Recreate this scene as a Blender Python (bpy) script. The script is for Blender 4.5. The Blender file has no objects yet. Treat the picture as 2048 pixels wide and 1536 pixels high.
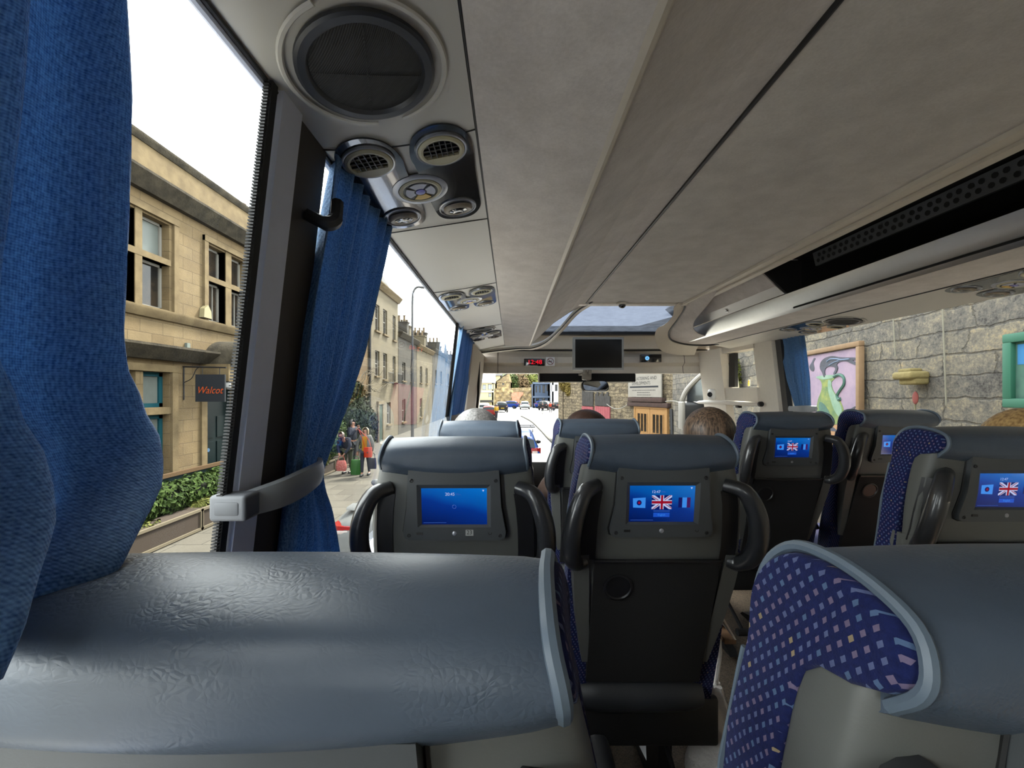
import bpy, bmesh, math, random
from mathutils import Vector, Matrix
random.seed(7)
# All coordinates are metres relative to the photographer's eye; at the very end everything is lifted so the road lies at z = 0.
EYE = 2.9            # eye height above the road
FLOOR = -1.25        # coach floor
F = 820.0            # focal length in pixels of the 2048 px frame
sc = bpy.context.scene
COL = sc.collection

# ---------------------------------------------------------------- camera, sky, sun, exposure
cam_data = bpy.data.cameras.new('camera')
cam_data.sensor_fit = 'HORIZONTAL'; cam_data.sensor_width = 36.0
cam_data.lens = F/2048*36.0
cam_data.shift_x = 2/2048; cam_data.shift_y = 19/2048
cam_data.clip_start = 0.02; cam_data.clip_end = 800
cam = bpy.data.objects.new('camera', cam_data); COL.objects.link(cam)
cam.location = (0, 0, 0); cam.rotation_euler = (math.pi/2, 0, 0)
sc.camera = cam

SKY = 12.0
world = bpy.data.worlds.new('overcast_sky'); sc.world = world; world.use_nodes = True
wn = world.node_tree.nodes; wl = world.node_tree.links
bg = wn['Background']; bg.inputs['Color'].default_value = (0.95, 0.975, 1.0, 1); bg.inputs['Strength'].default_value = SKY

sun_data = bpy.data.lights.new('hazy_sun', 'SUN'); sun_data.energy = 27.0; sun_data.angle = math.radians(9)
sun_data.color = (1.0, 0.93, 0.82)
sun = bpy.data.objects.new('hazy_sun', sun_data); COL.objects.link(sun)
_az, _el = math.radians(32), math.radians(52)
SUN_DIR = Vector((math.sin(_az)*math.cos(_el), math.cos(_az)*math.cos(_el), math.sin(_el)))
sun.rotation_euler = SUN_DIR.to_track_quat('Z', 'Y').to_euler()

sc.view_settings.view_transform = 'Standard'; sc.view_settings.look = 'None'
sc.view_settings.gamma = 1.0; sc.view_settings.use_curve_mapping = False
sc.view_settings.exposure = 0.0
sc.cycles.use_denoising = True
sc.cycles.max_bounces = 10; sc.cycles.diffuse_bounces = 6; sc.cycles.glossy_bounces = 4
sc.cycles.transparent_max_bounces = 16; sc.cycles.caustics_reflective = False; sc.cycles.caustics_refractive = False; sc.cycles.sample_clamp_indirect = 4.0

# ---------------------------------------------------------------- helpers
def lin(c):
    c = c/255.0
    return c/12.92 if c <= 0.04045 else ((c+0.055)/1.055)**2.4
GAIN = 1.0; SPECG = 1.0
def rgb(r, g, b): return (lin(r)*GAIN, lin(g)*GAIN, lin(b)*GAIN, 1.0)

class NT:
    """small wrapper to write node trees tersely"""
    def __init__(s, name):
        s.m = bpy.data.materials.new(name); s.m.use_nodes = True
        s.n = s.m.node_tree.nodes; s.l = s.m.node_tree.links
        s.b = s.n['Principled BSDF']; s.out = s.n['Material Output']
    def new(s, t, **kw):
        n = s.n.new(t)
        for k, v in kw.items(): setattr(n, k, v)
        return n
    def link(s, a, b): s.l.new(a, b)
    def val(s, node, key, v): node.inputs[key].default_value = v
    def coords(s, order='xyz', scale=(1, 1, 1)):
        tc = s.new('ShaderNodeTexCoord'); sp = s.new('ShaderNodeSeparateXYZ'); cb = s.new('ShaderNodeCombineXYZ')
        s.link(tc.outputs['Object'], sp.inputs[0])
        for i, a in enumerate(order):
            if a in 'xyz':
                o = sp.outputs['xyz'.index(a)]
                if scale[i] != 1:
                    mu = s.math('MULTIPLY', o, scale[i]); o = mu
                s.link(o, cb.inputs[i])
        return cb.outputs[0]
    def math(s, op, a, b=None, c=None):
        n = s.new('ShaderNodeMath', operation=op)
        for i, x in enumerate((a, b, c)):
            if x is None: continue
            if isinstance(x, (int, float)): n.inputs[i].default_value = x
            else: s.link(x, n.inputs[i])
        return n.outputs[0]
    def noise(s, vec, scale, detail=4, rough=0.55):
        n = s.new('ShaderNodeTexNoise'); n.inputs['Scale'].default_value = scale
        n.inputs['Detail'].default_value = detail; n.inputs['Roughness'].default_value = rough
        s.link(vec, n.inputs['Vector']); return n.outputs['Fac']
    def ramp(s, fac, stops, interp='LINEAR'):
        r = s.new('ShaderNodeValToRGB'); r.color_ramp.interpolation = interp
        e = r.color_ramp.elements
        while len(e) < len(stops): e.new(0.5)
        for el, (p, c) in zip(e, stops): el.position = p; el.color = c
        s.link(fac, r.inputs[0]); return r.outputs['Color']
    def mix(s, fac, a, b, mode='MIX'):
        n = s.new('ShaderNodeMix', data_type='RGBA', blend_type=mode)
        if isinstance(fac, (int, float)): n.inputs[0].default_value = fac
        else: s.link(fac, n.inputs[0])
        for i, x in ((6, a), (7, b)):
            if isinstance(x, tuple): n.inputs[i].default_value = x
            else: s.link(x, n.inputs[i])
        return n.outputs[2]
    def bump(s, h, strength=0.3, dist=0.01):
        n = s.new('ShaderNodeBump'); n.inputs['Strength'].default_value = strength; n.inputs['Distance'].default_value = dist
        s.link(h, n.inputs['Height']); s.link(n.outputs[0], s.b.inputs['Normal'])

def mat(name, c, rough=0.5, metal=0.0, var=None, bump=None, spec=0.5, coat=0.0, emit=None):
    """plain procedural material: colour, optional colour variation (scale, amount, colour2) and bump (scale, strength)"""
    t = NT(name); b = t.b
    b.inputs['Base Color'].default_value = rgb(*c); b.inputs['Roughness'].default_value = rough
    b.inputs['Metallic'].default_value = metal; b.inputs['Specular IOR Level'].default_value = spec*SPECG
    b.inputs['Coat Weight'].default_value = coat
    v = t.coords()
    if var is None: var = (40.0, 0.12, tuple(x*0.85 for x in c))
    n = t.noise(v, var[0]); r = t.ramp(n, ((0.35, (0, 0, 0, 1)), (0.65, (1, 1, 1, 1))))
    f = t.math('MULTIPLY', r, var[1])
    t.link(t.mix(f, rgb(*c), rgb(*var[2])), b.inputs['Base Color'])
    if bump:
        t.bump(t.noise(v, bump[0], 5), bump[1], bump[2] if len(bump) > 2 else 0.004)
    if emit:
        b.inputs['Emission Color'].default_value = rgb(*emit[0]); b.inputs['Emission Strength'].default_value = emit[1]
    return t.m

def glass(name, tint=(235, 240, 238), refl=0.9, rough=0.0, haze=0.0, hazecol=(200, 205, 210)):
    t = NT(name)
    tr = t.new('ShaderNodeBsdfTransparent'); tr.inputs[0].default_value = rgb(*tint)
    gl = t.new('ShaderNodeBsdfGlossy'); gl.inputs['Roughness'].default_value = rough; gl.inputs['Color'].default_value = (1, 1, 1, 1)
    fr = t.new('ShaderNodeFresnel'); fr.inputs[0].default_value = 1.45
    geo = t.new('ShaderNodeNewGeometry')
    fm = t.math('MULTIPLY', fr.outputs[0], refl)
    fm = t.math('MULTIPLY', fm, t.math('SUBTRACT', 1.0, geo.outputs['Backfacing']))
    mx = t.new('ShaderNodeMixShader'); t.link(fm, mx.inputs[0]); t.link(tr.outputs[0], mx.inputs[1]); t.link(gl.outputs[0], mx.inputs[2])
    res = mx.outputs[0]
    if haze:
        df = t.new('ShaderNodeBsdfTranslucent'); df.inputs[0].default_value = rgb(*hazecol)
        d2 = t.new('ShaderNodeBsdfDiffuse'); d2.inputs[0].default_value = rgb(*hazecol)
        ad = t.new('ShaderNodeMixShader'); ad.inputs[0].default_value = 0.5
        t.link(df.outputs[0], ad.inputs[1]); t.link(d2.outputs[0], ad.inputs[2])
        n = t.noise(t.coords(), 14.0, 6, 0.7); hz = t.math('MULTIPLY', n, haze*2)
        m2 = t.new('ShaderNodeMixShader'); t.link(hz, m2.inputs[0]); t.link(res, m2.inputs[1]); t.link(ad.outputs[0], m2.inputs[2])
        res = m2.outputs[0]
    t.n.remove(t.b); t.link(res, t.out.inputs[0])
    return t.m

class MB:
    """collects geometry for ONE mesh"""
    def __init__(s): s.v = []; s.f = []; s.mi = []; s.cur = 0
    def add(s, vs, fs, mi=None):
        o = len(s.v); s.v.extend([tuple(p) for p in vs])
        for f in fs: s.f.append(tuple(i+o for i in f)); s.mi.append(s.cur if mi is None else mi)
        return s
    def box(s, x0, x1, y0, y1, z0, z1, mi=None):
        v = [(x, y, z) for x in (x0, x1) for y in (y0, y1) for z in (z0, z1)]
        return s.add(v, [(0, 1, 3, 2), (4, 6, 7, 5), (0, 4, 5, 1), (2, 3, 7, 6), (0, 2, 6, 4), (1, 5, 7, 3)], mi)
    def rbox(s, x0, x1, y0, y1, z0, z1, r=0.01, seg=2, mi=None, M=None):
        bm = bmesh.new(); bmesh.ops.create_cube(bm, size=1)
        for v in bm.verts: v.co = Vector(((x0+x1)/2+v.co.x*(x1-x0), (y0+y1)/2+v.co.y*(y1-y0), (z0+z1)/2+v.co.z*(z1-z0)))
        bmesh.ops.bevel(bm, geom=list(bm.edges), offset=min(r, 0.49*min(abs(x1-x0), abs(y1-y0), abs(z1-z0))), segments=seg, affect='EDGES', profile=0.5)
        bm.verts.index_update()
        vs = [v.co.copy() for v in bm.verts]
        if M is not None: vs = [M @ p for p in vs]
        s.add(vs, [[v.index for v in f.verts] for f in bm.faces], mi); bm.free(); return s
    def loft(s, rings, caps=True, closed=True, mi=None, loop=False):
        n = len(rings[0]); vs = [p for r in rings for p in r]; fs = []
        m = len(rings)
        for i in range(m if loop else m-1):
            a, b = i*n, ((i+1) % m)*n
            for j in range(n if closed else n-1):
                k = (j+1) % n
                fs.append((a+j, a+k, b+k, b+j))
        if caps and not loop:
            fs.append(tuple(range(n-1, -1, -1))); fs.append(tuple(range((m-1)*n, m*n)))
        return s.add(vs, fs, mi)
    def tube(s, path, r, n=8, caps=True, loop=False, mi=None):
        P = [Vector(p) for p in path]; rings = []; up = None
        for i, p in enumerate(P):
            if loop: d = P[(i+1) % len(P)]-P[i-1]
            else: d = P[min(i+1, len(P)-1)]-P[max(i-1, 0)]
            d.normalize()
            if up is None:
                up = Vector((0, 0, 1)) if abs(d.z) < 0.9 else Vector((1, 0, 0))
            a = d.cross(up)
            if a.length < 1e-6: a = d.orthogonal()
            a.normalize(); b = a.cross(d); up = b
            rr = r[i] if isinstance(r, (list, tuple)) else r
            rings.append([p+a*math.cos(2*math.pi*k/n)*rr+b*math.sin(2*math.pi*k/n)*rr for k in range(n)])
        return s.loft(rings, caps=caps, loop=loop, mi=mi)
    def lathe(s, c, axis, prof, n=24, mi=None, sx=1.0, sy=1.0):
        ax = Vector(axis).normalized(); a = ax.orthogonal().normalized()
        if abs(ax.z) > 0.9: a = Vector((1, 0, 0))
        b = ax.cross(a); c = Vector(c)
        rings = [[c+ax*h+a*(max(r, 1e-5)*math.cos(2*math.pi*k/n)*sx)+b*(max(r, 1e-5)*math.sin(2*math.pi*k/n)*sy) for k in range(n)] for r, h in prof]
        return s.loft(rings, caps=True, mi=mi)
    def ell(s, c, r, nu=16, nv=10, mi=None, fn=None):
        rings = []
        for i in range(nv+1):
            t = math.pi*i/nv; st = max(math.sin(t), 1e-3)
            ring = []
            for k in range(nu):
                a = 2*math.pi*k/nu
                d = Vector((st*math.cos(a), st*math.sin(a), -math.cos(t)))
                q = 1.0 if fn is None else fn(d)
                ring.append((c[0]+r[0]*d.x*q, c[1]+r[1]*d.y*q, c[2]+r[2]*d.z*q))
            rings.append(ring)
        return s.loft(rings, caps=True, mi=mi)
    def prism(s, poly, axis, a, b, mi=None):
        """polygon of (u, v) pushed along an axis: 'x' -> (u, v) = (y, z); 'y' -> (x, z); 'z' -> (x, y)"""
        def p3(u, v, t): return {'x': (t, u, v), 'y': (u, t, v), 'z': (u, v, t)}[axis]
        n = len(poly); vs = [p3(u, v, a) for u, v in poly]+[p3(u, v, b) for u, v in poly]
        fs = [tuple(range(n-1, -1, -1)), tuple(range(n, 2*n))]+[(i, (i+1) % n, n+(i+1) % n, n+i) for i in range(n)]
        return s.add(vs, fs, mi)
    def grid(s, fn, nu, nv, mi=None):
        vs = [fn(i/nu, j/nv) for j in range(nv+1) for i in range(nu+1)]
        w = nu+1
        return s.add(vs, [(j*w+i, j*w+i+1, (j+1)*w+i+1, (j+1)*w+i) for j in range(nv) for i in range(nu)], mi)
    def holed(s, to3, us, vs, holes, depth, mi=None):
        us = sorted(set(list(us)+[h[0] for h in holes]+[h[1] for h in holes])); vs = sorted(set(list(vs)+[h[2] for h in holes]+[h[3] for h in holes]))
        for i in range(len(us)-1):
            for j in range(len(vs)-1):
                u, v = (us[i]+us[i+1])/2, (vs[j]+vs[j+1])/2
                if any(h[0] < u < h[1] and h[2] < v < h[3] for h in holes): continue
                s.add([to3(us[i], vs[j], 0), to3(us[i+1], vs[j], 0), to3(us[i+1], vs[j+1], 0), to3(us[i], vs[j+1], 0)], [(0, 1, 2, 3)], mi)
        for a, b, c, d in holes:
            q = [(a, c), (b, c), (b, d), (a, d)]
            for k in range(4):
                p, r = q[k], q[(k+1) % 4]
                s.add([to3(p[0], p[1], 0), to3(r[0], r[1], 0), to3(r[0], r[1], depth), to3(p[0], p[1], depth)], [(0, 1, 2, 3)], mi)
        return s
    def build(s, name, mats, parent=None, local=False, smooth=35, recalc=True):
        if not isinstance(mats, (list, tuple)): mats = [mats]
        vs = [Vector(p) for p in s.v]
        off = Vector((0, 0, 0))
        if parent is None:
            lo = [min(p[i] for p in vs) for i in range(3)]; hi = [max(p[i] for p in vs) for i in range(3)]
            off = Vector(((lo[0]+hi[0])/2, (lo[1]+hi[1])/2, lo[2]))
        elif not local:
            q = parent
            while q is not None: off += q.location; q = q.parent
        me = bpy.data.meshes.new(name)
        me.from_pydata([p-off for p in vs], [], s.f)
        for m in mats: me.materials.append(m)
        me.polygons.foreach_set('material_index', s.mi)
        if recalc:
            bm = bmesh.new(); bm.from_mesh(me); bmesh.ops.recalc_face_normals(bm, faces=bm.faces); bm.to_mesh(me); bm.free()
        if smooth:
            me.polygons.foreach_set('use_smooth', [True]*len(me.polygons))
            me.set_sharp_from_angle(angle=math.radians(smooth))
        me.update()
        o = bpy.data.objects.new(name, me); COL.objects.link(o)
        if parent is None: o.location = off
        else: o.parent = parent
        return o

def tag(o, label, cat, group=None):
    o['label'] = label; o['category'] = cat
    if group: o['group'] = group
    return o
def thing(name, label, cat, loc=(0, 0, 0), rot=(0, 0, 0), group=None):
    o = bpy.data.objects.new(name, None); o.empty_display_size = 0.1; COL.objects.link(o)
    o.location = loc; o.rotation_euler = rot
    return tag(o, label, cat, group)
def struct(o, label=None, cat=None):
    o['kind'] = 'structure'
    if label: o['label'] = label
    if cat: o['category'] = cat
    return o
def copy_tree(o, parent=None):
    c = o.copy(); COL.objects.link(c); c.parent = parent
    for ch in list(o.children): copy_tree(ch, c)
    return c
def superell(cx, cy, a, b, e, n, z):
    out = []
    for k in range(n):
        t = 2*math.pi*k/n; c, s_ = math.cos(t), math.sin(t)
        out.append((cx+a*math.copysign(abs(c)**(2/e), c), cy+b*math.copysign(abs(s_)**(2/e), s_), z))
    return out
def text_geo(body, size, shear=0.0, align='CENTER', sx=1.0):
    """flat lettering as (verts2d, faces)"""
    cu = bpy.data.curves.new('lettering', 'FONT'); cu.body = body; cu.size = size; cu.shear = shear
    cu.align_x = align; cu.align_y = 'CENTER'; cu.resolution_u = 3
    o = bpy.data.objects.new('lettering', cu); COL.objects.link(o)
    dg = bpy.context.evaluated_depsgraph_get(); e = o.evaluated_get(dg); me = e.to_mesh()
    vs = [(v.co.x*sx, v.co.y) for v in me.vertices]; fs = [tuple(p.vertices) for p in me.polygons]
    e.to_mesh_clear(); bpy.data.objects.remove(o); bpy.data.curves.remove(cu)
    return vs, fs
def px(x, y, Y):
    """point seen at photo pixel (x, y) at distance Y ahead of the eye"""
    return Vector(((x-1022)/F*Y, Y, (787-y)/F*Y))
def smooth_path(pts, n=6, closed=False):
    P = [Vector(p) for p in pts]; out = []
    m = len(P)
    for i in range(m if closed else m-1):
        p0 = P[i-1] if (closed or i > 0) else P[0]*2-P[1]
        p1, p2 = P[i], P[(i+1) % m]
        p3 = P[(i+2) % m] if (closed or i+2 < m) else p2*2-p1
        for k in range(n):
            t = k/n
            out.append(0.5*((2*p1)+(-p0+p2)*t+(2*p0-5*p1+4*p2-p3)*t*t+(-p0+3*p1-3*p2+p3)*t**3))
    if not closed: out.append(P[-1])
    return out
def interp(tab, z):
    """piecewise-linear lookup in [(key, value), ...] sorted by key"""
    if z <= tab[0][0]: return tab[0][1]
    for (a, va), (b, vb) in zip(tab, tab[1:]):
        if z <= b: return va+(vb-va)*(z-a)/(b-a)
    return tab[-1][1]
# ---------------------------------------------------------------- materials
def m_fabric():
    t = NT('dotted_moquette'); s = 0.0062
    v = t.coords('xyz'); sp = t.new('ShaderNodeSeparateXYZ'); t.link(v, sp.inputs[0])
    u = t.math('DIVIDE', t.math('ADD', sp.outputs[0], sp.outputs[1]), s*1.55); w = t.math('DIVIDE', sp.outputs[2], s*2.2)
    a = t.math('ADD', u, w); b = t.math('SUBTRACT', u, w)
    fa = t.math('ABSOLUTE', t.math('SUBTRACT', t.math('FRACT', a), 0.5)); fb = t.math('ABSOLUTE', t.math('SUBTRACT', t.math('FRACT', b), 0.5))
    d = t.math('MAXIMUM', fa, fb); dot = t.math('LESS_THAN', d, 0.21)
    cb = t.new('ShaderNodeCombineXYZ'); t.link(t.math('FLOOR', a), cb.inputs[0]); t.link(t.math('FLOOR', b), cb.inputs[1])
    wn_ = t.new('ShaderNodeTexWhiteNoise', noise_dimensions='3D'); t.link(cb.outputs[0], wn_.inputs['Vector'])
    dc = t.ramp(wn_.outputs['Value'], ((0.0, rgb(105, 115, 150)), (0.45, rgb(130, 115, 135)), (0.8, rgb(95, 120, 150)), (0.97, rgb(175, 155, 110))), 'CONSTANT')
    n = t.noise(v, 260, 3); base = t.mix(n, rgb(10, 15, 46), rgb(24, 33, 82))
    t.link(t.mix(t.math('MULTIPLY', dot, 0.5), base, dc), t.b.inputs['Base Color'])
    t.b.inputs['Roughness'].default_value = 0.95; t.b.inputs['Sheen Weight'].default_value = 0.05; t.b.inputs['Specular IOR Level'].default_value = 0.2
    t.bump(t.noise(v, 900, 2), 0.4, 0.001); return t.m
def m_leather():
    t = NT('grey_leatherette'); v = t.coords()
    n1 = t.noise(v, 34, 5, 0.6)
    vo = t.new('ShaderNodeTexVoronoi', feature='DISTANCE_TO_EDGE'); vo.inputs['Scale'].default_value = 260
    wv = t.new('ShaderNodeVectorMath', operation='ADD'); nn = t.new('ShaderNodeTexNoise'); nn.inputs['Scale'].default_value = 40; t.link(v, nn.inputs['Vector'])
    sc_ = t.new('ShaderNodeVectorMath', operation='SCALE'); sc_.inputs['Scale'].default_value = 0.02; t.link(nn.outputs['Color'], sc_.inputs[0])
    t.link(v, wv.inputs[0]); t.link(sc_.outputs[0], wv.inputs[1]); t.link(wv.outputs[0], vo.inputs['Vector'])
    t.link(t.mix(n1, rgb(60, 70, 82), rgb(73, 83, 96)), t.b.inputs['Base Color'])
    t.b.inputs['Roughness'].default_value = 0.42; t.b.inputs['Specular IOR Level'].default_value = 0.45
    patch = t.ramp(t.noise(v, 9, 2), ((0.42, (0.12, 0.12, 0.12, 1)), (0.62, (1, 1, 1, 1))))
    h = t.math('MULTIPLY', t.math('ADD', t.math('MULTIPLY', vo.outputs['Distance'], 1.5), t.math('MULTIPLY', t.noise(v, 150, 4), 0.8)), patch)
    t.bump(h, 0.4, 0.0013); return t.m
def m_curtain():
    t = NT('blue_curtain_cloth'); v = t.coords()
    w1 = t.new('ShaderNodeTexWave', bands_direction='Z'); w1.inputs['Scale'].default_value = 160; w1.inputs['Distortion'].default_value = 1.5; t.link(v, w1.inputs['Vector'])
    w2 = t.new('ShaderNodeTexWave', bands_direction='Y'); w2.inputs['Scale'].default_value = 160; w2.inputs['Distortion'].default_value = 1.5; t.link(v, w2.inputs['Vector'])
    wv = t.math('MULTIPLY', t.math('ADD', w1.outputs['Fac'], w2.outputs['Fac']), 0.5)
    n = t.ramp(t.noise(v, 330, 3), ((0.35, (0, 0, 0, 1)), (0.68, (1, 1, 1, 1)))); f = t.math('ADD', t.math('MULTIPLY', wv, 0.45), t.math('MULTIPLY', n, 0.55))
    c = t.mix(f, rgb(36, 78, 124), rgb(122, 164, 204))
    t.link(c, t.b.inputs['Base Color']); t.b.inputs['Roughness'].default_value = 0.75; t.b.inputs['Sheen Weight'].default_value = 0.3
    t.bump(wv, 0.3, 0.001)
    tl = t.new('ShaderNodeBsdfTranslucent'); t.link(c, tl.inputs[0])
    mx = t.new('ShaderNodeMixShader'); mx.inputs[0].default_value = 0.38
    t.link(t.b.outputs[0], mx.inputs[1]); t.link(tl.outputs[0], mx.inputs[2]); t.link(mx.outputs[0], t.out.inputs[0]); return t.m
def m_felt(name, c1, c2, sc1=9):
    t = NT(name); v = t.coords(); n = t.noise(v, sc1, 8, 0.65); n2 = t.noise(v, 160, 3)
    f = t.math('ADD', t.math('MULTIPLY', n, 0.7), t.math('MULTIPLY', n2, 0.3))
    t.link(t.ramp(f, ((0.38, rgb(*c1)), (0.62, rgb(*c2)))), t.b.inputs['Base Color']); t.b.inputs['Roughness'].default_value = 0.9
    t.b.inputs['Sheen Weight'].default_value = 0.2
    t.bump(t.noise(v, 220, 4), 0.35, 0.0015); return t.m
def m_ashlar(name, order, c1, c2, mortar, bw=0.62, bh=0.26, grime=0.35, squash=1.0, msize=0.006):
    t = NT(name); v = t.coords(order); br = t.new('ShaderNodeTexBrick'); t.link(v, br.inputs['Vector'])
    br.inputs['Scale'].default_value = 1.0; br.inputs['Brick Width'].default_value = bw; br.inputs['Row Height'].default_value = bh
    br.inputs['Mortar Size'].default_value = msize; br.inputs['Mortar Smooth'].default_value = 0.3
    br.inputs['Color1'].default_value = rgb(*c1); br.inputs['Color2'].default_value = rgb(*c2); br.inputs['Mortar'].default_value = rgb(*mortar)
    n = t.noise(v, 1.3, 8, 0.7); g = t.math('MULTIPLY', t.ramp(n, ((0.42, (0, 0, 0, 1)), (0.68, (1, 1, 1, 1)))), grime)
    c = t.mix(g, br.outputs['Color'], rgb(*[x*0.55 for x in c2]))
    n2 = t.noise(v, 30, 5); c = t.mix(t.math('MULTIPLY', n2, 0.25), c, rgb(*[min(255, x*1.12) for x in c1]))
    t.link(c, t.b.inputs['Base Color']); t.b.inputs['Roughness'].default_value = 0.92; t.b.inputs['Specular IOR Level'].default_value = 0.2
    t.bump(t.math('ADD', t.math('MULTIPLY', br.outputs['Fac'], -0.8), t.math('MULTIPLY', n2, 0.5)), 0.5, 0.02); return t.m
def m_rubble(name, order, stops, mortar, sx=2.2, sz=5.0, rnd=0.9):
    t = NT(name); v = t.coords(order)
    nz = t.new('ShaderNodeTexNoise'); nz.inputs['Scale'].default_value = 2.4; nz.inputs['Detail'].default_value = 5; t.link(v, nz.inputs['Vector'])
    sc_ = t.new('ShaderNodeVectorMath', operation='SCALE'); sc_.inputs['Scale'].default_value = 0.16; t.link(nz.outputs['Color'], sc_.inputs[0])
    ad = t.new('ShaderNodeVectorMath', operation='ADD'); t.link(v, ad.inputs[0]); t.link(sc_.outputs[0], ad.inputs[1])
    mp = t.new('ShaderNodeMapping'); mp.inputs['Scale'].default_value = (sx, sz, 1); t.link(ad.outputs[0], mp.inputs[0])
    v1 = t.new('ShaderNodeTexVoronoi', voronoi_dimensions='2D'); v1.inputs['Scale'].default_value = 1; v1.inputs['Randomness'].default_value = rnd; t.link(mp.outputs[0], v1.inputs['Vector'])
    v2 = t.new('ShaderNodeTexVoronoi', voronoi_dimensions='2D', feature='DISTANCE_TO_EDGE'); v2.inputs['Scale'].default_value = 1; v2.inputs['Randomness'].default_value = rnd; t.link(mp.outputs[0], v2.inputs['Vector'])
    sp = t.new('ShaderNodeSeparateColor'); t.link(v1.outputs['Color'], sp.inputs[0])
    c = t.ramp(sp.outputs[0], stops)
    n = t.noise(v, 6, 8, 0.7); c = t.mix(t.math('MULTIPLY', t.ramp(n, ((0.4, (0, 0, 0, 1)), (0.7, (1, 1, 1, 1)))), 0.55), c, stops[0][1])
    n3 = t.noise(v, 22, 6, 0.7); c = t.mix(t.math('MULTIPLY', t.ramp(n3, ((0.5, (0, 0, 0, 1)), (0.72, (1, 1, 1, 1)))), 0.6), c, stops[-1][1])
    e = t.ramp(v2.outputs['Distance'], ((0.0, (1, 1, 1, 1)), (0.05, (0, 0, 0, 1))))
    c = t.mix(t.math('MULTIPLY', e, 0.55), c, rgb(*mortar))
    t.link(c, t.b.inputs['Base Color']); t.b.inputs['Roughness'].default_value = 0.95; t.b.inputs['Specular IOR Level'].default_value = 0.15
    t.bump(t.math('ADD', t.math('MULTIPLY', e, -1.0), t.math('MULTIPLY', n3, 1.0)), 0.9, 0.06); return t.m
def m_coursed(name, order, cols, mortar, bw=0.5, bh=0.2, warp=0.12, msize=0.012, rough_=1.0):
    """rough courses of uneven stones"""
    t = NT(name); v = t.coords(order)
    nz = t.new('ShaderNodeTexNoise'); nz.inputs['Scale'].default_value = 1.7; nz.inputs['Detail'].default_value = 6; nz.inputs['Roughness'].default_value = 0.65; t.link(v, nz.inputs['Vector'])
    sb = t.new('ShaderNodeVectorMath', operation='SUBTRACT'); sb.inputs[1].default_value = (0.5, 0.5, 0.5); t.link(nz.outputs['Color'], sb.inputs[0])
    ml = t.new('ShaderNodeVectorMath', operation='MULTIPLY'); ml.inputs[1].default_value = (warp*3, warp, 0); t.link(sb.outputs[0], ml.inputs[0])
    ad = t.new('ShaderNodeVectorMath', operation='ADD'); t.link(v, ad.inputs[0]); t.link(ml.outputs[0], ad.inputs[1])
    br = t.new('ShaderNodeTexBrick'); br.offset = 0.41; br.squash = 1.6; br.squash_frequency = 3; t.link(ad.outputs[0], br.inputs['Vector'])
    br.inputs['Scale'].default_value = 1.0; br.inputs['Brick Width'].default_value = bw; br.inputs['Row Height'].default_value = bh
    br.inputs['Mortar Size'].default_value = msize; br.inputs['Mortar Smooth'].default_value = 0.6; br.inputs['Bias'].default_value = 0.0
    br.inputs['Color1'].default_value = (0, 0, 0, 1); br.inputs['Color2'].default_value = (1, 1, 1, 1); br.inputs['Mortar'].default_value = (0.4, 0.4, 0.4, 1)
    n2 = t.noise(v, 4.5, 10, 0.75); n3 = t.noise(v, 21, 8, 0.78)
    n4 = t.noise(v, 55, 4, 0.7)
    f = t.math('ADD', t.math('MULTIPLY', br.outputs['Color'], 0.20), t.math('ADD', t.math('MULTIPLY', n2, 1.25), t.math('MULTIPLY', n3, 1.25)))
    f = t.math('ADD', t.math('SUBTRACT', f, 1.14), t.math('MULTIPLY', n4, 0.7))
    c = t.ramp(f, cols); c = t.mix(t.math('MULTIPLY', t.math('MULTIPLY', br.outputs['Fac'], n2), 0.9), c, rgb(*mortar))
    t.link(c, t.b.inputs['Base Color']); t.b.inputs['Roughness'].default_value = 0.95; t.b.inputs['Specular IOR Level'].default_value = 0.12
    t.bump(t.math('ADD', t.math('MULTIPLY', br.outputs['Fac'], -1.0), t.math('ADD', t.math('MULTIPLY', n3, 1.2*rough_), t.math('MULTIPLY', n2, 1.0))), 0.9, 0.05); return t.m
def m_leaf(name, c1, c2):
    t = NT(name); gi = t.new('ShaderNodeNewGeometry'); n = t.noise(t.coords(), 5, 3)
    r = t.math('ADD', t.math('MULTIPLY', gi.outputs['Random Per Island'], 0.7), t.math('MULTIPLY', n, 0.3))
    t.link(t.mix(r, rgb(*c1), rgb(*c2)), t.b.inputs['Base Color']); t.b.inputs['Roughness'].default_value = 0.7; t.b.inputs['Specular IOR Level'].default_value = 0.04; return t.m
def m_emit(name, stops=None, col=None, strength=1.0):
    t = NT(name)
    t.b.inputs['Base Color'].default_value = (0.005, 0.005, 0.01, 1); t.b.inputs['Roughness'].default_value = 0.12
    if stops:
        v = t.coords(); sp = t.new('ShaderNodeSeparateXYZ'); t.link(v, sp.inputs[0])
        n = t.new('ShaderNodeTexNoise'); n.inputs['Scale'].default_value = 9; n.inputs['Detail'].default_value = 1; t.link(v, n.inputs['Vector'])
        f = t.math('ADD', t.math('MULTIPLY', sp.outputs[2], 9.0), t.math('MULTIPLY', n.outputs['Fac'], 0.35))
        f = t.math('ADD', f, t.math('MULTIPLY', sp.outputs[0], 2.2)); f = t.math('SUBTRACT', f, 8.72)
        t.link(t.ramp(f, stops), t.b.inputs['Emission Color'])
    else: t.b.inputs['Emission Color'].default_value = rgb(*col)
    t.b.inputs['Emission Strength'].default_value = strength; return t.m

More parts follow.
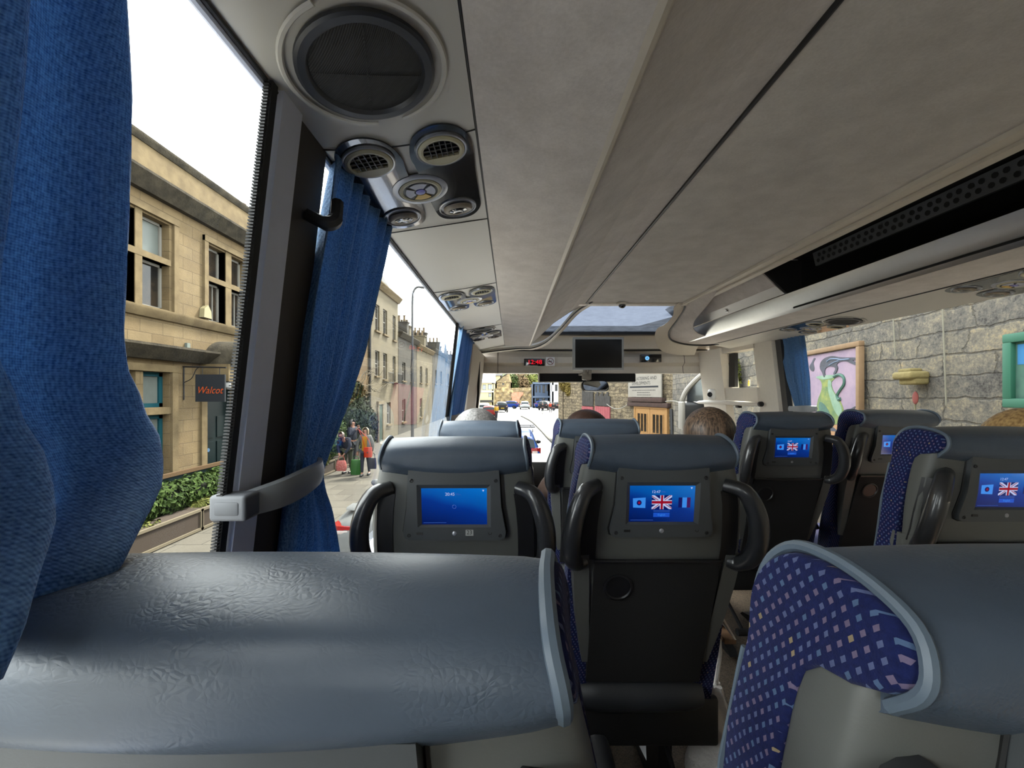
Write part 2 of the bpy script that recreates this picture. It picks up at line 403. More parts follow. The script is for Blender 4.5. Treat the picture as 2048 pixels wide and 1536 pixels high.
FABRIC = m_fabric(); LEATHER = m_leather(); CURTAIN = m_curtain()
CEIL = m_felt('ceiling_felt', (186, 180, 172), (206, 200, 192)); RACKFELT = m_felt('rack_felt', (188, 181, 175), (208, 201, 195), 12)
PANEL = mat('beige_grey_panel_plastic', (190, 187, 179), 0.42, var=(7, 0.12, (180, 177, 169)), bump=(300, 0.05, 0.001))
CREAM = mat('cream_trim_plastic', (212, 204, 190), 0.42, bump=(300, 0.05, 0.001))
SHELL = mat('grey_seat_shell_plastic', (82, 83, 80), 0.5, bump=(600, 0.12, 0.0008), var=(6, 0.2, (75, 76, 74)))
SHELLD = mat('dark_monitor_surround_plastic', (66, 69, 71), 0.5, bump=(600, 0.1, 0.0008))
BLACKP = mat('black_plastic', (20, 20, 22), 0.45, bump=(500, 0.08, 0.0006))
GLOSSB = mat('glossy_black_plastic', (24, 26, 29), 0.12, coat=0.6)
HANDLE = mat('dark_grip_plastic', (40, 41, 43), 0.32, coat=0.3)
POCKET = mat('black_pocket_net', (12, 12, 14), 0.85, bump=(400, 0.3, 0.002))
RUBBER = mat('black_rubber', (9, 9, 10), 0.7)
MESHG = None
ALU = mat('aluminium_rail', (190, 190, 186), 0.3, 0.85, bump=(30, 0.03, 0.001))
STEEL = mat('polished_steel', (200, 200, 200), 0.18, 1.0)
DARKM = mat('dark_steel', (38, 39, 41), 0.45, 0.4)
PILLAR = mat('grey_pillar_plastic', (206, 212, 230), 0.45, bump=(120, 0.1, 0.001))
TIE = mat('grey_tieback_plastic', (126, 129, 132), 0.45, bump=(120, 0.05, 0.001))
PIPING = mat('grey_piping', (84, 96, 108), 0.45, bump=(300, 0.1, 0.001))
CARPET = mat('beige_speckled_carpet', (98, 84, 68), 0.95, var=(190, 0.9, (50, 42, 36)), bump=(260, 0.8, 0.004))
DARKIN = mat('black_rack_lining', (8, 8, 9), 0.85, bump=(200, 0.2, 0.002))
WHITEP = mat('white_plastic', (225, 225, 222), 0.4)
REDD = m_emit('red_led', col=(255, 20, 45), strength=1.1)
BLUED = m_emit('blue_led', col=(120, 195, 255), strength=1.1)
GLASS = glass('side_window_glass', (236, 240, 236), 0.05); GLASS2 = glass('reflective_window_glass', (236, 240, 236), 0.85)
WSCREEN = glass('windscreen_glass', (238, 242, 240), 0.2)
ROOFG = glass('dusty_roof_glass', (44, 48, 55), 0.3, haze=0.09, hazecol=(120, 130, 145))
MIRROR = mat('mirror_glass', (235, 238, 240), 0.02, 1.0, var=(3, 0.0, (235, 238, 240)))
PAPER = mat('white_paper', (215, 208, 196), 0.8)
SKIN = mat('skin', (205, 150, 125), 0.5, var=(30, 0.3, (190, 125, 105)))
# ---------------------------------------------------------------- the coach shell
def xl(z): return -0.368+0.113*z          # inner face of the nearside wall (leans in towards the roof)
def xr(z): return 2.085-0.113*z           # inner face of the offside wall
WT, WB = 0.405, -0.52                       # window top and bottom
YB, YF = -2.4, 4.35                        # coach body from back to front bulkhead

fl = MB(); fl.box(-0.46, 2.19, YB, 4.75, FLOOR-0.06, FLOOR)
struct(fl.build('floor', CARPET), 'speckled beige carpet on the coach floor', 'floor')

def side_wall(name, fx, sgn, bays, y0, y1, label):
    WT = WTL
    """lower wall, posts and header of one side, with real thickness; bays = [(ya, yb)] window openings"""
    m = MB(); t = 0.07*sgn
    m.holed(lambda u, v, d: (fx(v)+d*sgn, u, v), [y0, y1], [FLOOR, 0.72], [(a, b, WB, WT) for a, b in bays], 0.07)
    m.holed(lambda u, v, d: (fx(v)+t+0.001*sgn, u, v), [y0, y1], [FLOOR, 0.72], [(a, b, WB, WT) for a, b in bays], 0.0)
    return struct(m.build(name, [PILLAR], recalc=False), label, 'wall')
LEFT_BAYS = [(-2.2, -0.95), (-0.25, 0.67), (0.675, 2.98), (2.99, 3.85)]  # bay shortened out of view to keep light off the near headrest
WTL = 0.52
side_wall('wall_left', xl, -1, LEFT_BAYS, YB, 4.2, 'grey nearside wall of the coach with window openings')
# the offside wall has the door bay, whose small window is higher and is framed apart
def right_wall():
    m = MB()
    holes = [(-0.6, 1.0, WB, 0.45), (1.08, 3.04, WB, 0.45), (3.40, 3.86, 0.05, 0.375), (3.30, 4.0, -0.9, -0.09)]  # unseen rear bay left closed so the right side gets less light
    m.holed(lambda u, v, d: (xr(v)+d, u, v), [YB, 4.2], [FLOOR, 0.72], holes, 0.07)
    m.holed(lambda u, v, d: (xr(v)+0.071, u, v), [YB, 4.2], [FLOOR, 0.72], holes, 0.0)
    return struct(m.build('wall_right', [CREAM], recalc=False), 'cream offside wall with the small driver door window', 'wall')
right_wall()
bk = MB(); bk.holed(lambda u, v, d: (u, YB-d, v), [-0.46, 2.2], [FLOOR, 0.72], [], 0.06)  # out of view, built windowless to cut light on the seat backs
struct(bk.build('wall_back', CREAM), 'rear wall of the coach', 'wall')

def pane(name, fx, sgn, ya, yb, za, zb, m=GLASS):
    g = MB(); d = 0.045*sgn
    g.add([(fx(za)+d, ya, za), (fx(za)+d, yb, za), (fx(zb)+d, yb, zb), (fx(zb)+d, ya, zb)], [(0, 1, 2, 3)])
    return struct(g.build(name, m, smooth=0))
k = 0
for (a, b) in LEFT_BAYS:
    k += 1; pane('window_%d' % k, xl, -1, a, b, WB, WTL, GLASS2 if a > 0.5 else GLASS)
for (a, b, c, d) in [(-0.6, 1.0, WB, 0.45), (1.08, 3.04, WB, 0.45), (3.40, 3.86, 0.05, 0.375), (3.30, 4.0, -0.9, -0.09)]:
    k += 1; pane('window_%d' % k, xr, 1, a, b, c, d)

# inner pillar covers of the nearside: grey face, black channel, toothed rubber seal
def pillar_cover(y0, y1, dark_to):
    m = MB()
    for a, b, mi, th in ((y0-0.018, y0, 1, 0.010), (y0+0.001, y0+0.056, 0, 0.014), (y0+0.056, dark_to, 2, 0.008)):
        zs = [FLOOR+0.3+i*(0.72-FLOOR-0.3)/10 for i in range(11)]
        m.loft([[(xl(z)+0.004, a, z), (xl(z)+0.004, b, z), (xl(z)+th, b-0.003, z), (xl(z)+th, a+0.003, z)] for z in zs], mi=mi)
    return m
o = struct(pillar_cover(0.552, 0.70, 0.70).build('trim_1', [PILLAR, RUBBER, mat('dark_brown_channel', (52, 46, 42), 0.6)]), 'grey window pillar with black edge seal beside the near curtain', 'pillar')
teeth = MB()
z = WB
while z < WT:
    teeth.box(xl(z)+0.002, xl(z)+0.010, 0.5300, 0.5345, z, z+0.0022); z += 0.0042
te = teeth.build('trim_2', RUBBER); struct(te, 'toothed black rubber seal on the window pillar edge', 'window seal')
struct(pillar_cover(2.38, 2.46, 2.46).build('trim_3', [BLACKP, RUBBER, RUBBER]), 'dark second window pillar on the nearside', 'pillar')
# front nearside corner post, cream
m = MB(); zs = [-0.6+i*0.11 for i in range(10)]
m.loft([[(xl(z)+0.005, 3.18+(0.42-z)*0.05, z), (xl(z)+0.03, 3.20+(0.42-z)*0.05, z), (xl(z)+0.05, 4.32, z), (xl(z)-0.02, 4.36, z)] for z in zs])
struct(m.build('trim_4', CREAM), 'cream corner post left of the windscreen', 'corner post')
m = MB()
m.tube([(xl(0.1)+0.055, 3.86, 0.30), (xl(0)+0.06, 3.86, 0.0), (xl(-.2)+0.06, 3.88, -0.24)], 0.012)
tag(m.build('grab_bar', BLACKP), 'dark upright grab bar on the left corner post', 'grab bar')

# ceiling, with the sloping roof window in front
CZ = 0.62
m = MB()
m.box(0.50, 1.19, YB, 2.83, CZ, CZ+0.05)
struct(m.build('ceiling', CEIL), 'mottled grey felt centre panel of the coach ceiling', 'ceiling')
m = MB()   # outer roof skin keeps the sky out above racks; open over the roof window
m.box(-0.45, 2.16, YB, 2.86, 0.74, 0.78); m.box(-0.45, 0.0, 2.86, 4.5, 0.74, 0.78); m.box(1.70, 2.16, 2.86, 4.5, 0.74, 0.78)
m.box(0.0, 1.70, 4.20, 4.5, 0.60, 0.645); m.box(-0.45, 0.04, 2.86, 4.4, 0.66, 0.74); m.box(1.66, 2.16, 2.86, 4.4, 0.66, 0.74); m.box(-0.45, 2.16, 2.83, 2.86, 0.64, 0.75)
struct(m.build('trim_5', CREAM), 'roof skin of the coach', 'roof')
m = MB()   # roof window frame and glass
def slope(y): return 0.665-(y-2.84)*0.035
g = MB(); g.add([(0.04, 2.84, slope(2.84)), (1.66, 2.84, slope(2.84)), (1.66, 4.16, slope(4.16)), (0.04, 4.16, slope(4.16))], [(0, 1, 2, 3)])
struct(g.build('window_20', ROOFG, smooth=0), 'dusty roof window above the front of the coach', 'roof window')
m.box(0.0, 1.70, 4.12, 4.20, slope(4.16)-0.025, slope(4.16)+0.06)
m.loft([[(0.02, y, slope(y)-0.02), (0.06, y, slope(y)-0.02), (0.06, y, slope(y)+0.06), (0.02, y, slope(y)+0.06)] for y in (2.8, 4.2)])
m.loft([[(1.62, y, slope(y)-0.02), (1.68, y, slope(y)-0.02), (1.68, y, slope(y)+0.06), (1.62, y, slope(y)+0.06)] for y in (2.8, 4.2)])
struct(m.build('trim_6', BLACKP), 'black rim of the roof window', 'window rim')
m = MB(); m.rbox(0.46, 1.22, 2.80, 2.86, CZ-0.012, CZ+0.05, 0.008)
struct(m.build('trim_7', CREAM), 'cream edge strip at the front of the ceiling', 'trim')
m = MB(); m.box(0.86, 1.2, 0.30, 0.62, CZ-0.012, CZ+0.01)
hz = m.build('roof_hatch', BLACKP); tag(hz, 'dark edge of the roof hatch in the ceiling', 'roof hatch'); hz.location.y -= 0.02

# ---- nearside overhead: service panel, felt underside, lip, felt face up to the ceiling
A_, B_ = Vector((-0.322, 0, 0.408)), Vector((-0.06, 0, 0.455))
def end_y(t):   # the front end of the rack sweeps forward towards the window
    return 2.83+1.02*(1-(1-t)**1.8)
def seam_panel(name, prof, m, y0, y1, lab):
    g = MB()
    n = len(prof)
    for (xa, za), (xb, zb) in zip(prof, prof[1:]):
        g.add([(xa, y0, za), (xb, y0, zb), (xb, y1(xb), zb), (xa, y1(xa), za)], [(0, 1, 2, 3)])
        g.add([(xa, y0, za+0.02), (xb, y0, zb+0.02), (xb, y1(xb), zb+0.02), (xa, y1(xa), za+0.02)], [(3, 2, 1, 0)])
    return struct(g.build(name, m, smooth=40, recalc=False), lab, 'overhead panel')
def yend_l(x): return interp([(-0.34, 3.92), (-0.06, 3.90), (0.18, 3.80), (0.25, 3.60), (0.35, 3.25), (0.53, 2.83)], x)
seam_panel('trim_8', [(-0.322, 0.408), (-0.19, 0.434), (-0.062, 0.4545)], PANEL, YB, yend_l, 'glossy beige service panel along the nearside windows')
seam_panel('trim_9', [(-0.058, 0.456), (-0.02, 0.452), (0.06, 0.446), (0.165, 0.440)], RACKFELT, YB, yend_l, 'grey felt underside of the nearside luggage rack')
seam_panel('trim_10', [(0.165, 0.440), (0.176, 0.4405), (0.184, 0.446), (0.19, 0.456)], CREAM, YB, yend_l, 'pale lip strip of the nearside luggage rack')
seam_panel('trim_11', [(0.19, 0.456), (0.25, 0.50), (0.34, 0.562), (0.43, 0.60), (0.51, 0.618)], RACKFELT, YB, yend_l, 'grey felt face of the nearside luggage rack')
m = MB(); m.tube([(0.515, YB, 0.617), (0.515, 2.83, 0.617)], 0.006); m.tube([(-0.06, YB, 0.458), (-0.06, 3.9, 0.458)], 0.0025)
struct(m.build('trim_12', BLACKP), 'dark seams along the nearside overhead panels', 'seam')
m = MB(); m.tube([(-0.325, YB, 0.404), (-0.325, 3.92, 0.404)], 0.0055, mi=0)
m.tube([(-0.317, YB, 0.4065), (-0.317, 3.92, 0.4065)], 0.003, mi=1)
struct(m.build('trim_13', [PILLAR, BLACKP]), 'grey edge strip above the nearside windows', 'trim')
for i, yy in enumerate((0.69, 1.055, 1.66, 2.13, 2.70)):
    pass
m = MB()
for yy, bow in ((0.685, 0.03), (1.045, 0.0), (1.66, 0.02), (2.66, 0.02)):
    m.tube([(-0.318+0.256*t, yy+bow*(1-abs(2*t-1)**2)*0.6+0.02*t, 0.407+0.047*t) for t in [i/10 for i in range(11)]], 0.0014, n=5)
struct(m.build('trim_14', DARKM), 'thin joints between the service panel sections', 'seam')
# curved cream end cap of the nearside rack
cap = smooth_path([(0.55, 2.80, 0.632), (0.47, 3.0, 0.60), (0.385, 3.32, 0.515), (0.30, 3.62, 0.455), (0.19, 3.84, 0.432), (0.05, 3.93, 0.437), (-0.32, 3.95, 0.398)], 7)
m = MB(); rings = []
for i, p in enumerate(cap):
    w = 0.05+0.03*math.sin(math.pi*i/len(cap))
    rings.append([p+Vector((0, -0.02, 0.012)), p+Vector((0.0, -0.02, -0.012)), p+Vector((w*0.4, w, -0.014)), p+Vector((w*0.6, w*1.3, 0.004)), p+Vector((w*0.3, w, 0.045))])
m.loft(rings)
struct(m.build('trim_15', CREAM), 'curved cream end cap of the nearside luggage rack', 'end cap')
m = MB(); m.tube([p+Vector((0, -0.03, -0.012)) for p in cap], 0.0055, n=6)
struct(m.build('trim_16', DARKM), 'dark seam behind the nearside end cap', 'seam')

# ---- offside overhead: rails, open luggage rack, lip, felt underside, service panel
m = MB()
m.box(1.174, 1.19, YB, 2.86, 0.606, 0.64, mi=0); m.box(1.195, 1.25, YB, 2.9, 0.622, 0.64, mi=1); m.box(1.25, 1.285, YB, 2.95, 0.612, 0.64, mi=0)
m.box(1.19, 1.196, YB, 2.9, 0.618, 0.64, mi=2)
struct(m.build('trim_17', [CREAM, CREAM, BLACKP]), 'cream double rail along the edge of the ceiling', 'rail')
m = MB()  # rack lining: shelf, back, top, end wall
m.box(1.50, 2.03, YB, 2.18, 0.452, 0.46); m.box(2.0, 2.03, YB, 2.18, 0.46, 0.72); m.box(1.28, 2.03, YB, 2.18, 0.712, 0.72)
m.box(1.54, 2.03, 2.17, 2.2, 0.46, 0.72); m.prism([(1.29, 0.71), (1.46, 0.545), (1.56, 0.50), (1.56, 0.71)], 'y', 2.185, 2.2)
rk = m.build('luggage_rack', [DARKIN]); tag(rk, 'open black lined luggage rack above the offside windows', 'luggage rack')
m = MB()
m.loft([[(1.472, y, 0.532), (1.488, y, 0.536), (1.515, y, 0.53), (1.53, y, 0.46), (1.535, y, 0.443), (1.522, y, 0.438), (1.505, y, 0.452)] for y in (YB, 2.6, 3.1, 3.5)])
lp = m.build('lip_rail', ALU, rk)
# perforated air strip
m = MB(); a, b = Vector((1.50, 0, 0.698)), Vector((1.515, 0, 0.634))
m.loft([[(a.x, y, a.z), (b.x, y, b.z), (b.x+0.012, y, b.z), (a.x+0.012, y, a.z)] for y in (YB, 2.04)], mi=0)
d = (b-a); nrm = Vector((-d.z, 0, d.x)).normalized()
if nrm.x > 0: nrm = -nrm
y = 2.0; i = 0
while y > -0.2:
    for f, r in ((0.3, 0.0095), (0.68, 0.0095)):
        c = a+d*f+Vector((0, y+(0.014 if f > 0.5 else 0), 0))+nrm*0.0012
        m.lathe(c, nrm, [(r, 0), (r, 0.0006)], 8, mi=1)
    y -= 0.036 if i % 2 else 0.03; i += 1
ps = m.build('perforated_strip', [mat('grey_strip_metal', (78, 80, 82), 0.5, 0.3), DARKIN], rk)
# closed flap at the front of the rack
m = MB()
m.loft([[(1.285, y, 0.70), (1.42, y, 0.575), (1.445, y, 0.575), (1.30, y, 0.715)] for y in (2.2, 2.6, 3.0, 3.42)], mi=0)
m.loft([[(1.418, y, 0.577), (1.468, y, 0.535), (1.478, y, 0.541), (1.43, y, 0.585)] for y in (2.2, 2.6, 3.0, 3.42)], mi=1)
fp = m.build('locker_flap', [RACKFELT, PANEL], rk)
m = MB(); c = Vector((1.443, 2.74, 0.556)); m.lathe(c, (-0.64, 0, -0.76), [(0.011, 0), (0.011, 0.006), (0.007, 0.007), (0.004, 0.004)], 14)
m.build('lock', STEEL, fp)
def yend_r(x): return interp([(1.17, 2.83), (1.35, 3.05), (1.45, 3.25), (1.52, 3.40), (1.65, 3.62), (2.06, 3.75)], x)
seam_panel('trim_18', [(1.53, 0.441), (1.62, 0.4405), (1.72, 0.438), (1.78, 0.436)], RACKFELT, YB, yend_r, 'grey felt underside of the offside luggage rack')
seam_panel('trim_19', [(1.782, 0.434), (1.90, 0.422), (2.045, 0.400)], PANEL, YB, yend_r, 'beige service panel along the offside windows')
m = MB(); m.tube([(1.781, YB, 0.4345), (1.781, 3.6, 0.4345)], 0.0035); struct(m.build('trim_20', DARKM), 'dark seam in the offside overhead panel', 'seam')
cap = smooth_path([(1.15, 2.80, 0.636), (1.20, 2.92, 0.60), (1.235, 3.12, 0.56), (1.262, 3.36, 0.50), (1.345, 3.52, 0.455), (1.50, 3.62, 0.432), (1.68, 3.68, 0.428), (1.80, 3.62, 0.432)], 7)
m = MB(); rings = []
for i, p in enumerate(cap):
    w = 0.055+0.045*math.sin(math.pi*i/len(cap))
    q = cap[min(i+1, len(cap)-1)]-cap[max(i-1, 0)]; q.normalize()
    side = Vector((q.z, 0, -q.x)); side = side.normalized() if side.length > 1e-3 else Vector((0, 0, 1))
    if side.x > 0: side = -side
    rings.append([p+Vector((0.02, -0.025, 0)), p+side*w*0.5+Vector((0, -0.01, 0)), p+side*w+Vector((0, 0.02, 0)), p+Vector((0.03, 0.05, 0.03))])
m.loft(rings); struct(m.build('trim_21', CREAM), 'curved cream end cap of the offside luggage rack', 'end cap')
m = MB(); m.loft([[p+Vector((0.02, -0.02, 0.008)), p+Vector((0.05, -0.42, 0.012))] for p in cap], caps=False, closed=False); m.loft([[p+Vector((0.022, -0.02, 0.012)), p+Vector((0.052, -0.42, 0.016))] for p in cap], caps=False, closed=False)
struct(m.build('trim_27', RACKFELT), 'felt return between the offside rack and its end cap', 'end cap')
m = MB(); m.tube([p+Vector((0.022, -0.028, 0.0)) for p in cap], 0.007, n=6); struct(m.build('trim_22', DARKM), 'dark seam behind the offside end cap', 'seam')

# ---- front bulkhead, windscreen, offside front post
m = MB()
def fy(x): return 4.30+0.10*(1-((x-0.85)/1.26)**2)
xs = [-0.41+i*2.52/24 for i in range(25)]
prof = [(0.0, 0.215), (0.02, 0.222), (0.03, 0.29), (-0.02, 0.325), (-0.01, 0.39), (0.03, 0.43), (0.03, 0.455)]
m.loft([[(x, fy(x)+dy, z) for dy, z in prof]+[(x, fy(x)+0.12, 0.455), (x, fy(x)+0.12, 0.215)] for x in xs], caps=True)
m.box(-0.42, 2.10, 4.30, 4.44, 0.47, 0.60, mi=0)
m.box(-0.42, 2.10, 4.38, 4.44, 0.455, 0.47, mi=1)  # dark strip along the gap, with the gap's shade in its colour
struct(m.build('wall_front', [CREAM, DARKM]), 'cream bulkhead above the windscreen', 'bulkhead')
m = MB()
for x in (-0.14, 1.83): m.tube([(x, fy(x)+dy-0.0, z) for dy, z in prof], 0.003, n=5)
struct(m.build('trim_23', DARKM), 'upright joints in the front bulkhead', 'seam')
g = MB(); xs2 = [-0.45+i*2.6/16 for i in range(17)]
g.grid(lambda u, v: (-0.45+2.6*u, 4.45+0.25*(1-(2*u-1)**2)+(1-v)*0.25, -0.75+v*1.1), 16, 6)
struct(g.build('window_21', WSCREEN), 'large curved windscreen', 'windscreen')
m = MB(); m.rbox(-0.40, 2.1, 4.0, 4.55, -0.9, -0.66, 0.04)
tag(m.build('dashboard', BLACKP), 'black dashboard under the windscreen', 'dashboard')
m = MB(); m.box(-0.42, 2.12, 4.45, 4.75, FLOOR, -0.74); struct(m.build('trim_24', BLACKP), 'front panel below the windscreen', 'front panel')
# offside front door: posts, small window surround, rail
m = MB()
def wedge(y0, y1, z0, z1, th=0.05):
    m.loft([[(xr(z)-0.004, y0, z), (xr(z)-0.004, y1, z), (xr(z)-th, y1-0.01, z), (xr(z)-th, y0+0.01, z)] for z in (z0, (z0+z1)/2, z1)])
wedge(3.86, 4.32, -0.75, 0.43, 0.07); wedge(3.14, 3.40, -0.9, 0.42, 0.04); wedge(3.36, 3.9, -0.07, 0.05, 0.06); wedge(3.36, 3.9, 0.375, 0.43, 0.05)
struct(m.build('door_1', CREAM), 'cream driver door surround with small window', 'door')
m = MB(); m.loft([[(xr(z)-0.002, 3.05, z), (xr(z)-0.002, 3.13, z), (xr(z)-0.03, 3.12, z), (xr(z)-0.03, 3.06, z)] for z in (-0.9, -0.2, 0.42)])
struct(m.build('trim_25', BLACKP), 'dark seal beside the offside front curtain', 'window seal')
m = MB(); m.box(xr(0.2)-0.01, xr(0.2)+0.02, 3.76, 3.87, 0.06, 0.37); struct(m.build('trim_26', BLACKP), 'black border at the front of the driver door window', 'window seal')
t = thing('grab_rail', 'pale horizontal grab rail with black end cap below the door window', 'grab rail', (1.98, 3.6, -0.09))
m = MB(); m.tube([(2.0, 3.28, -0.085), (1.965, 3.5, -0.085), (1.93, 3.8, -0.08), (1.90, 4.02, -0.085), (1.92, 4.2, -0.09)], [0.018, 0.02, 0.022, 0.02, 0.014]); m.build('rail', CREAM, t)
m = MB(); m.lathe((2.0, 3.285, -0.085), (0.1, -1, 0), [(0.021, -0.01), (0.021, 0.012), (0.012, 0.014), (0.008, 0.010)], 14); m.build('end_cap', BLACKP, t)
m = MB(); m.rbox(1.955, 1.985, 3.52, 3.58, -0.125, -0.095, 0.006); m.build('bracket', DARKM, t)
t = thing('door_speaker_pod', 'white rounded pod with dark round centre on the door post', 'speaker pod', (1.95, 3.98, -0.05))
m = MB(); m.rbox(1.925, 1.975, 3.93, 4.03, -0.065, 0.045, 0.03, 4); m.build('housing', WHITEP, t)
m = MB(); m.lathe((1.93, 3.965, -0.01), (-0.75, -0.66, 0), [(0.024, 0), (0.024, 0.018), (0.015, 0.021), (0.008, 0.014)], 16); m.build('dial', DARKM, t)
s = MB(); s.box(xr(0.1)+0.038, xr(0.1)+0.041, 3.625, 3.655, 0.065, 0.125, mi=0)
s.prism([(3.628, 0.098), (3.652, 0.098), (3.640, 0.121)], 'x', xr(0.1)+0.036, xr(0.1)+0.042, mi=1)
s.box(xr(0.1)+0.036, xr(0.1)+0.042, 3.628, 3.652, 0.068, 0.076, mi=1); s.box(xr(0.1)+0.036, xr(0.1)+0.042, 3.628, 3.652, 0.080, 0.092, mi=1)
tag(s.build('warning_sticker', [WHITEP, mat('warning_yellow', (240, 205, 40), 0.6)]), 'small yellow warning sticker on the driver door window', 'sticker')
# ---------------------------------------------------------------- fittings: service units, speakers, screens, curtains
MESHG = mat('speaker_mesh', (14, 14, 15), 0.6, bump=(900, 0.6, 0.002))
t_ = NT('woven_speaker_mesh'); v_ = t_.coords(); w_ = t_.new('ShaderNodeTexWave', bands_direction='DIAGONAL'); w_.inputs['Scale'].default_value = 190; t_.link(v_, w_.inputs['Vector'])
t_.link(t_.mix(w_.outputs['Fac'], rgb(7, 7, 8), rgb(34, 34, 36)), t_.b.inputs['Base Color']); t_.b.inputs['Roughness'].default_value = 0.7; t_.bump(w_.outputs['Fac'], 0.6, 0.002); MESHG = t_.m
BEZEL = mat('dark_speaker_bezel', (44, 46, 50), 0.4)
TAN = mat('tan_knob_plastic', (165, 158, 130), 0.45)
SILV = mat('silver_plastic', (150, 152, 158), 0.3, 0.5)
BTN = mat('pale_button', (175, 178, 190), 0.4); BTNB = mat('blue_button', (120, 120, 190), 0.4); BTNY = mat('yellow_button', (205, 170, 80), 0.4)
TILT = math.atan2(0.047, 0.262)
def panel_loc(y, side=-1):
    return Vector((-0.191, y, 0.4315)) if side < 0 else Vector((1.915, y, 0.419))
def speaker(y, side, label, r=0.089):
    t = thing('overhead_speaker', label, 'speaker', panel_loc(y, side)+Vector((0, 0, -0.003)), (0, -TILT if side < 0 else math.atan2(0.034, 0.26), 0), 'round speakers in the overhead panels')
    t.scale = (1, 1, 0.6)
    m = MB(); m.lathe((0, 0, 0), (0, 0, -1), [(r, -0.002), (r, 0.006), (r*0.955, 0.009), (r*0.85, 0.009), (r*0.80, 0.002), (r*0.80, -0.001)], 48); m.build('bezel', BEZEL, t, local=True)
    m = MB(); m.lathe((0, 0, 0), (0, 0, -1), [(r*0.81, 0.0), (r*0.81, 0.002), (r*0.6, 0.006), (r*0.3, 0.008), (0.0001, 0.0085)], 48)
    m.tube([(-r*0.75, -r*0.2, -0.0075), (0, 0, -0.0095), (r*0.75, r*0.2, -0.0075)], 0.0012, n=5); m.tube([(r*0.2, -r*0.75, -0.0075), (0, 0, -0.0095), (-r*0.2, r*0.75, -0.0075)], 0.0012, n=5)
    m.build('mesh_grille', MESHG, t, local=True)
    m = MB()
    for a0, a1 in ((100, 258), (282, 440)):
        m.tube([(r*1.16*math.cos(math.radians(a)), r*1.16*math.sin(math.radians(a)), -0.0005) for a in range(a0, a1, 6)], 0.0042, n=6)
    m.build('ridge', PANEL, t, local=True)
    return t
def lobe(m, pts, z0, z1, mi=None): m.prism(pts, 'z', z0, z1, mi)
def service_unit(y, side, label):
    """four openings round a control dial; u runs across the panel, v along the coach"""
    s = 1 if side < 0 else -1
    t = thing('service_unit', label, 'air vent unit', panel_loc(y, side)+Vector((0, 0, -0.002)), (0, -TILT if side < 0 else math.atan2(0.034, 0.26), 0), 'overhead air vent and reading light units')
    t.scale = (1, 1, 0.5)
    for sx in (-1, 1):
        m = MB()
        out = [(0.010, -0.07), (0.008, -0.12), (0.024, -0.168), (0.062, -0.190), (0.102, -0.176), (0.122, -0.13), (0.121, -0.03), (0.121, 0.06), (0.119, 0.12), (0.098, 0.158), (0.062, 0.166), (0.024, 0.148), (0.012, 0.09)]
        pl = [(sx*a, b) for a, b, _ in smooth_path([(a, b, 0) for a, b in out], 5, True)]
        lobe(m, pl, -0.003, 0.002); m.build('backing_plate', GLOSSB, t, local=True)
    for sx in (-1, 1):
        c = (sx*0.066, -0.125, 0)
        m = MB(); m.lathe(c, (0, 0, -1), [(0.047, 0.0), (0.047, 0.010), (0.0455, 0.012), (0.043, 0.011), (0.0425, 0.003)], 32); r_ = m.build('vent_collar', SILV, t, local=True)
        m = MB(); m.lathe(c, (0, 0, -1), [(0.042, 0.0), (0.042, 0.013), (0.037, 0.017), (0.033, 0.016), (0.033, 0.006)], 32); m.build('vent_ring', TAN, r_, local=True)
        m = MB()
        m.lathe(c, (0, 0, -1), [(0.034, 0.003), (0.034, 0.006)], 24)
        for q in (-0.02, -0.01, 0.0, 0.01, 0.02):
            h = math.sqrt(0.033**2-q*q)
            m.box(c[0]+q-0.0008, c[0]+q+0.0008, c[1]-h, c[1]+min(h, 0.014), -0.016, -0.005)
        for q in (0.004, -0.008, -0.020):
            h = math.sqrt(0.033**2-q*q); m.box(c[0]-h, c[0]+h, c[1]+q-0.0008, c[1]+q+0.0008, -0.014, -0.005)
        m.build('vent_grille', BLACKP, r_, local=True)
        m = MB()
        m.prism([(c[0]+0.034*math.cos(math.radians(a)), c[1]+0.034*math.sin(math.radians(a))) for a in range(26, 160, 9)], 'z', -0.0165, -0.006)
        m.build('vent_flap', TAN, r_, local=True)
    for sx in (-1, 1):
        c = (sx*0.066, 0.105, 0)
        m = MB(); m.lathe(c, (0, 0, -1), [(0.044, 0.0), (0.044, 0.008), (0.0425, 0.010), (0.041, 0.009), (0.040, 0.0035)], 32); r_ = m.build('lamp_collar', SILV, t, local=True)
        m = MB(); m.lathe((c[0], c[1]+0.004, 0), (0, 0.35, -1), [(0.034, 0.0), (0.034, 0.010), (0.030, 0.016), (0.024, 0.014), (0.018, 0.006), (0.012, 0.003)], 28); m.build('lamp_ball', mat('grey_lamp_ball', (128, 118, 104), 0.4), r_, local=True)
        m = MB(); m.lathe((c[0], c[1]+0.006, -0.012), (0, 0.35, -1), [(0.021, 0.0), (0.021, 0.004), (0.014, 0.007), (0.009, 0.004)], 20); m.build('lamp_lens', GLOSSB, r_, local=True)
    m = MB(); m.lathe((0, 0, 0), (0, 0, -1), [(0.058, 0.0), (0.058, 0.005), (0.053, 0.008), (0.046, 0.008), (0.044, 0.005)], 40); di = m.build('control_dial', SILV, t, local=True)
    m = MB(); m.lathe((0, 0, 0), (0, 0, -1), [(0.044, 0.0), (0.044, 0.009), (0.040, 0.012), (0.036, 0.011), (0.036, 0.008)], 36); m.build('dial_ring', TAN, di, local=True)
    m = MB(); m.lathe((0, 0, 0), (0, 0, -1), [(0.036, 0.004), (0.036, 0.009)], 30); m.build('dial_face', DARKM, di, local=True)
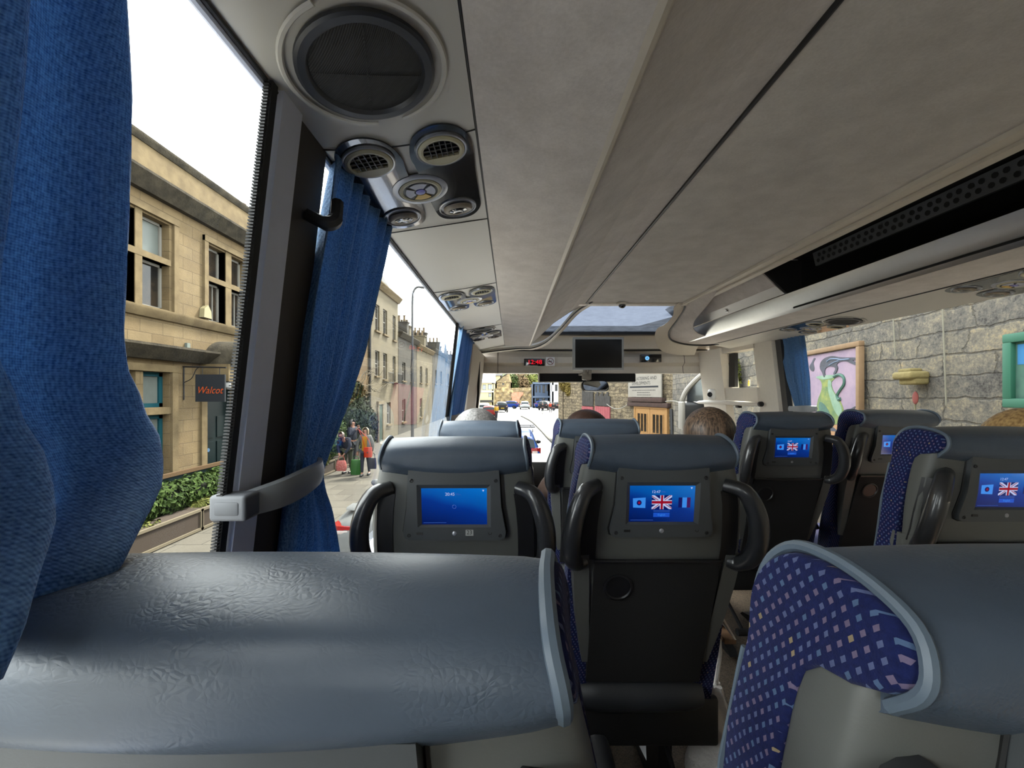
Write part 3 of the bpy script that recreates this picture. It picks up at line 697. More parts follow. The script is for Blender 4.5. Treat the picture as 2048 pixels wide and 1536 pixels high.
    for k_, (a0, mm) in enumerate(((45, BTN), (135, BTNY), (225, BTN), (315, BTN))):
        m = MB(); aa = [a0-90+i*7.2 for i in range(0, 11)] if False else [a0-36+45-45+i*7.2 for i in range(11)]
        off = -45 if k_ == 3 else 0
        poly = [(0.031*math.cos(math.radians(a-45)), 0.031*math.sin(math.radians(a-45))) for a in aa]+[(0.013*math.cos(math.radians(a-45)), 0.013*math.sin(math.radians(a-45))) for a in aa[::-1]]
        m.prism(poly, 'z', -0.013, -0.008); m.build('button', mm, di, local=True)
    m = MB(); m.lathe((0, 0, 0), (0, 0, -1), [(0.010, 0.006), (0.010, 0.014), (0.006, 0.0155)], 18); m.build('button', BTNB, di, local=True)
    return t
speaker(0.545, -1, 'large round black speaker in the left overhead panel, nearest the camera')
speaker(2.77, -1, 'small far black speaker in the left overhead panel near the front', 0.075)
speaker(2.36, 1, 'round dark speaker in the right overhead panel above the raven painting', 0.085)
service_unit(0.862, -1, 'nearest left overhead unit with two vents, two reading lamps and a button dial')
service_unit(1.89, -1, 'second left overhead vent unit, halfway to the front')
service_unit(3.08, -1, 'third left overhead vent unit, beside the far small speaker')
service_unit(2.62, 1, 'right overhead vent unit, just ahead of the round speaker')
service_unit(1.56, 1, 'right overhead vent unit at the right edge of the picture')

t = thing('ceiling_camera', 'small dome camera at the front edge of the ceiling', 'camera', (0.755, 2.80, CZ-0.02))
m = MB(); m.lathe((0.755, 2.79, CZ-0.004), (0, 0, -1), [(0.036, 0), (0.036, 0.008), (0.028, 0.014)], 20); m.build('base', CREAM, t)
m = MB(); m.ell((0.755, 2.785, CZ-0.022), (0.024, 0.024, 0.02), 16, 10); m.build('dome', GLOSSB, t)

# ---- front television, clock, sticker, indicator, blind, mirror
t = thing('television', 'flat black television hanging from the front bulkhead', 'television', (0.835, 3.92, 0.23))
x0, x1, z0, z1 = 0.590, 1.074, 0.225, 0.537
m = MB()
m.holed(lambda u, v, d: (u, 3.905+d, v), [x0, x1], [z0, z1], [(x0+0.022, x1-0.018, z0+0.02, z1-0.02)], 0.008)
m.rbox(x0, x1, 3.912, 3.955, z0, z1, 0.008); m.build('casing', mat('grey_tv_casing', (140, 138, 132), 0.4), t)
m = MB(); m.box(x0+0.02, x1-0.016, 3.908, 3.912, z0+0.018, z1-0.018); m.build('screen', mat('black_tv_screen', (6, 6, 7), 0.22), t)
m = MB(); m.box(0.76, 0.90, 3.95, 4.297, 0.48, 0.53); m.build('bracket', CREAM, t)
def flat_text(mb, body, size, cx, y, cz, mi, shear=0.0, sx=1.0, align='CENTER', flip=False):
    vs, fs = text_geo(body, size, shear, align, sx)
    mb.add([(cx+u, y, cz+v) for u, v in vs], fs, mi)
t = thing('clock_display', 'black clock display with red digits beside the no-smoking sign', 'clock', (0.24, 4.27, 0.29))
m = MB(); m.rbox(0.135, 0.35, 4.255, 4.30, 0.287, 0.362, 0.004); m.build('housing', GLOSSB, t)
m = MB(); flat_text(m, '12:48', 0.062, 0.247, 4.2535, 0.3245, 0, sx=1.12); m.build('digits', REDD, t, recalc=False, smooth=0)
t = thing('no_smoking_sign', 'square white no-smoking sign with black and red ring', 'sign', (0.405, 4.27, 0.28))
m = MB(); m.rbox(0.362, 0.455, 4.262, 4.30, 0.288, 0.378, 0.002); m.build('plate', WHITEP, t)
m = MB(); c = Vector((0.4085, 4.259, 0.333))
m.tube([c+Vector((0.034*math.cos(a), 0, 0.034*math.sin(a))) for a in [2*math.pi*i/28 for i in range(28)]], 0.0028, loop=True, n=6)
m.tube([c+Vector((-0.024, 0, 0.024)), c+Vector((0.024, 0, -0.024))], 0.0028, n=6)
m.build('ring', mat('dark_red_print', (120, 30, 40), 0.6), t)
m = MB(); m.box(0.386, 0.424, 4.2585, 4.2615, 0.328, 0.336); m.tube([(0.422, 4.26, 0.340), (0.428, 4.26, 0.350), (0.422, 4.26, 0.356)], 0.0015, n=5); m.build('cigarette', mat('dark_print', (60, 60, 70), 0.6), t)
t = thing('indicator_panel', 'black indicator panel with a round blue light right of the television', 'indicator', (1.46, 4.27, 0.31))
m = MB(); m.rbox(1.353, 1.565, 4.262, 4.32, 0.325, 0.408, 0.004); m.build('housing', GLOSSB, t)
m = MB(); c = Vector((1.415, 4.259, 0.367)); m.lathe(c, (0, -1, 0), [(0.021, -0.003), (0.021, 0.002)], 24); m.build('blue_light', BLUED, t)
m = MB(); m.tube([c+Vector((-0.008, -0.003, -0.009)), c+Vector((0, -0.003, 0.012)), c+Vector((0.008, -0.003, -0.009))], 0.0018, n=5, loop=False); m.tube([c+Vector((-0.005, -0.003, -0.003)), c+Vector((0.005, -0.003, -0.003))], 0.0018, n=5); m.build('symbol', mat('navy_print', (25, 60, 130), 0.5), t)
m = MB(); m.rbox(0.30, 1.34, 4.40, 4.43, 0.125, 0.215, 0.01, mi=0); m.box(0.30, 1.30, 4.395, 4.405, 0.118, 0.127, mi=1)
m.box(0.29, 0.305, 4.395, 4.43, 0.118, 0.215, mi=1)
tag(m.build('sun_blind', [mat('black_blind_cloth', (10, 10, 11), 0.9), CREAM]), 'black sun blind across the top of the windscreen', 'sun blind')
t = thing('interior_mirror', 'interior rear-view mirror hanging in the middle of the windscreen', 'mirror', (0.84, 4.0, 0.03))
m = MB(); m.rbox(0.715, 0.80, 4.07, 4.15, 0.135, 0.215, 0.01); m.rbox(0.715, 0.755, 4.06, 4.08, 0.19, 0.235, 0.006); m.rbox(0.765, 0.80, 4.06, 4.08, 0.19, 0.235, 0.006)
m.rbox(0.72, 0.795, 4.10, 4.39, 0.19, 0.214, 0.006); m.tube([(0.76, 4.11, 0.14), (0.80, 4.12, 0.10)], 0.014); m.build('bracket', mat('grey_bracket', (128, 122, 112), 0.5), t)
ms = MB(); out = [(-0.135, 0.0), (-0.125, 0.038), (-0.09, 0.05), (0.09, 0.055), (0.14, 0.042), (0.155, 0.0), (0.14, -0.042), (0.09, -0.052), (-0.09, -0.05), (-0.125, -0.036)]
sh = [(p.x, p.y) for p in smooth_path([(a, b, 0) for a, b in out], 5, True)]
M_ = Matrix.Translation((0.835, 4.08, 0.075)) @ Matrix.Rotation(math.radians(16), 4, 'Z') @ Matrix.Rotation(math.radians(-18), 4, 'X')
ms.prism(sh, 'y', 0.0, 0.03); ms.v = [M_ @ Vector(p) for p in ms.v]; ms.build('housing', BLACKP, t)
mg = MB(); mg.prism([(a*0.94, b*0.9) for a, b in sh], 'y', -0.003, 0.001); mg.v = [M_ @ Vector(p) for p in mg.v]; mg.build('mirror_glass', MIRROR, t)

# ---- curtains
def curtain(name, label, xf, sgn, left, right, ztop, zbot, folds, amp, ny=90, nz=60, ph=0.0, bulge=None, roll=0.0):
    """left/right: tables z -> y. Folds run downwards and crowd where the cloth is gathered."""
    m = MB()
    def fn(u, v):
        z = ztop+(zbot-ztop)*v; ya, yb = interp(left, z), interp(right, z); w = yb-ya
        uu = u+0.02*math.sin(7*v+3*u)
        s1 = math.sin(2*math.pi*(folds*uu)+ph+0.8*math.sin(3*v)); s2 = math.sin(2*math.pi*(folds*2.3*uu)+1.7+ph)
        x = xf(z)+sgn*(0.016+amp*(0.75*s1+0.25*s2)+(bulge(u, z) if bulge else 0)-roll*max(0, (u-0.84)/0.16)**1.5)
        return (x, ya+w*(u+0.012*s1), z)
    m.grid(fn, ny, nz)
    o = m.build(name, CURTAIN, smooth=180, recalc=False)
    sd = o.modifiers.new('thickness', 'SOLIDIFY'); sd.thickness = 0.002
    return tag(o, label, 'curtain', 'blue window curtains')
def near_bulge(u, z):
    return interp([(-0.2, 0.115), (-0.111, 0.105), (-0.09, 0.085), (-0.0576, 0.055), (-0.02, 0.024), (0.02, 0.006), (0.1, 0.0)], z)
curtain('curtain', 'large blue curtain in the left foreground, hanging onto the near seat', xl, 1,
        [(-0.6, 0.02), (-0.2, 0.02), (0.42, 0.02)],
        [(-0.13, 0.268), (-0.111, 0.284), (-0.09, 0.322), (-0.075, 0.350), (-0.0576, 0.370), (-0.035, 0.384), (0.0, 0.384), (0.05, 0.374), (0.1, 0.374), (0.25, 0.362), (0.36, 0.343), (0.42, 0.335)], 0.42, -0.128, 3.3, 0.030, bulge=near_bulge, ph=0.6, roll=0.055)
curtain('curtain', 'blue curtain behind the grey pillar, gathered by the grey tieback', xl, 1,
        [(-0.6, 0.63), (-0.3, 0.66), (-0.17, 0.675), (-0.1, 0.668), (0.1, 0.672), (0.42, 0.70)],
        [(-0.6, 1.02), (-0.4, 0.935), (-0.3, 0.878), (-0.235, 0.835), (-0.185, 0.79), (-0.15, 0.772), (-0.11, 0.792), (-0.064, 0.827), (0.0, 0.868), (0.097, 0.918), (0.25, 0.962), (0.42, 1.015)], 0.42, -0.6, 6.2, 0.015, ph=0.2)
curtain('curtain', 'narrow blue curtain at the far left beside the windscreen', xl, 1,
        [(-0.6, 2.47), (-0.2, 2.36), (0.1, 2.44), (0.42, 2.50)],
        [(-0.6, 3.1), (-0.25, 3.02), (-0.18, 3.05), (0.1, 3.22), (0.42, 3.3)], 0.42, -0.6, 5.0, 0.018, ph=1.0)
curtain('curtain', 'blue curtain by the right window, left of the raven painting', xr, -1,
        [(-0.6, 2.80), (-0.14, 2.86), (-0.1, 2.85), (0.1, 2.83), (0.42, 2.83)],
        [(-0.6, 3.12), (-0.14, 2.99), (-0.1, 2.99), (0.1, 3.04), (0.42, 3.08)], 0.42, -0.6, 6.0, 0.014, ph=2.0)
def tieback(label, pts, h, sgn, xf):
    t = thing('curtain_tieback', label, 'curtain tieback', (pts[0][0], pts[0][1], pts[0][2]-h))
    m = MB(); P = smooth_path(pts, 6); rings = []
    for i, p in enumerate(P):
        hh = h*(0.80+0.2*math.sin(math.pi*min(1, i/len(P)*1.3)))
        rings.append([p+Vector((0, 0, -hh)), p+Vector((sgn*0.008, 0.0, -hh*0.9)), p+Vector((sgn*0.012, 0, 0)), p+Vector((sgn*0.008, 0, hh*0.9)), p+Vector((0, 0, hh)), p+Vector((-sgn*0.006, 0, 0))])
    m.loft(rings); m.build('band', TIE, t)
    return t, P
t, P = tieback('grey plastic tieback band clasped round the second left curtain', [(xl(-.2)+0.03, 0.553, -0.150), (xl(-.2)+0.052, 0.60, -0.146), (xl(-.2)+0.058, 0.66, -0.141), (xl(-.2)+0.050, 0.72, -0.138), (xl(-.2)+0.03, 0.765, -0.136)], 0.022, 1, xl)
m = MB(); m.rbox(xl(-.2)+0.0, xl(-.2)+0.048, 0.528, 0.562, -0.166, -0.132, 0.005, 3, mi=0)
m.rbox(xl(-.2)+0.008, xl(-.2)+0.040, 0.5265, 0.532, -0.158, -0.140, 0.004, 2, mi=1); m.build('clip', [mat('pale_tieback_clip', (74, 76, 80), 0.6), mat('clip_recess', (62, 64, 68), 0.6)], t)
tieback('grey tieback band on the far left curtain', [(xl(-.2)+0.01, 2.36, -0.16), (xl(-.2)+0.05, 2.5, -0.158), (xl(-.2)+0.04, 2.75, -0.155)], 0.03, 1, xl)
tieback('grey tieback band on the right curtain', [(xr(-.12)-0.01, 2.80, -0.105), (xr(-.12)-0.05, 2.88, -0.108), (xr(-.12)-0.04, 3.03, -0.112)], 0.024, -1, xr)
m = MB(); m.tube(smooth_path([(xl(.28)+0.012, 0.652, 0.285), (xl(.28)+0.040, 0.655, 0.272), (xl(.28)+0.052, 0.664, 0.282), (xl(.28)+0.05, 0.676, 0.315)], 5), [0.010]*5+[0.012]*6+[0.010]*5, n=8)
tag(m.build('coat_hook', BLACKP), 'black coat hook on the grey window pillar', 'coat hook')
# ---------------------------------------------------------------- seats (local frame: x right, y forward, z up from the coach floor, crown of the headrest at y = 0)
SCREEN_BG = m_emit('blue_screen', stops=((0.0, (0.0, 0.008, 0.10, 1)), (0.45, (0.0, 0.03, 0.26, 1)), (0.62, (0.0, 0.09, 0.42, 1)), (1.0, (0.0, 0.17, 0.62, 1))), strength=0.85)
SC_W = m_emit('screen_white', col=(190, 205, 245), strength=0.85)
SC_R = m_emit('screen_red', col=(170, 10, 40), strength=0.7)
SC_L = m_emit('screen_light_blue', col=(60, 145, 240), strength=0.85)
SC_B = m_emit('screen_button_blue', col=(25, 85, 205), strength=0.8)
SC_D = m_emit('screen_dim_text', col=(60, 105, 205), strength=0.7)
SC_N = m_emit('screen_navy', col=(12, 20, 105), strength=0.7)
SC_P = m_emit('screen_dim_red', col=(70, 18, 92), strength=0.8)
SEATNO = mat('seat_number_plate', (150, 152, 150), 0.5); INK = mat('black_ink', (8, 8, 8), 0.6)

HP = [(-0.066, -0.064), (-0.082, -0.046), (-0.084, -0.031), (-0.074, -0.015), (-0.050, -0.005), (-0.022, 0.0), (0.004, -0.001), (0.022, -0.009), (0.036, -0.026), (0.044, -0.055), (0.047, -0.10)]
CROWN = 1.15
def shell_y(z):
    """rear face of the back shell"""
    return interp([(0.40, 0.105), (0.50, 0.08), (0.75, 0.002), (0.90, -0.042), (1.0, -0.060), (1.07, -0.066), (1.12, -0.066)], z)
def fill_screen(m, kind):
    """screen face in the plane y = 0 (x, z centred); material 0 background"""
    W, Hh = 0.0715, 0.0410
    n = 12
    for i in range(n):
        for j in range(n):
            a, b = -W+2*W*i/n, -W+2*W*(i+1)/n; c, d = -Hh+2*Hh*j/n, -Hh+2*Hh*(j+1)/n
            m.add([(a, 0, c), (b, 0, c), (b, 0, d), (a, 0, d)], [(0, 1, 2, 3)], 0)
    L = [0]
    def poly(pts, mi, lay=1): m.add([(u, -0.00025*lay, v) for u, v in pts], [tuple(range(len(pts)))], mi)
    def rect(a, b, c, d, mi, lay=1): poly([(a, c), (b, c), (b, d), (a, d)], mi, lay)
    def arc(cx, cz, r): m.tube([(cx+r*math.cos(q), -0.0006, cz+r*math.sin(q)) for q in [2*math.pi*i/16 for i in range(16)]], 0.0005, n=4, loop=True, mi=5)
    poly([(0.061, 0.0375), (0.066, 0.0375), (0.0635, 0.033)], 1)
    rect(-0.068, -0.018, -0.0375, -0.0365, 5)
    if kind == 'clock':
        flat_text2(m, '20:45', 0.0095, -0.009, 0.0275, 1); rect(0.004, 0.010, 0.0285, 0.0295, 5); rect(0.004, 0.015, 0.026, 0.027, 5)
        arc(0.0, -0.0005, 0.004)
    else:
        flat_text2(m, '12:47', 0.0085, -0.014, 0.0270, 1); rect(-0.002, 0.006, 0.0275, 0.0285, 5); rect(-0.002, 0.008, 0.0255, 0.0262, 5)
        # left: white flag with a disc, slightly turned away
        poly([(-0.064, 0.0125), (-0.036, 0.0145), (-0.036, -0.0095), (-0.063, -0.0085)], 3)
        poly([(-0.050+0.0055*math.cos(q), 0.0025+0.006*math.sin(q)) for q in [2*math.pi*i/18 for i in range(18)]], 6, 2)
        poly([(-0.050+0.0025*math.cos(q), 0.0025+0.0028*math.sin(q)) for q in [2*math.pi*i/12 for i in range(12)]], 2, 3)
        # middle: union flag
        x0, x1, z0, z1 = -0.0225, 0.0215, -0.0120, 0.0195; cx, cz = (x0+x1)/2, (z0+z1)/2
        rect(x0, x1, z0, z1, 6, 1)
        dx, dz = 0.0058, 0.0042
        poly([(x0, z0), (x0+dx, z0), (x1, z1-dz), (x1, z1), (x1-dx, z1), (x0, z0+dz)], 1, 2)
        poly([(x0, z1), (x0, z1-dz), (x1-dx, z0), (x1, z0), (x1, z0+dz), (x0+dx, z1)], 1, 2)
        e = 0.0013
        poly([(x0+e, z0), (x0+3*e, z0), (cx+e, cz), (cx-e, cz)], 2, 3); poly([(x1-e, z1), (x1-3*e, z1), (cx-e, cz), (cx+e, cz)], 2, 3)
        poly([(x0, z1-e), (x0, z1-2.6*e), (cx-e, cz), (cx+e, cz)], 2, 3); poly([(x1, z0+e), (x1, z0+2.6*e), (cx+e, cz), (cx-e, cz)], 2, 3)
        rect(cx-0.0042, cx+0.0042, z0, z1, 1, 4); rect(x0, x1, cz-0.0048, cz+0.0048, 1, 4)
        rect(cx-0.0024, cx+0.0024, z0, z1, 2, 5); rect(x0, x1, cz-0.0029, cz+0.0029, 2, 5)
        # right: three stripes
        rect(0.036, 0.0445, -0.0085, 0.0145, 6); rect(0.0445, 0.0545, -0.0085, 0.0145, 3); rect(0.0545, 0.0625, -0.0085, 0.0145, 7, 1)
        rect(-0.018, 0.018, -0.0172, -0.0155, 5); rect(-0.018, 0.018, -0.0300, -0.0200, 4)
        flat_text2(m, 'English', 0.0062, 0, -0.025, 3)
def flat_text2(m, body, size, cx, cz, mi, lay=3):
    vs, fs = text_geo(body, size); m.add([(cx+u, -0.00025*lay, cz+v) for u, v in vs], fs, mi)

def taper(b, a=0.0): return 1-0.055*max(0, min(1, (b-(CROWN-0.05))/0.05))**1.5-0.05*max(0, min(1, -a/0.08))
def make_seat(kind, number=None):
    t = thing('coach_seat', 'seat', 'seat')
    P = smooth_path([(a, b, 0) for a, b in HP], 4); prof = [(p.x, p.y+CROWN) for p in P]
    # headrest: leatherette roll over the top and rear, ends slightly drawn in
    m = MB(); HW = 0.166; rings = []
    nst = 25
    for i in range(nst):
        q = -1+2*i/(nst-1); x = HW*q
        s = 1-0.025*max(0, (abs(q)-0.90)/0.10)**2; sag = 0.021*(1-q*q)
        ring = []
        for j, (a, b) in enumerate(prof):
            zb = b-(sag if a < -0.06 and b < CROWN-0.036 else 0)-0.004*q*q
            ring.append((x*taper(b, a), -0.01+(a+0.01)*s, CROWN-0.06+(zb-CROWN+0.06)*s))
        ring += [(x, 0.036, CROWN-0.112), (x, -0.03, CROWN-0.09)]
        rings.append(ring)
    m.loft(rings); hr = m.build('headrest', LEATHER, t, local=True, smooth=60)
    for sx in (-1, 1):
        m = MB(); m.tube([(sx*(HW+0.001)*taper(b, a), -0.01+(a+0.01)*0.975, CROWN-0.06+(b-CROWN+0.06)*0.975) for a, b in prof], 0.0042, n=8)
        m.build('piping', PIPING, hr, local=True)
    # moquette body of the backrest; its sides show below and beside the headrest
    m = MB()
    body = [(-0.01+(a+0.01)*0.93, CROWN-0.055+(b-CROWN+0.055)*0.90) for a, b in prof if b > CROWN-0.058 or a > 0]
    top = [(a, b) for a, b in body]
    side = top+[(0.051, 0.98), (0.074, 0.80), (0.125, 0.60), (0.15, 0.46), (0.09, 0.46), (0.06, 0.60), (0.022, 0.80), (0.0, 0.95), (-0.005, 0.995), (-0.012, 1.055), (-0.018, 1.072), (-0.030, 1.083), (-0.052, 1.087)]
    rings = []
    for x, s in ((-0.188, 0.90), (-0.186, 0.955), (-0.180, 0.985), (0.180, 0.985), (0.186, 0.955), (0.188, 0.90)):
        ring = []
        for a, b in side:
            wx = x*interp([(0.46, 0.97), (0.75, 1.04), (0.95, 1.02), (1.02, 0.97), (1.06, 0.935), (1.15, 0.925)], b)*taper(b, a)
            ya = 0.03+(a-0.03)*s if b > 0.95 else 0.07+(a-0.07)*(0.5+0.5*s)
            ring.append((wx, ya, CROWN-0.06+(b-CROWN+0.06)*s if b > 0.95 else b))
        rings.append(ring)
    m.loft(rings); m.build('backrest_cushion', FABRIC, t, local=True, smooth=50)
    for sx in (-1, 1):
        m = MB()
        pts = [(0.047, 1.05), (0.053, 0.98), (0.076, 0.80), (0.127, 0.60), (0.152, 0.47)]
        m.tube([(sx*0.186*interp([(0.46, 0.97), (0.75, 1.04), (0.95, 1.02), (1.02, 0.97), (1.06, 0.935), (1.15, 0.925)], b), a, b) for a, b in smooth2(pts)], 0.0028, n=6)
        m.build('piping', PIPING, t, local=True)
    # rear shell
    m = MB(); rings = []
    Ws = [(0.70, 0.172), (0.78, 0.182), (0.86, 0.190), (0.93, 0.190), (0.99, 0.186), (1.04, 0.178), (1.075, 0.171), (1.10, 0.167), (1.115, 0.161)]
    zs = [0.70, 0.74, 0.78, 0.82, 0.86, 0.90, 0.94, 0.98, 1.01, 1.04, 1.06, 1.08, 1.095, 1.105, 1.112]
    for z in zs:
        w = interp(Ws, z); yr = shell_y(z); yf = interp([(0.7, 0.05), (0.85, 0.012), (1.02, 0.006), (1.08, 0.003), (1.112, -0.01)], z)
        k = 1 if z < 1.09 else 1-(z-1.09)*3
        rings.append(superell(0, (yr+yf)/2, w*k, (yf-yr)/2, 5.0, 44, z if z < 1.06 else z))
    m.loft(rings); sh = m.build('back_shell', SHELL, t, local=True, smooth=50)
    # shell arms running down either side of the pocket
    for sx in (-1, 1):
        m = MB(); m.loft([[(sx*xo, shell_y(z)-0.004, z), (sx*xi, shell_y(z)-0.004, z), (sx*xi, shell_y(z)+0.05, z), (sx*xo, shell_y(z)+0.06, z)] for z, xo, xi in ((0.88, 0.190, 0.155), (0.80, 0.186, 0.150), (0.72, 0.178, 0.146), (0.64, 0.166, 0.140), (0.58, 0.155, 0.138))])
        m.build('shell_arm', SHELL, t, local=True)
    # monitor surround
    m = MB(); zt, zb = 1.084, 0.928
    out = [(-0.098, zt), (0.098, zt), (0.103, 1.0), (0.113, 0.945), (0.110, 0.932), (0.100, 0.927), (-0.100, 0.927), (-0.110, 0.932), (-0.113, 0.945), (-0.103, 1.0)]
    front = [(x, shell_y(z)-0.013, z) for x, z in out]; back = [(x*1.0, shell_y(z)+0.012, z) for x, z in out]
    edge = [(x*1.03, shell_y(z)-0.0015, z-(0.003 if z < 0.94 else 0)) for x, z in out]
    so, si = 0.0, 0.0
    # frame ring with a recessed screen opening
    cx0, cx1, cz0, cz1 = -0.0735, 0.0735, 0.962, 1.047
    mon = MB()
    n = len(out)
    mon.loft([back, [(x, shell_y(z)-0.010, z) for x, z in out], front], caps=False)
    # front face stitched between outline and opening
    def op(x, z, d): return (x, shell_y(z)-0.013+d, z)
    us = [-0.098, -0.079, -0.0735, 0.0735, 0.079, 0.098]
    ring_out = [(-0.098, zt), (0.098, zt), (0.103, 1.0), (0.113, 0.945), (0.110, 0.932), (0.100, 0.927), (-0.100, 0.927), (-0.110, 0.932), (-0.113, 0.945), (-0.103, 1.0)]
    ring_in = [(-0.080, 1.053), (0.080, 1.053), (0.080, 1.0), (0.080, 0.970), (0.080, 0.957), (0.070, 0.957), (-0.070, 0.957), (-0.080, 0.957), (-0.080, 0.970), (-0.080, 1.0)]
    ring_in2 = [(-0.0715, 1.044), (0.0715, 1.044), (0.0715, 1.0), (0.0715, 0.970), (0.0715, 0.962), (0.065, 0.962), (-0.065, 0.962), (-0.0715, 0.962), (-0.0715, 0.970), (-0.0715, 1.0)]
    mon.loft([[op(x, z, 0) for x, z in ring_out], [op(x, z, 0) for x, z in ring_in], [op(x, z, 0.006) for x, z in ring_in2], [op(x, z, 0.009) for x, z in ring_in2]], caps=False)
    mo = mon.build('monitor_surround', SHELLD, t, local=True, smooth=25)
    g = MB(); g.tube([(x*1.015, shell_y(z)-0.001, z) for x, z in out[2:]+out[:2]], 0.0022, n=5, loop=True); g.build('panel_gap', RUBBER, mo, local=True)
    s = MB(); fill_screen(s, kind)
    zc = 1.003; slope_ = (shell_y(1.04)-shell_y(0.97))/0.07
    s.v = [(x, shell_y(zc)-0.0052+slope_*z+y, zc+z) for x, y, z in s.v]
    s.build('screen', [SCREEN_BG, SC_W, SC_R, SC_L, SC_B, SC_D, SC_N, SC_P], mo, local=True, smooth=0, recalc=False)
    for x, z in ((-0.091, 1.062), (0.091, 1.062), (-0.1, 0.938), (0.1, 0.938)):
        m = MB(); m.lathe((x, shell_y(z)-0.012, z), (0, -1, 0), [(0.0042, 0), (0.0042, 0.0018), (0.003, 0.0026), (0.002, 0.0018)], 12); m.build('screw', DARKM, mo, local=True)
    m = MB(); m.box(-0.083, -0.069, shell_y(.943)-0.0145, shell_y(.943), 0.9405, 0.9455); m.build('usb_port', BLACKP, mo, local=True)
    m = MB(); m.lathe((0.0, shell_y(.942)-0.012, 0.943), (0, -1, 0), [(0.005, 0), (0.005, 0.002), (0.003, 0.003)], 14); m.build('push_button', SILV, mo, local=True)
    m = MB(); m.lathe((0.078, shell_y(.942)-0.012, 0.944), (0, -1, 0), [(0.0042, 0), (0.0042, 0.0016), (0.0026, 0.0016), (0.0024, -0.002)], 14); m.build('headphone_jack', BLACKP, mo, local=True)
    if number:
        m = MB(); m.box(0.0245, 0.0415, shell_y(.946)-0.0140, shell_y(.946), 0.9385, 0.9525, mi=0)
        vs, fs = text_geo(number, 0.0125); m.add([(0.033+u, shell_y(.946)-0.0145, 0.9455+v) for u, v in vs], fs, 1)
        m.build('seat_number', [SEATNO, INK], mo, local=True, smooth=0, recalc=False)
    # grab handles: open loops standing out at the rear corners
    for sx in (-1, 1):
        m = MB()
        pth = smooth_path([(sx*0.140, shell_y(1.045)+0.004, 1.043), (sx*0.172, shell_y(1.03)-0.022, 1.032), (sx*0.193, shell_y(0.99)-0.034, 0.985), (sx*0.201, shell_y(0.93)-0.036, 0.93), (sx*0.197, shell_y(0.885)-0.026, 0.885), (sx*0.184, shell_y(0.86)-0.008, 0.862), (sx*0.165, shell_y(0.86)+0.006, 0.862)], 5)
        rr = [0.0150+0.0055*math.sin(math.pi*i/(len(pth)-1)) for i in range(len(pth))]
        m.tube(pth, rr, n=12); h = m.build('handle', HANDLE, t, local=True)
        m = MB(); z0, z1 = 0.868, 1.035
        m.loft([[(sx*(interp(Ws, z)-0.050), shell_y(z)-0.0018, z), (sx*(interp(Ws, z)-0.014), shell_y(z)-0.0012, z), (sx*(interp(Ws, z)+0.0015), shell_y(z)+0.02, z), (sx*(interp(Ws, z)-0.03), shell_y(z)+0.03, z)] for z in (0.868, 0.90, 0.95, 1.0, 1.03)])
        m.build('handle_recess', BLACKP, h, local=True)
    # pocket board, roll at the foot, seat cushion, armrests, legs, footrest
    m = MB()
    m.loft([[(-0.142, shell_y(z)-0.008, z), (0.142, shell_y(z)-0.008, z), (0.142, shell_y(z)+0.03, z), (-0.142, shell_y(z)+0.03, z)] for z in (0.52, 0.62, 0.72, 0.80, 0.865)])
    pk = m.build('back_pocket', POCKET, t, local=True)
    m = MB(); m.tube([(-0.142, shell_y(0.862)-0.009, 0.866), (0.142, shell_y(0.862)-0.009, 0.866)], 0.005, n=8); m.build('pocket_rim', BLACKP, pk, local=True)
    m = MB(); m.lathe((-0.085, shell_y(0.80)-0.008, 0.80), (0, -1, -0.25), [(0.034, 0), (0.034, 0.004), (0.030, 0.005), (0.028, 0.002)], 24); m.build('cup_holder', BLACKP, pk, local=True)
    m = MB(); rings = []
    for i in range(13):
        q = -1+2*i/12; x = 0.155*q; r = 0.045*(1-0.25*abs(q)**6)
        rings.append([(x, 0.10+r*1.1*math.cos(a), 0.475+r*math.sin(a)) for a in [2*math.pi*k/16 for k in range(16)]])
    m.loft(rings); m.build('foot_roll', mat_roll, t, local=True, smooth=60)
    m = MB(); rings = []
    for y, zt_ in ((0.12, 0.44), (0.14, 0.475), (0.22, 0.485), (0.45, 0.495), (0.53, 0.485), (0.56, 0.44)):
        rings.append([(-0.20, y, 0.37), (-0.205, y, 0.40), (-0.20, y, zt_-0.012), (-0.185, y, zt_), (0.185, y, zt_), (0.20, y, zt_-0.012), (0.205, y, 0.40), (0.20, y, 0.37)])
    m.loft(rings); m.build('seat_cushion', FABRIC, t, local=True, smooth=60)
    m = MB(); m.box(-0.19, 0.19, 0.13, 0.54, 0.33, 0.37); m.rbox(-0.208, 0.208, 0.095, 0.118, 0.33, 0.455, 0.008); m.build('seat_frame', DARKM, t, local=True)
    for sx in (-1, 1):
        m = MB(); m.rbox(sx*0.215-0.02, sx*0.215+0.02, 0.14, 0.44, 0.62, 0.66, 0.015, 3); m.tube([(sx*0.215, 0.16, 0.64), (sx*0.2, 0.13, 0.58)], 0.014); m.build('armrest', BLACKP, t, local=True)
    for x in (-0.13, 0.13):
        m = MB(); m.loft([[(x-0.02, y0, z), (x+0.02, y0, z), (x+0.02, y1, z), (x-0.02, y1, z)] for z, y0, y1 in ((0.0, 0.14, 0.52), (0.02, 0.16, 0.50), (0.05, 0.27, 0.37), (0.33, 0.25, 0.40))]); m.build('leg', DARKM, t, local=True)
    m = MB(); m.tube([(-0.15, 0.08, 0.15), (0.15, 0.08, 0.15)], 0.016, n=10)
    for x in (-0.12, 0.12): m.tube([(x, 0.08, 0.15), (x, 0.28, 0.25)], 0.008)
    m.build('footrest', DARKM, t, local=True)
    return t
def smooth2(pts, n=5): return [(p.x, p.y) for p in smooth_path([(a, b, 0) for a, b in pts], n)]
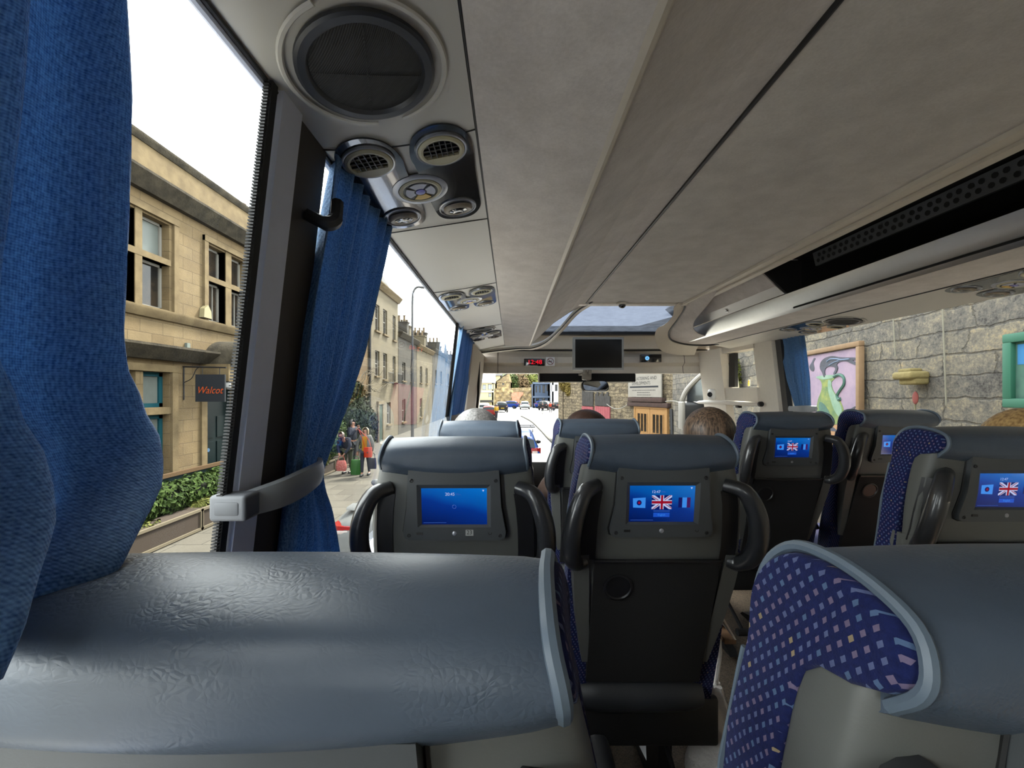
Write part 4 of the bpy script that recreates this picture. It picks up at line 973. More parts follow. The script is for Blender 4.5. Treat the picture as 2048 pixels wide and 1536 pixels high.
mat_roll = mat('dark_roll_vinyl', (36, 38, 42), 0.5, bump=(200, 0.1, 0.001))

flag_seat = make_seat('flag'); clock_seat = make_seat('clock', '23')
used = set()
def place_seat(proto, x, y, dz, label, rz=0.0, rx=0.0):
    o = proto if proto.name not in used else copy_tree(proto)
    used.add(proto.name)
    o.location = (x, y, FLOOR+dz); o.rotation_euler = (rx, 0, rz)
    o['label'] = label; o['group'] = 'coach seats'; return o
place_seat(clock_seat, -0.124, 0.962, 0.0, 'grey coach seat with plain blue screen showing 20:45 and number 23')
place_seat(flag_seat, 0.331, 0.965, 0.005, 'coach seat in the middle with flag screen showing 12:47 and dark pocket')
place_seat(flag_seat, -0.170, 0.287, -0.012, 'large grey headrest across the left foreground under the near curtain').scale = (1.24, 1, 1)
place_seat(flag_seat, 0.366, 0.287, -0.006, 'right foreground seat with dotted blue side and grey headrest')
place_seat(flag_seat, -0.130, 1.72, -0.012, 'seat behind the grey-haired passenger, headrest just above the seat showing 20:45')
place_seat(flag_seat, 0.355, 1.72, -0.005, 'seat behind the brown-haired passenger, half hidden by the middle seat')
place_seat(flag_seat, 1.175, 1.035, 0.018, 'right-hand aisle seat cut by the picture edge, in front of the blond passenger')
place_seat(flag_seat, 1.170, 1.77, 0.022, 'aisle seat by the front steps behind the passenger in the navy coat')
place_seat(flag_seat, 1.640, 1.80, 0.030, 'window seat below the raven painting with pale lit headrest')
place_seat(flag_seat, 1.655, 1.035, 0.018, 'window seat of the blond passenger at the right edge')
# ---------------------------------------------------------------- people
def skin_mesh(name, joints, edges, m, parent, root='pelvis', sub=1, smooth=True):
    """one continuous body grown along a skeleton: joints = {name: (x, y, z, radius)}"""
    ks = list(joints); me = bpy.data.meshes.new(name)
    me.from_pydata([joints[k][:3] for k in ks], [(ks.index(a), ks.index(b)) for a, b in edges], [])
    o = bpy.data.objects.new(name, me); COL.objects.link(o); o.parent = parent
    md = o.modifiers.new('skin', 'SKIN'); md.use_smooth_shade = True
    if not me.skin_vertices: return o
    for i, k in enumerate(ks):
        r = joints[k][3]; d = me.skin_vertices[0].data[i]
        d.radius = r if isinstance(r, tuple) else (r, r); d.use_root = (k == root)
    ss = o.modifiers.new('smooth', 'SUBSURF'); ss.levels = ss.render_levels = sub
    me.materials.append(m)
    return o
def mul(j, keys, f, extra=None): return {k: (*j[k][:3], (j[k][3][0]*f, j[k][3][1]*f) if isinstance(j[k][3], tuple) else j[k][3]*f) for k in keys}
BODY_EDGES = [('pelvis', 'waist'), ('waist', 'chest'), ('chest', 'neck'), ('neck', 'head'), ('head', 'crown')]
for s_ in 'LR':
    BODY_EDGES += [('chest', 'shoulder'+s_), ('shoulder'+s_, 'elbow'+s_), ('elbow'+s_, 'wrist'+s_), ('wrist'+s_, 'palm'+s_),
                   ('pelvis', 'hip'+s_), ('hip'+s_, 'knee'+s_), ('knee'+s_, 'ankle'+s_), ('ankle'+s_, 'toe'+s_)]
    for i_ in range(4): BODY_EDGES += [('palm'+s_, 'finger%d%sa' % (i_, s_)), ('finger%d%sa' % (i_, s_), 'finger%d%sb' % (i_, s_))]
    BODY_EDGES += [('wrist'+s_, 'thumb'+s_+'a'), ('thumb'+s_+'a', 'thumb'+s_+'b')]
def add_hands(j):
    for s_ in 'LR':
        w = Vector(j['wrist'+s_][:3]); p = Vector(j['palm'+s_][:3]); d = (p-w).normalized()
        side = d.cross(Vector((0, 0, 1)) if abs(d.z) < 0.8 else Vector((0, 1, 0))).normalized()
        up = side.cross(d).normalized()
        for i, L in enumerate((0.065, 0.075, 0.07, 0.055)):
            a = p+side*(i-1.5)*0.02+d*L*0.5; b = a+d*L*0.4-up*L*0.3
            j['finger%d%sa' % (i, s_)] = (*a, 0.009); j['finger%d%sb' % (i, s_)] = (*b, 0.008)
        a = w+d*0.04+side*0.042; b = a+d*0.035+side*0.008
        j['thumb'+s_+'a'] = (*a, 0.011); j['thumb'+s_+'b'] = (*b, 0.009)
    return j
def face(parent, c, f, m_eye, s=1.0):
    """eyes, ears and mouth set on the front f of a head centred at c"""
    f = Vector(f).normalized(); side = f.cross(Vector((0, 0, 1))).normalized()
    for q in (-1, 1):
        m = MB(); p = Vector(c)+f*0.083*s+side*0.032*q*s+Vector((0, 0, 0.012*s)); m.ell(p, (0.011*s, 0.011*s, 0.008*s), 10, 6); m.build('eye', m_eye, parent, local=True)
        m = MB(); p = Vector(c)+side*0.082*q*s+Vector((0, 0, 0.0)); m.ell(p, (0.012*s, 0.018*s, 0.03*s), 10, 6); m.build('ear', SKIN, parent, local=True)
    m = MB(); p = Vector(c)+f*0.098*s+Vector((0, 0, -0.012*s)); m.ell(p, (0.014*s, 0.016*s, 0.024*s), 10, 6); m.build('nose', SKIN, parent, local=True)
    m = MB(); p = Vector(c)+f*0.084*s+Vector((0, 0, -0.052*s)); m.ell(p, (0.024*s, 0.010*s, 0.007*s), 10, 6); m.build('mouth', LIP, parent, local=True)
LIP = mat('lip', (170, 80, 75), 0.5); EYE_ = mat('dark_eye', (40, 32, 28), 0.3)
def m_hair(name, c1, c2):
    t = NT(name); v = t.coords('xyz'); w = t.new('ShaderNodeTexNoise'); mp = t.new('ShaderNodeMapping'); mp.inputs['Scale'].default_value = (80, 80, 7); t.link(v, mp.inputs[0]); t.link(mp.outputs[0], w.inputs['Vector']); w.inputs['Scale'].default_value = 1.5; w.inputs['Detail'].default_value = 4
    t.link(t.ramp(w.outputs['Fac'], ((0.35, rgb(*c1)), (0.65, rgb(*c2)))), t.b.inputs['Base Color']); t.b.inputs['Roughness'].default_value = 0.45
    t.bump(w.outputs['Fac'], 0.35, 0.002); return t.m
def hair_cap(parent, c, f, m_, s=1.0, length=0.0, full=1.0):
    """hair shell over crown and back of the head, open at the face; length drops it below the nape"""
    f = Vector(f).normalized(); c = Vector(c); side = f.cross(Vector((0, 0, 1))).normalized()
    m = MB(); nu, nv = 28, 14; rings = []
    for j in range(nv+1):
        q = j/nv; ring = []
        for k in range(nu+1):
            a = math.radians(-128+256*k/nu)     # 0 = straight behind
            edge = abs(a)/math.radians(128)
            zmax = -0.055-length*(1-0.35*edge**2)
            th = min(q*1.0, 1)
            if q < 0.6:
                e = math.pi/2*(q/0.6); r = math.sin(e); z = 0.118*math.cos(e)
            else:
                w_ = (q-0.6)/0.4; r = 1.0-0.10*w_; z = zmax*w_
            rr = (0.096+0.012*full)*r; rb = (0.108+0.012*full)*r
            wob = 1+0.025*math.sin(9*a+2*q)+0.02*math.sin(17*a)
            ring.append(c+side*math.sin(a)*rr*s*wob-f*(math.cos(a)*rb*s*wob*(1 if math.cos(a) > 0 else 0.8))+Vector((0, 0, z*s)))
        rings.append(ring)
    m.loft(rings, caps=False, closed=False)
    o = m.build('hair', m_, parent, local=True, smooth=180, recalc=False)
    sd = o.modifiers.new('thickness', 'SOLIDIFY'); sd.thickness = 0.012*s
    return o
def seated(label, x, y, zseat, head, hairm, coatm, lean=(0, 0), hlen=0.0, hood=None, scale=1.0):
    """passenger sitting upright facing forward; head = world position of the head centre"""
    t = thing('person', label, 'person', (x, y, FLOOR))
    hx, hy, hz = (Vector(head)-t.location)
    zs = zseat
    j = {'pelvis': (0, 0, zs+0.12, (0.15, 0.12)), 'waist': (hx*0.25, hy*0.2, zs+0.27, (0.14, 0.105)), 'chest': (hx*0.7, hy*0.7, hz-0.30, (0.15, 0.11)), 'neck': (hx*0.95, hy*0.95, hz-0.13, 0.052), 'head': (hx, hy, hz-0.03, (0.075, 0.085)), 'crown': (hx, hy, hz+0.055, (0.07, 0.08))}
    for s_, q in (('L', -1), ('R', 1)):
        j['shoulder'+s_] = (hx*0.75+0.165*q, hy*0.7, hz-0.245, 0.06); j['elbow'+s_] = (0.21*q+hx*0.4, hy*0.5+0.06, zs+0.28, 0.045)
        j['wrist'+s_] = (0.13*q, 0.24, zs+0.20, 0.03); j['palm'+s_] = (0.10*q, 0.31, zs+0.19, (0.036, 0.02))
        j['hip'+s_] = (0.09*q, 0.05, zs+0.11, 0.09); j['knee'+s_] = (0.11*q, 0.42, zs+0.10, 0.062); j['ankle'+s_] = (0.11*q, 0.44, 0.09, 0.042); j['toe'+s_] = (0.115*q, 0.60, 0.05, 0.036)
    add_hands(j)
    b = skin_mesh('body', j, BODY_EDGES, SKIN, t)
    ck = ['pelvis', 'waist', 'chest']+[k+s_ for s_ in 'LR' for k in ('shoulder', 'elbow', 'wrist')]
    skin_mesh('coat', mul(j, ck, 1.38), [e for e in BODY_EDGES if e[0] in ck and e[1] in ck], coatm, t)
    lk = ['pelvis']+[k+s_ for s_ in 'LR' for k in ('hip', 'knee', 'ankle')]
    skin_mesh('trousers', mul(j, lk, 1.13), [e for e in BODY_EDGES if e[0] in lk and e[1] in lk], TROUSER, t)
    for s_, q in (('L', -1), ('R', 1)):
        m = MB(); m.rbox(0.112*q-0.045, 0.112*q+0.045, 0.38, 0.64, 0.0, 0.09, 0.03, 3); m.build('shoe', BLACKP, t, local=True)
    face(t, (hx, hy, hz), (0, 1, 0), EYE_)
    hair_cap(t, (hx, hy, hz), (0.0, 1, 0), hairm, length=hlen)
    if hood:
        m = MB(); m.tube([(hx+0.03+0.12*math.sin(a), hy*0.8-0.02-0.07*math.cos(a), hz-0.10+0.02*math.cos(a)) for a in [math.radians(-150+300*i/20) for i in range(21)]], 0.048, n=10); m.build('hood', coatm, t, local=True)
    return t
TROUSER = mat('dark_trousers', (45, 48, 58), 0.85); NAVY = mat('navy_quilted_coat', (30, 38, 62), 0.6, bump=(40, 0.3, 0.01)); BROWNC = mat('brown_coat', (80, 60, 50), 0.8); GREYC = mat('grey_coat', (110, 110, 115), 0.8)
H_GREY = m_hair('grey_hair', (78, 76, 74), (124, 121, 119)); H_BROWN = m_hair('brown_hair', (34, 22, 18), (62, 42, 34)); H_BROWN2 = m_hair('light_brown_hair', (46, 36, 30), (128, 104, 84)); H_BLOND = m_hair('blond_hair', (140, 105, 65), (205, 170, 115))
seated('person with straight grey hair in the far left front seat, seen from behind', -0.15, 2.0, 0.45, (-0.170, 2.00, -0.200), H_GREY, GREYC)
seated('person with dark brown hair, only the crown showing above a seat', 0.36, 1.98, 0.45, (0.362, 1.97, -0.205), H_BROWN, BROWNC)
seated('person with brown bob and navy coat leaning towards the aisle', 1.10, 2.06, 0.45, (0.985, 2.04, -0.195), H_BROWN2, NAVY, hlen=0.09, hood=True)
seated('person with blond hair at the right edge, mostly hidden by a headrest', 1.655, 1.30, 0.45, (1.632, 1.30, -0.175), H_BLOND, GREYC)
# driver, down in the cab, visible in the interior mirror
dr = seated('driver in a dark jumper low in the cab, seen in the mirror', 1.55, 3.30, 0.15, (1.50, 3.36, -0.50), H_BROWN, NAVY)
t = thing('driver_seat', 'dark driver seat low in the front of the coach', 'seat', (1.55, 3.2, FLOOR))
m = MB(); m.rbox(1.32, 1.78, 3.05, 3.55, FLOOR, FLOOR+0.12, 0.03); m.build('base', DARKM, t)
m = MB(); m.rbox(1.33, 1.77, 2.98, 3.10, FLOOR+0.1, FLOOR+0.60, 0.05, 3); m.build('backrest', FABRIC, t)
# ---------------------------------------------------------------- street outside
RD, PV = -EYE, -EYE+0.12
ASPH0 = mat('pale_sunlit_asphalt', (150, 147, 142), 0.9, var=(60, 0.5, (120, 117, 112)), bump=(90, 0.4, 0.01))
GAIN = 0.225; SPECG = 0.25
SKIN = mat('outdoor_skin', (205, 150, 125), 0.5, var=(30, 0.3, (190, 125, 105))); LIP = mat('outdoor_lip', (170, 80, 75), 0.5)
WHITEP = mat('white_painted_metal', (225, 225, 222), 0.4); TROUSER = mat('outdoor_dark_trousers', (45, 48, 58), 0.85)
H_BROWN = m_hair('outdoor_brown_hair', (34, 22, 18), (62, 42, 34))
ASPH = ASPH0
FLAGS = m_ashlar('pavement_flagstones', 'xyz', (124, 118, 106), (104, 98, 88), (66, 62, 56), 0.9, 0.62, 0.25, msize=0.012)
KERB = mat('kerb_stone', (130, 126, 118), 0.9, bump=(40, 0.3, 0.005))
BATH = m_ashlar('warm_limestone_ashlar', 'yzx', (158, 136, 98), (142, 119, 82), (96, 80, 56), 0.55, 0.27, 0.45)
BATHP = mat('carved_limestone', (156, 136, 100), 0.9, var=(3.5, 0.7, (118, 100, 72)), bump=(25, 0.3, 0.01))
BATHD = mat('weathered_dark_limestone', (96, 88, 72), 0.95, var=(4, 0.8, (52, 48, 40)), bump=(20, 0.6, 0.02))
BATH2 = m_ashlar('brown_coursed_stone', 'yzx', (136, 108, 66), (112, 88, 54), (72, 56, 36), 0.42, 0.19, 0.4)
BATH3 = m_ashlar('pale_rendered_stone', 'yzx', (142, 130, 104), (136, 123, 96), (122, 110, 86), 0.8, 0.35, 0.5, msize=0.003)
GREYST = m_ashlar('dark_grey_stone', 'yzx', (92, 86, 74), (76, 70, 60), (52, 48, 42), 0.5, 0.22, 0.5)
ROOFM = mat('grey_slate', (70, 72, 76), 0.7, bump=(30, 0.4, 0.02))
WINW = mat('white_window_paint', (188, 184, 174), 0.5); TEAL = mat('teal_window_paint', (36, 104, 118), 0.5)
PANE = mat('dark_window_pane', (44, 44, 44), 0.08, var=(2.2, 0.8, (92, 78, 62)), spec=0.8)
BLIND = mat('pale_window_blind', (150, 158, 152), 0.3, var=(4, 0.4, (128, 134, 128)))
DOORG = mat('dark_green_door_paint', (24, 42, 44), 0.4); DOORGR = mat('green_door_paint', (40, 78, 52), 0.5)
LEAD = mat('black_drainpipe', (40, 40, 42), 0.5)

m = MB(); m.box(-3.2, 3.2, -6, 130, RD-0.1, RD)
m.box(3.2, 40, 20, 130, RD-0.1, RD-0.001); m.box(-60, -3.2, 60, 130, RD-0.1, RD-0.001)
m.box(3.2, 7.5, -6, 20, RD-0.1, RD-0.0005)
m.box(-3.2, 7.5, -30, -6, RD-0.1, RD-0.0005)
struct(m.build('road', ASPH), 'bright pale asphalt road running uphill ahead', 'road')
m = MB(); m.box(-8.2, -3.35, -4, 60, RD-0.1, PV, mi=0); m.box(-3.35, -3.2, -4, 60, RD-0.1, PV+0.004, mi=1)
struct(m.build('pavement', [FLAGS, KERB]), 'flagstone pavement along the left buildings', 'pavement')
# right-hand pavement with curved kerb
m = MB(); kp = [(2.9, -4), (2.9, 8), (2.75, 14), (2.35, 24), (2.25, 32), (2.0, 42), (1.2, 52)]
kq = smooth2(kp)
rings = [[(x, y, RD-0.05), (x, y, PV), (x+0.14, y, PV), (x+0.14, y, RD-0.05)] for x, y in kq]; m.loft(rings, mi=1)
m.loft([[(x+0.14, y, RD-0.05), (x+0.14, y, PV-0.004), (x+5.5, y, PV-0.004), (x+5.5, y, RD-0.05)] for x, y in kq], mi=0)
struct(m.build('pavement', [mat('pale_footway_tarmac', (160, 156, 150), 0.9, var=(50, 0.4, (140, 136, 130))), KERB]), 'footway and curved kerb along the right wall', 'pavement')

# ---- openings helper for facades that face +x (towards the coach)
def fp3(X): return lambda u, v, d: (X-d, u, v)
def sash(parent, X, y0, y1, z0, z1, depth, frame, pane, fw=0.055, bars=(), vbars=(), name='window'):
    m = MB(); xf = X-depth
    m.box(xf, xf+0.05, y0, y0+fw, z0, z1); m.box(xf, xf+0.05, y1-fw, y1, z0, z1); m.box(xf, xf+0.05, y0, y1, z0, z0+fw); m.box(xf, xf+0.05, y0, y1, z1-fw, z1)
    for z in bars: m.box(xf, xf+0.04, y0, y1, z-0.02, z+0.02)
    for y in vbars: m.box(xf, xf+0.04, y-0.012, y+0.012, z0, z1)
    w = m.build(name, frame, parent)
    g = MB(); g.box(xf-0.01, xf+0.012, y0+fw*0.5, y1-fw*0.5, z0+fw*0.5, z1-fw*0.5); g.build('pane', pane, w)
    return w
FX = -7.6
# ---- first building: two-storey limestone house with mullioned windows
t = thing('stone_house', 'warm limestone house with mullioned windows seen through the near left window', 'building', (FX, 9.5, PV))
UP = [(7.62, 8.27), (8.43, 9.12), (10.27, 10.90), (11.12, 11.75), (13.0, 13.6)]
GR = [(7.62, 8.30), (8.47, 9.12)]
holes = []
for a, b in UP: holes += [(a, b, 2.96, 3.74), (a, b, 1.84, 2.83)]
for a, b in GR: holes += [(a, b, -0.30, 0.46), (a, b, -1.88, -0.46)]
holes += [(10.20, 11.35, PV, 0.16)]
m = MB(); m.holed(fp3(FX), [3.0, 13.6], [PV, 5.0], holes, 0.26); m.box(FX-5, FX-0.4, 3.0, 13.6, PV, 5.0)
m.build('wall', BATH, t, recalc=False)
m = MB()
# cornices, parapet, sill course, storey band, window surrounds
def course(m, y0, y1, z0, z1, out, mi=None): m.prism([(FX, z0), (FX+out*0.4, z0), (FX+out, z1-0.05), (FX+out, z1), (FX, z1)], 'y', y0, y1, mi)
course(m, 3.0, 13.7, 1.60, 1.80, 0.14)
for y0, y1 in ((7.45, 9.32), (10.1, 11.92)):
    for z0, z1 in ((1.80, 3.92),):
        m.box(FX-0.02, FX+0.06, y0, y0+0.13, z0, z1); m.box(FX-0.02, FX+0.06, y1-0.13, y1, z0, z1); m.box(FX-0.02, FX+0.07, y0, y1, z1-0.14, z1)
    for (a, b) in [w for w in UP if y0 < w[0] < y1][:1]:
        pass
for (a, b), (c, d) in ((UP[0], UP[1]), (UP[2], UP[3])): m.box(FX-0.2, FX+0.02, b, c, 1.80, 3.78)
m.box(FX-0.2, FX+0.025, 7.6, 9.14, 2.83, 2.96); m.box(FX-0.2, FX+0.025, 10.25, 11.77, 2.83, 2.96)
m.box(FX-0.02, FX+0.06, 9.14, 9.30, -2.0, 0.62); m.box(FX-0.02, FX+0.07, 7.4, 9.30, 0.47, 0.62); m.box(FX-0.2, FX+0.03, 7.5, 9.14, -0.45, -0.31)
m.box(FX-0.02, FX+0.05, 10.02, 10.2, PV, 0.2)
m.build('stone_dressing', BATHP, t)
m = MB()
course(m, 3.0, 13.7, 4.16, 4.50, 0.34); m.box(FX-0.3, FX+0.02, 3.0, 13.7, 4.45, 5.22, mi=1); course(m, 3.0, 13.7, 5.18, 5.34, 0.10)
course(m, 3.0, 10.15, 0.72, 1.02, 0.42)
m.build('cornice', [BATHD, BATHP], t)
m = MB()  # arched door hood
rings = []
for i in range(17):
    a = math.pi*i/16; c, s_ = math.cos(a), math.sin(a)
    rings.append([(FX, 10.80-0.72*c, 0.70+0.66*s_), (FX+0.75, 10.80-0.72*c, 0.70+0.66*s_), (FX+0.75, 10.80-0.58*c, 0.66+0.54*s_), (FX, 10.80-0.58*c, 0.66+0.54*s_)])
m.loft(rings, mi=0)
m.box(FX, FX+0.7, 10.02, 10.2, 0.30, 0.72, mi=1); m.box(FX, FX+0.7, 11.4, 11.58, 0.30, 0.72, mi=1)
m.build('door_hood', [BATHD, BATHP], t)
k_ = 0
for a, b in UP:
    bl = BLIND if k_ == 1 else PANE
    sash(t, FX, a, b, 2.96, 3.74, 0.22, WINW, bl); sash(t, FX, a, b, 1.84, 2.83, 0.22, WINW, PANE, vbars=((a+b)/2-0.08, (a+b)/2+0.10) if k_ > 1 else ()); k_ += 1
for a, b in GR: sash(t, FX, a, b, -0.30, 0.46, 0.2, TEAL, BLIND, 0.09); sash(t, FX, a, b, -1.88, -0.46, 0.2, TEAL, BLIND, 0.09)
m = MB(); m.box(FX-0.25, FX-0.19, 10.20, 11.35, PV, 0.16)
for z0, z1 in ((-2.6, -1.95), (-1.85, -1.25), (-1.15, -0.6)): m.box(FX-0.19, FX-0.17, 10.32, 10.72, z0, z1); m.box(FX-0.19, FX-0.17, 10.84, 11.24, z0, z1)
d_ = m.build('door', DOORG, t)
m = MB(); m.lathe((FX-0.16, 10.5, -1.45), (1, 0, 0), [(0.05, 0), (0.05, 0.01)], 14); m.build('door_plaque', mat('pale_blue_plaque', (110, 150, 190), 0.5), d_)
m = MB(); m.prism([(9.98, 1.86), (10.24, 1.86), (10.22, 2.04), (10.12, 2.18), (10.0, 2.08)], 'x', FX+0.01, FX+0.13); m.build('alarm_box', mat('cream_alarm_box', (196, 184, 142), 0.5), t)
m = MB(); m.box(FX, FX+0.06, 9.55, 9.64, 1.05, 1.18); m.build('junction_box', mat('pale_box', (150, 160, 150), 0.5), t)
m = MB()
for y, h_ in ((12.6, 0.55), (13.4, 0.4)): m.lathe((FX-0.7, y, 5.2), (0, 0, 1), [(0.12, 0), (0.12, h_), (0.15, h_), (0.15, h_+0.08)], 12)
m.build('chimney_pot', mat('terracotta', (140, 98, 72), 0.9), t)
m = MB(); m.lathe((FX+0.6, 10.12, 0.2), (0, 0, 1), [(0.03, 0.1), (0.075, 0.06), (0.085, 0), (0.075, -0.05), (0.02, -0.1)], 14); m.tube([(FX, 10.12, 0.36), (FX+0.6, 10.12, 0.36), (FX+0.6, 10.12, 0.28)], 0.012, n=6); m.build('globe_lamp', WHITEP, t)

# hanging shop sign
t = thing('hanging_sign', 'dark grey hanging sign with orange script lettering on an iron bracket', 'sign', (-7.0, 9.5, -0.2))
m = MB(); m.box(-7.30, -6.62, 9.48, 9.52, -0.19, 0.44); m.build('board', mat('dark_grey_sign', (46, 50, 56), 0.6), t)
m = MB(); vs, fs = text_geo('Walcot', 0.20, 0.35); m.add([(-6.97+u, 9.475, 0.07+v*1.15) for u, v in vs], fs); m.build('lettering', mat('orange_paint', (226, 96, 40), 0.5), t, recalc=False, smooth=0)
m = MB(); m.tube([(-7.6, 9.5, 0.62), (-6.6, 9.5, 0.60)], 0.018, n=6); m.tube([(-7.15, 9.5, 0.61), (-7.15, 9.5, 0.44)], 0.008, n=5); m.tube([(-6.75, 9.5, 0.61), (-6.75, 9.5, 0.44)], 0.008, n=5)
m.tube(smooth_path([(-7.58, 9.5, 0.25), (-7.4, 9.5, 0.35), (-7.3, 9.5, 0.55), (-7.2, 9.5, 0.62)], 5), 0.010, n=5); m.tube([(-7.58, 9.5, 0.62), (-7.58, 9.5, -0.15)], 0.014, n=5)
m.build('bracket', LEAD, t)

# ---- planting along the house fronts
def leaves(m, n, fn, size):
    for _ in range(n):
        p, nrm = fn(); s = size*random.uniform(0.6, 1.3)
        d = (Vector(nrm)+Vector((random.uniform(-.8, .8), random.uniform(-.8, .8), random.uniform(-.3, .9)))).normalized()
        a = d.orthogonal().normalized(); a.rotate(Matrix.Rotation(random.uniform(0, 6.28), 3, d)); b = d.cross(a)
        p = Vector(p)
        m.add([p-a*s, p-b*s*0.55+d*s*0.15, p+a*s, p+b*s*0.55+d*s*0.15], [(0, 1, 2), (0, 2, 3)])
def blob(c, r, jitter=0.25):
    def f():
        while True:
            d = Vector((random.gauss(0, 1), random.gauss(0, 1), random.gauss(0, 1)))
            if d.length > 0.1: break
        d.normalize(); q = random.uniform(1-jitter, 1.05)
        return (c[0]+d.x*r[0]*q, c[1]+d.y*r[1]*q, c[2]+d.z*r[2]*q), d
    return f
IVY = m_leaf('ivy_leaf', (34, 58, 22), (104, 128, 66)); IVY2 = m_leaf('pale_shrub_leaf', (78, 86, 36), (150, 152, 84)); IVYD = m_leaf('dark_ivy_leaf', (18, 30, 18), (66, 84, 48))
TWIG = mat('twig', (70, 56, 42), 0.9)
def shrub(name, label, cat, blobs, n, size, m_leaf_, stems, group=None):
    t = thing(name, label, cat, (blobs[0][0][0], blobs[0][0][1], PV), group=group)
    m = MB(); tot = sum(b[1][0]*b[1][1]+b[1][1]*b[1][2]+b[1][0]*b[1][2] for b in blobs)
    for c, r in blobs: leaves(m, int(n*(r[0]*r[1]+r[1]*r[2]+r[0]*r[2])/tot), blob(c, r), size)
    m.build('foliage', m_leaf_, t, smooth=0, recalc=False)
    m = MB()
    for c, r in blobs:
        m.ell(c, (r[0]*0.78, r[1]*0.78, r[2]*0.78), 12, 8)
    m.build('shade_core', mat('shade_green', (22, 30, 16), 0.95), t)  # solid dark core; shade between the leaves is put into its colour
    m = MB()
    for a, b in stems: m.tube([a, b], 0.018, n=5)
    m.build('stem', TWIG, t)
    return t
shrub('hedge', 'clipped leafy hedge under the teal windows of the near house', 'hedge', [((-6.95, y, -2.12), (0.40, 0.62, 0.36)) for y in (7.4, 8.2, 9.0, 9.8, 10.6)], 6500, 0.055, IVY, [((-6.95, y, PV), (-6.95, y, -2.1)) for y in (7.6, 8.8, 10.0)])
shrub('shrub', 'pale yellow-green shrub in the trough before the hedge', 'shrub', [((-6.55, 8.9, -2.45), (0.32, 0.5, 0.22)), ((-6.6, 9.8, -2.4), (0.3, 0.5, 0.25)), ((-6.6, 7.3, -2.5), (0.3, 0.45, 0.2))], 3200, 0.045, IVY2, [((-6.6, 8.9, PV), (-6.6, 8.9, -2.4))])
m = MB(); m.box(-7.4, -7.32, 6.6, 11.2, -1.80, -1.72, mi=0); m.box(-7.38, -7.34, 6.6, 11.2, PV, -1.80, mi=1)
tag(m.build('hedge_fence', [mat('weathered_board', (118, 92, 62), 0.9), DOORG]), 'low boarded fence behind the hedge of the near house', 'fence')
TROUGH = mat('grey_brown_planter', (92, 80, 70), 0.8, bump=(40, 0.2, 0.005)); FRAMEP = mat('pale_planter_frame', (150, 138, 116), 0.7)
def planter(y0, y1, label):
    t = thing('planter', label, 'planter', (-6.45, (y0+y1)/2, PV), group='planters along the pavement')
    m = MB(); m.box(-6.72, -6.28, y0, y1, PV+0.02, -2.36); m.build('trough', TROUGH, t)
    m = MB()
    for y in (y0, y1): m.box(-6.30, -6.25, y-0.025, y+0.025, PV, -2.34)
    m.box(-6.30, -6.25, y0, y1, PV+0.02, PV+0.07); m.box(-6.30, -6.25, y0, y1, -2.38, -2.33); m.build('rail', FRAMEP, t)
for i, (a, b) in enumerate(((6.6, 8.3), (8.32, 9.95), (9.97, 11.6), (13.0, 14.6), (14.62, 15.9), (15.92, 17.2))):
    planter(a, b, ['grey planter trough nearest the near curtain', 'grey planter trough with the shrub spilling over it', 'grey planter trough before the dark green door', 'near planter trough beside the walking people', 'middle planter trough beside the walking people', 'far planter trough behind the people with bags'][i])
shrub('shrub', 'green bush by the planters, left of the person bending over', 'shrub', [((-6.6, 14.6, -1.75), (0.45, 0.8, 0.62)), ((-6.7, 15.6, -1.5), (0.4, 0.6, 0.6))], 4200, 0.06, IVY, [((-6.6, 14.8, PV), (-6.6, 14.8, -1.6))])
shrub('shrub', 'pale dry shrub low in the planter beside the people', 'shrub', [((-6.5, 13.6, -2.2), (0.4, 0.7, 0.3)), ((-6.5, 16.5, -2.15), (0.35, 0.8, 0.35))], 2400, 0.05, IVY2, [((-6.5, 13.6, PV), (-6.5, 13.6, -2.2))])
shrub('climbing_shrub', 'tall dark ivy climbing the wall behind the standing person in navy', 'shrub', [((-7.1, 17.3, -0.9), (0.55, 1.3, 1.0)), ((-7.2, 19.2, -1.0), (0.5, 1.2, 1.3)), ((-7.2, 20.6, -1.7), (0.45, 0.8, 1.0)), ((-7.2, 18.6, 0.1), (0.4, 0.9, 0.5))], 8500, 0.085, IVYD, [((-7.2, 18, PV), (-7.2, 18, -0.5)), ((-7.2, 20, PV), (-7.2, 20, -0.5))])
m = MB()
for k in range(14):
    y0 = random.uniform(18.5, 21.5); p = Vector((-7.3, y0, random.uniform(0.1, 0.5))); pts = [p]
    for q in range(5): p = p+Vector((random.uniform(0, 0.25), random.uniform(-0.1, 0.45), random.uniform(-0.15, 0.35))); pts.append(p)
    m.tube(pts, [0.03, 0.025, 0.02, 0.016, 0.012, 0.008], n=5)
m.tube([(-7.3, 20, PV), (-7.3, 20, 0.3)], 0.06)
tag(m.build('bare_branches', mat('pale_branch', (150, 140, 120), 0.9)), 'bare pale branches over the ivy before the tall house', 'tree')

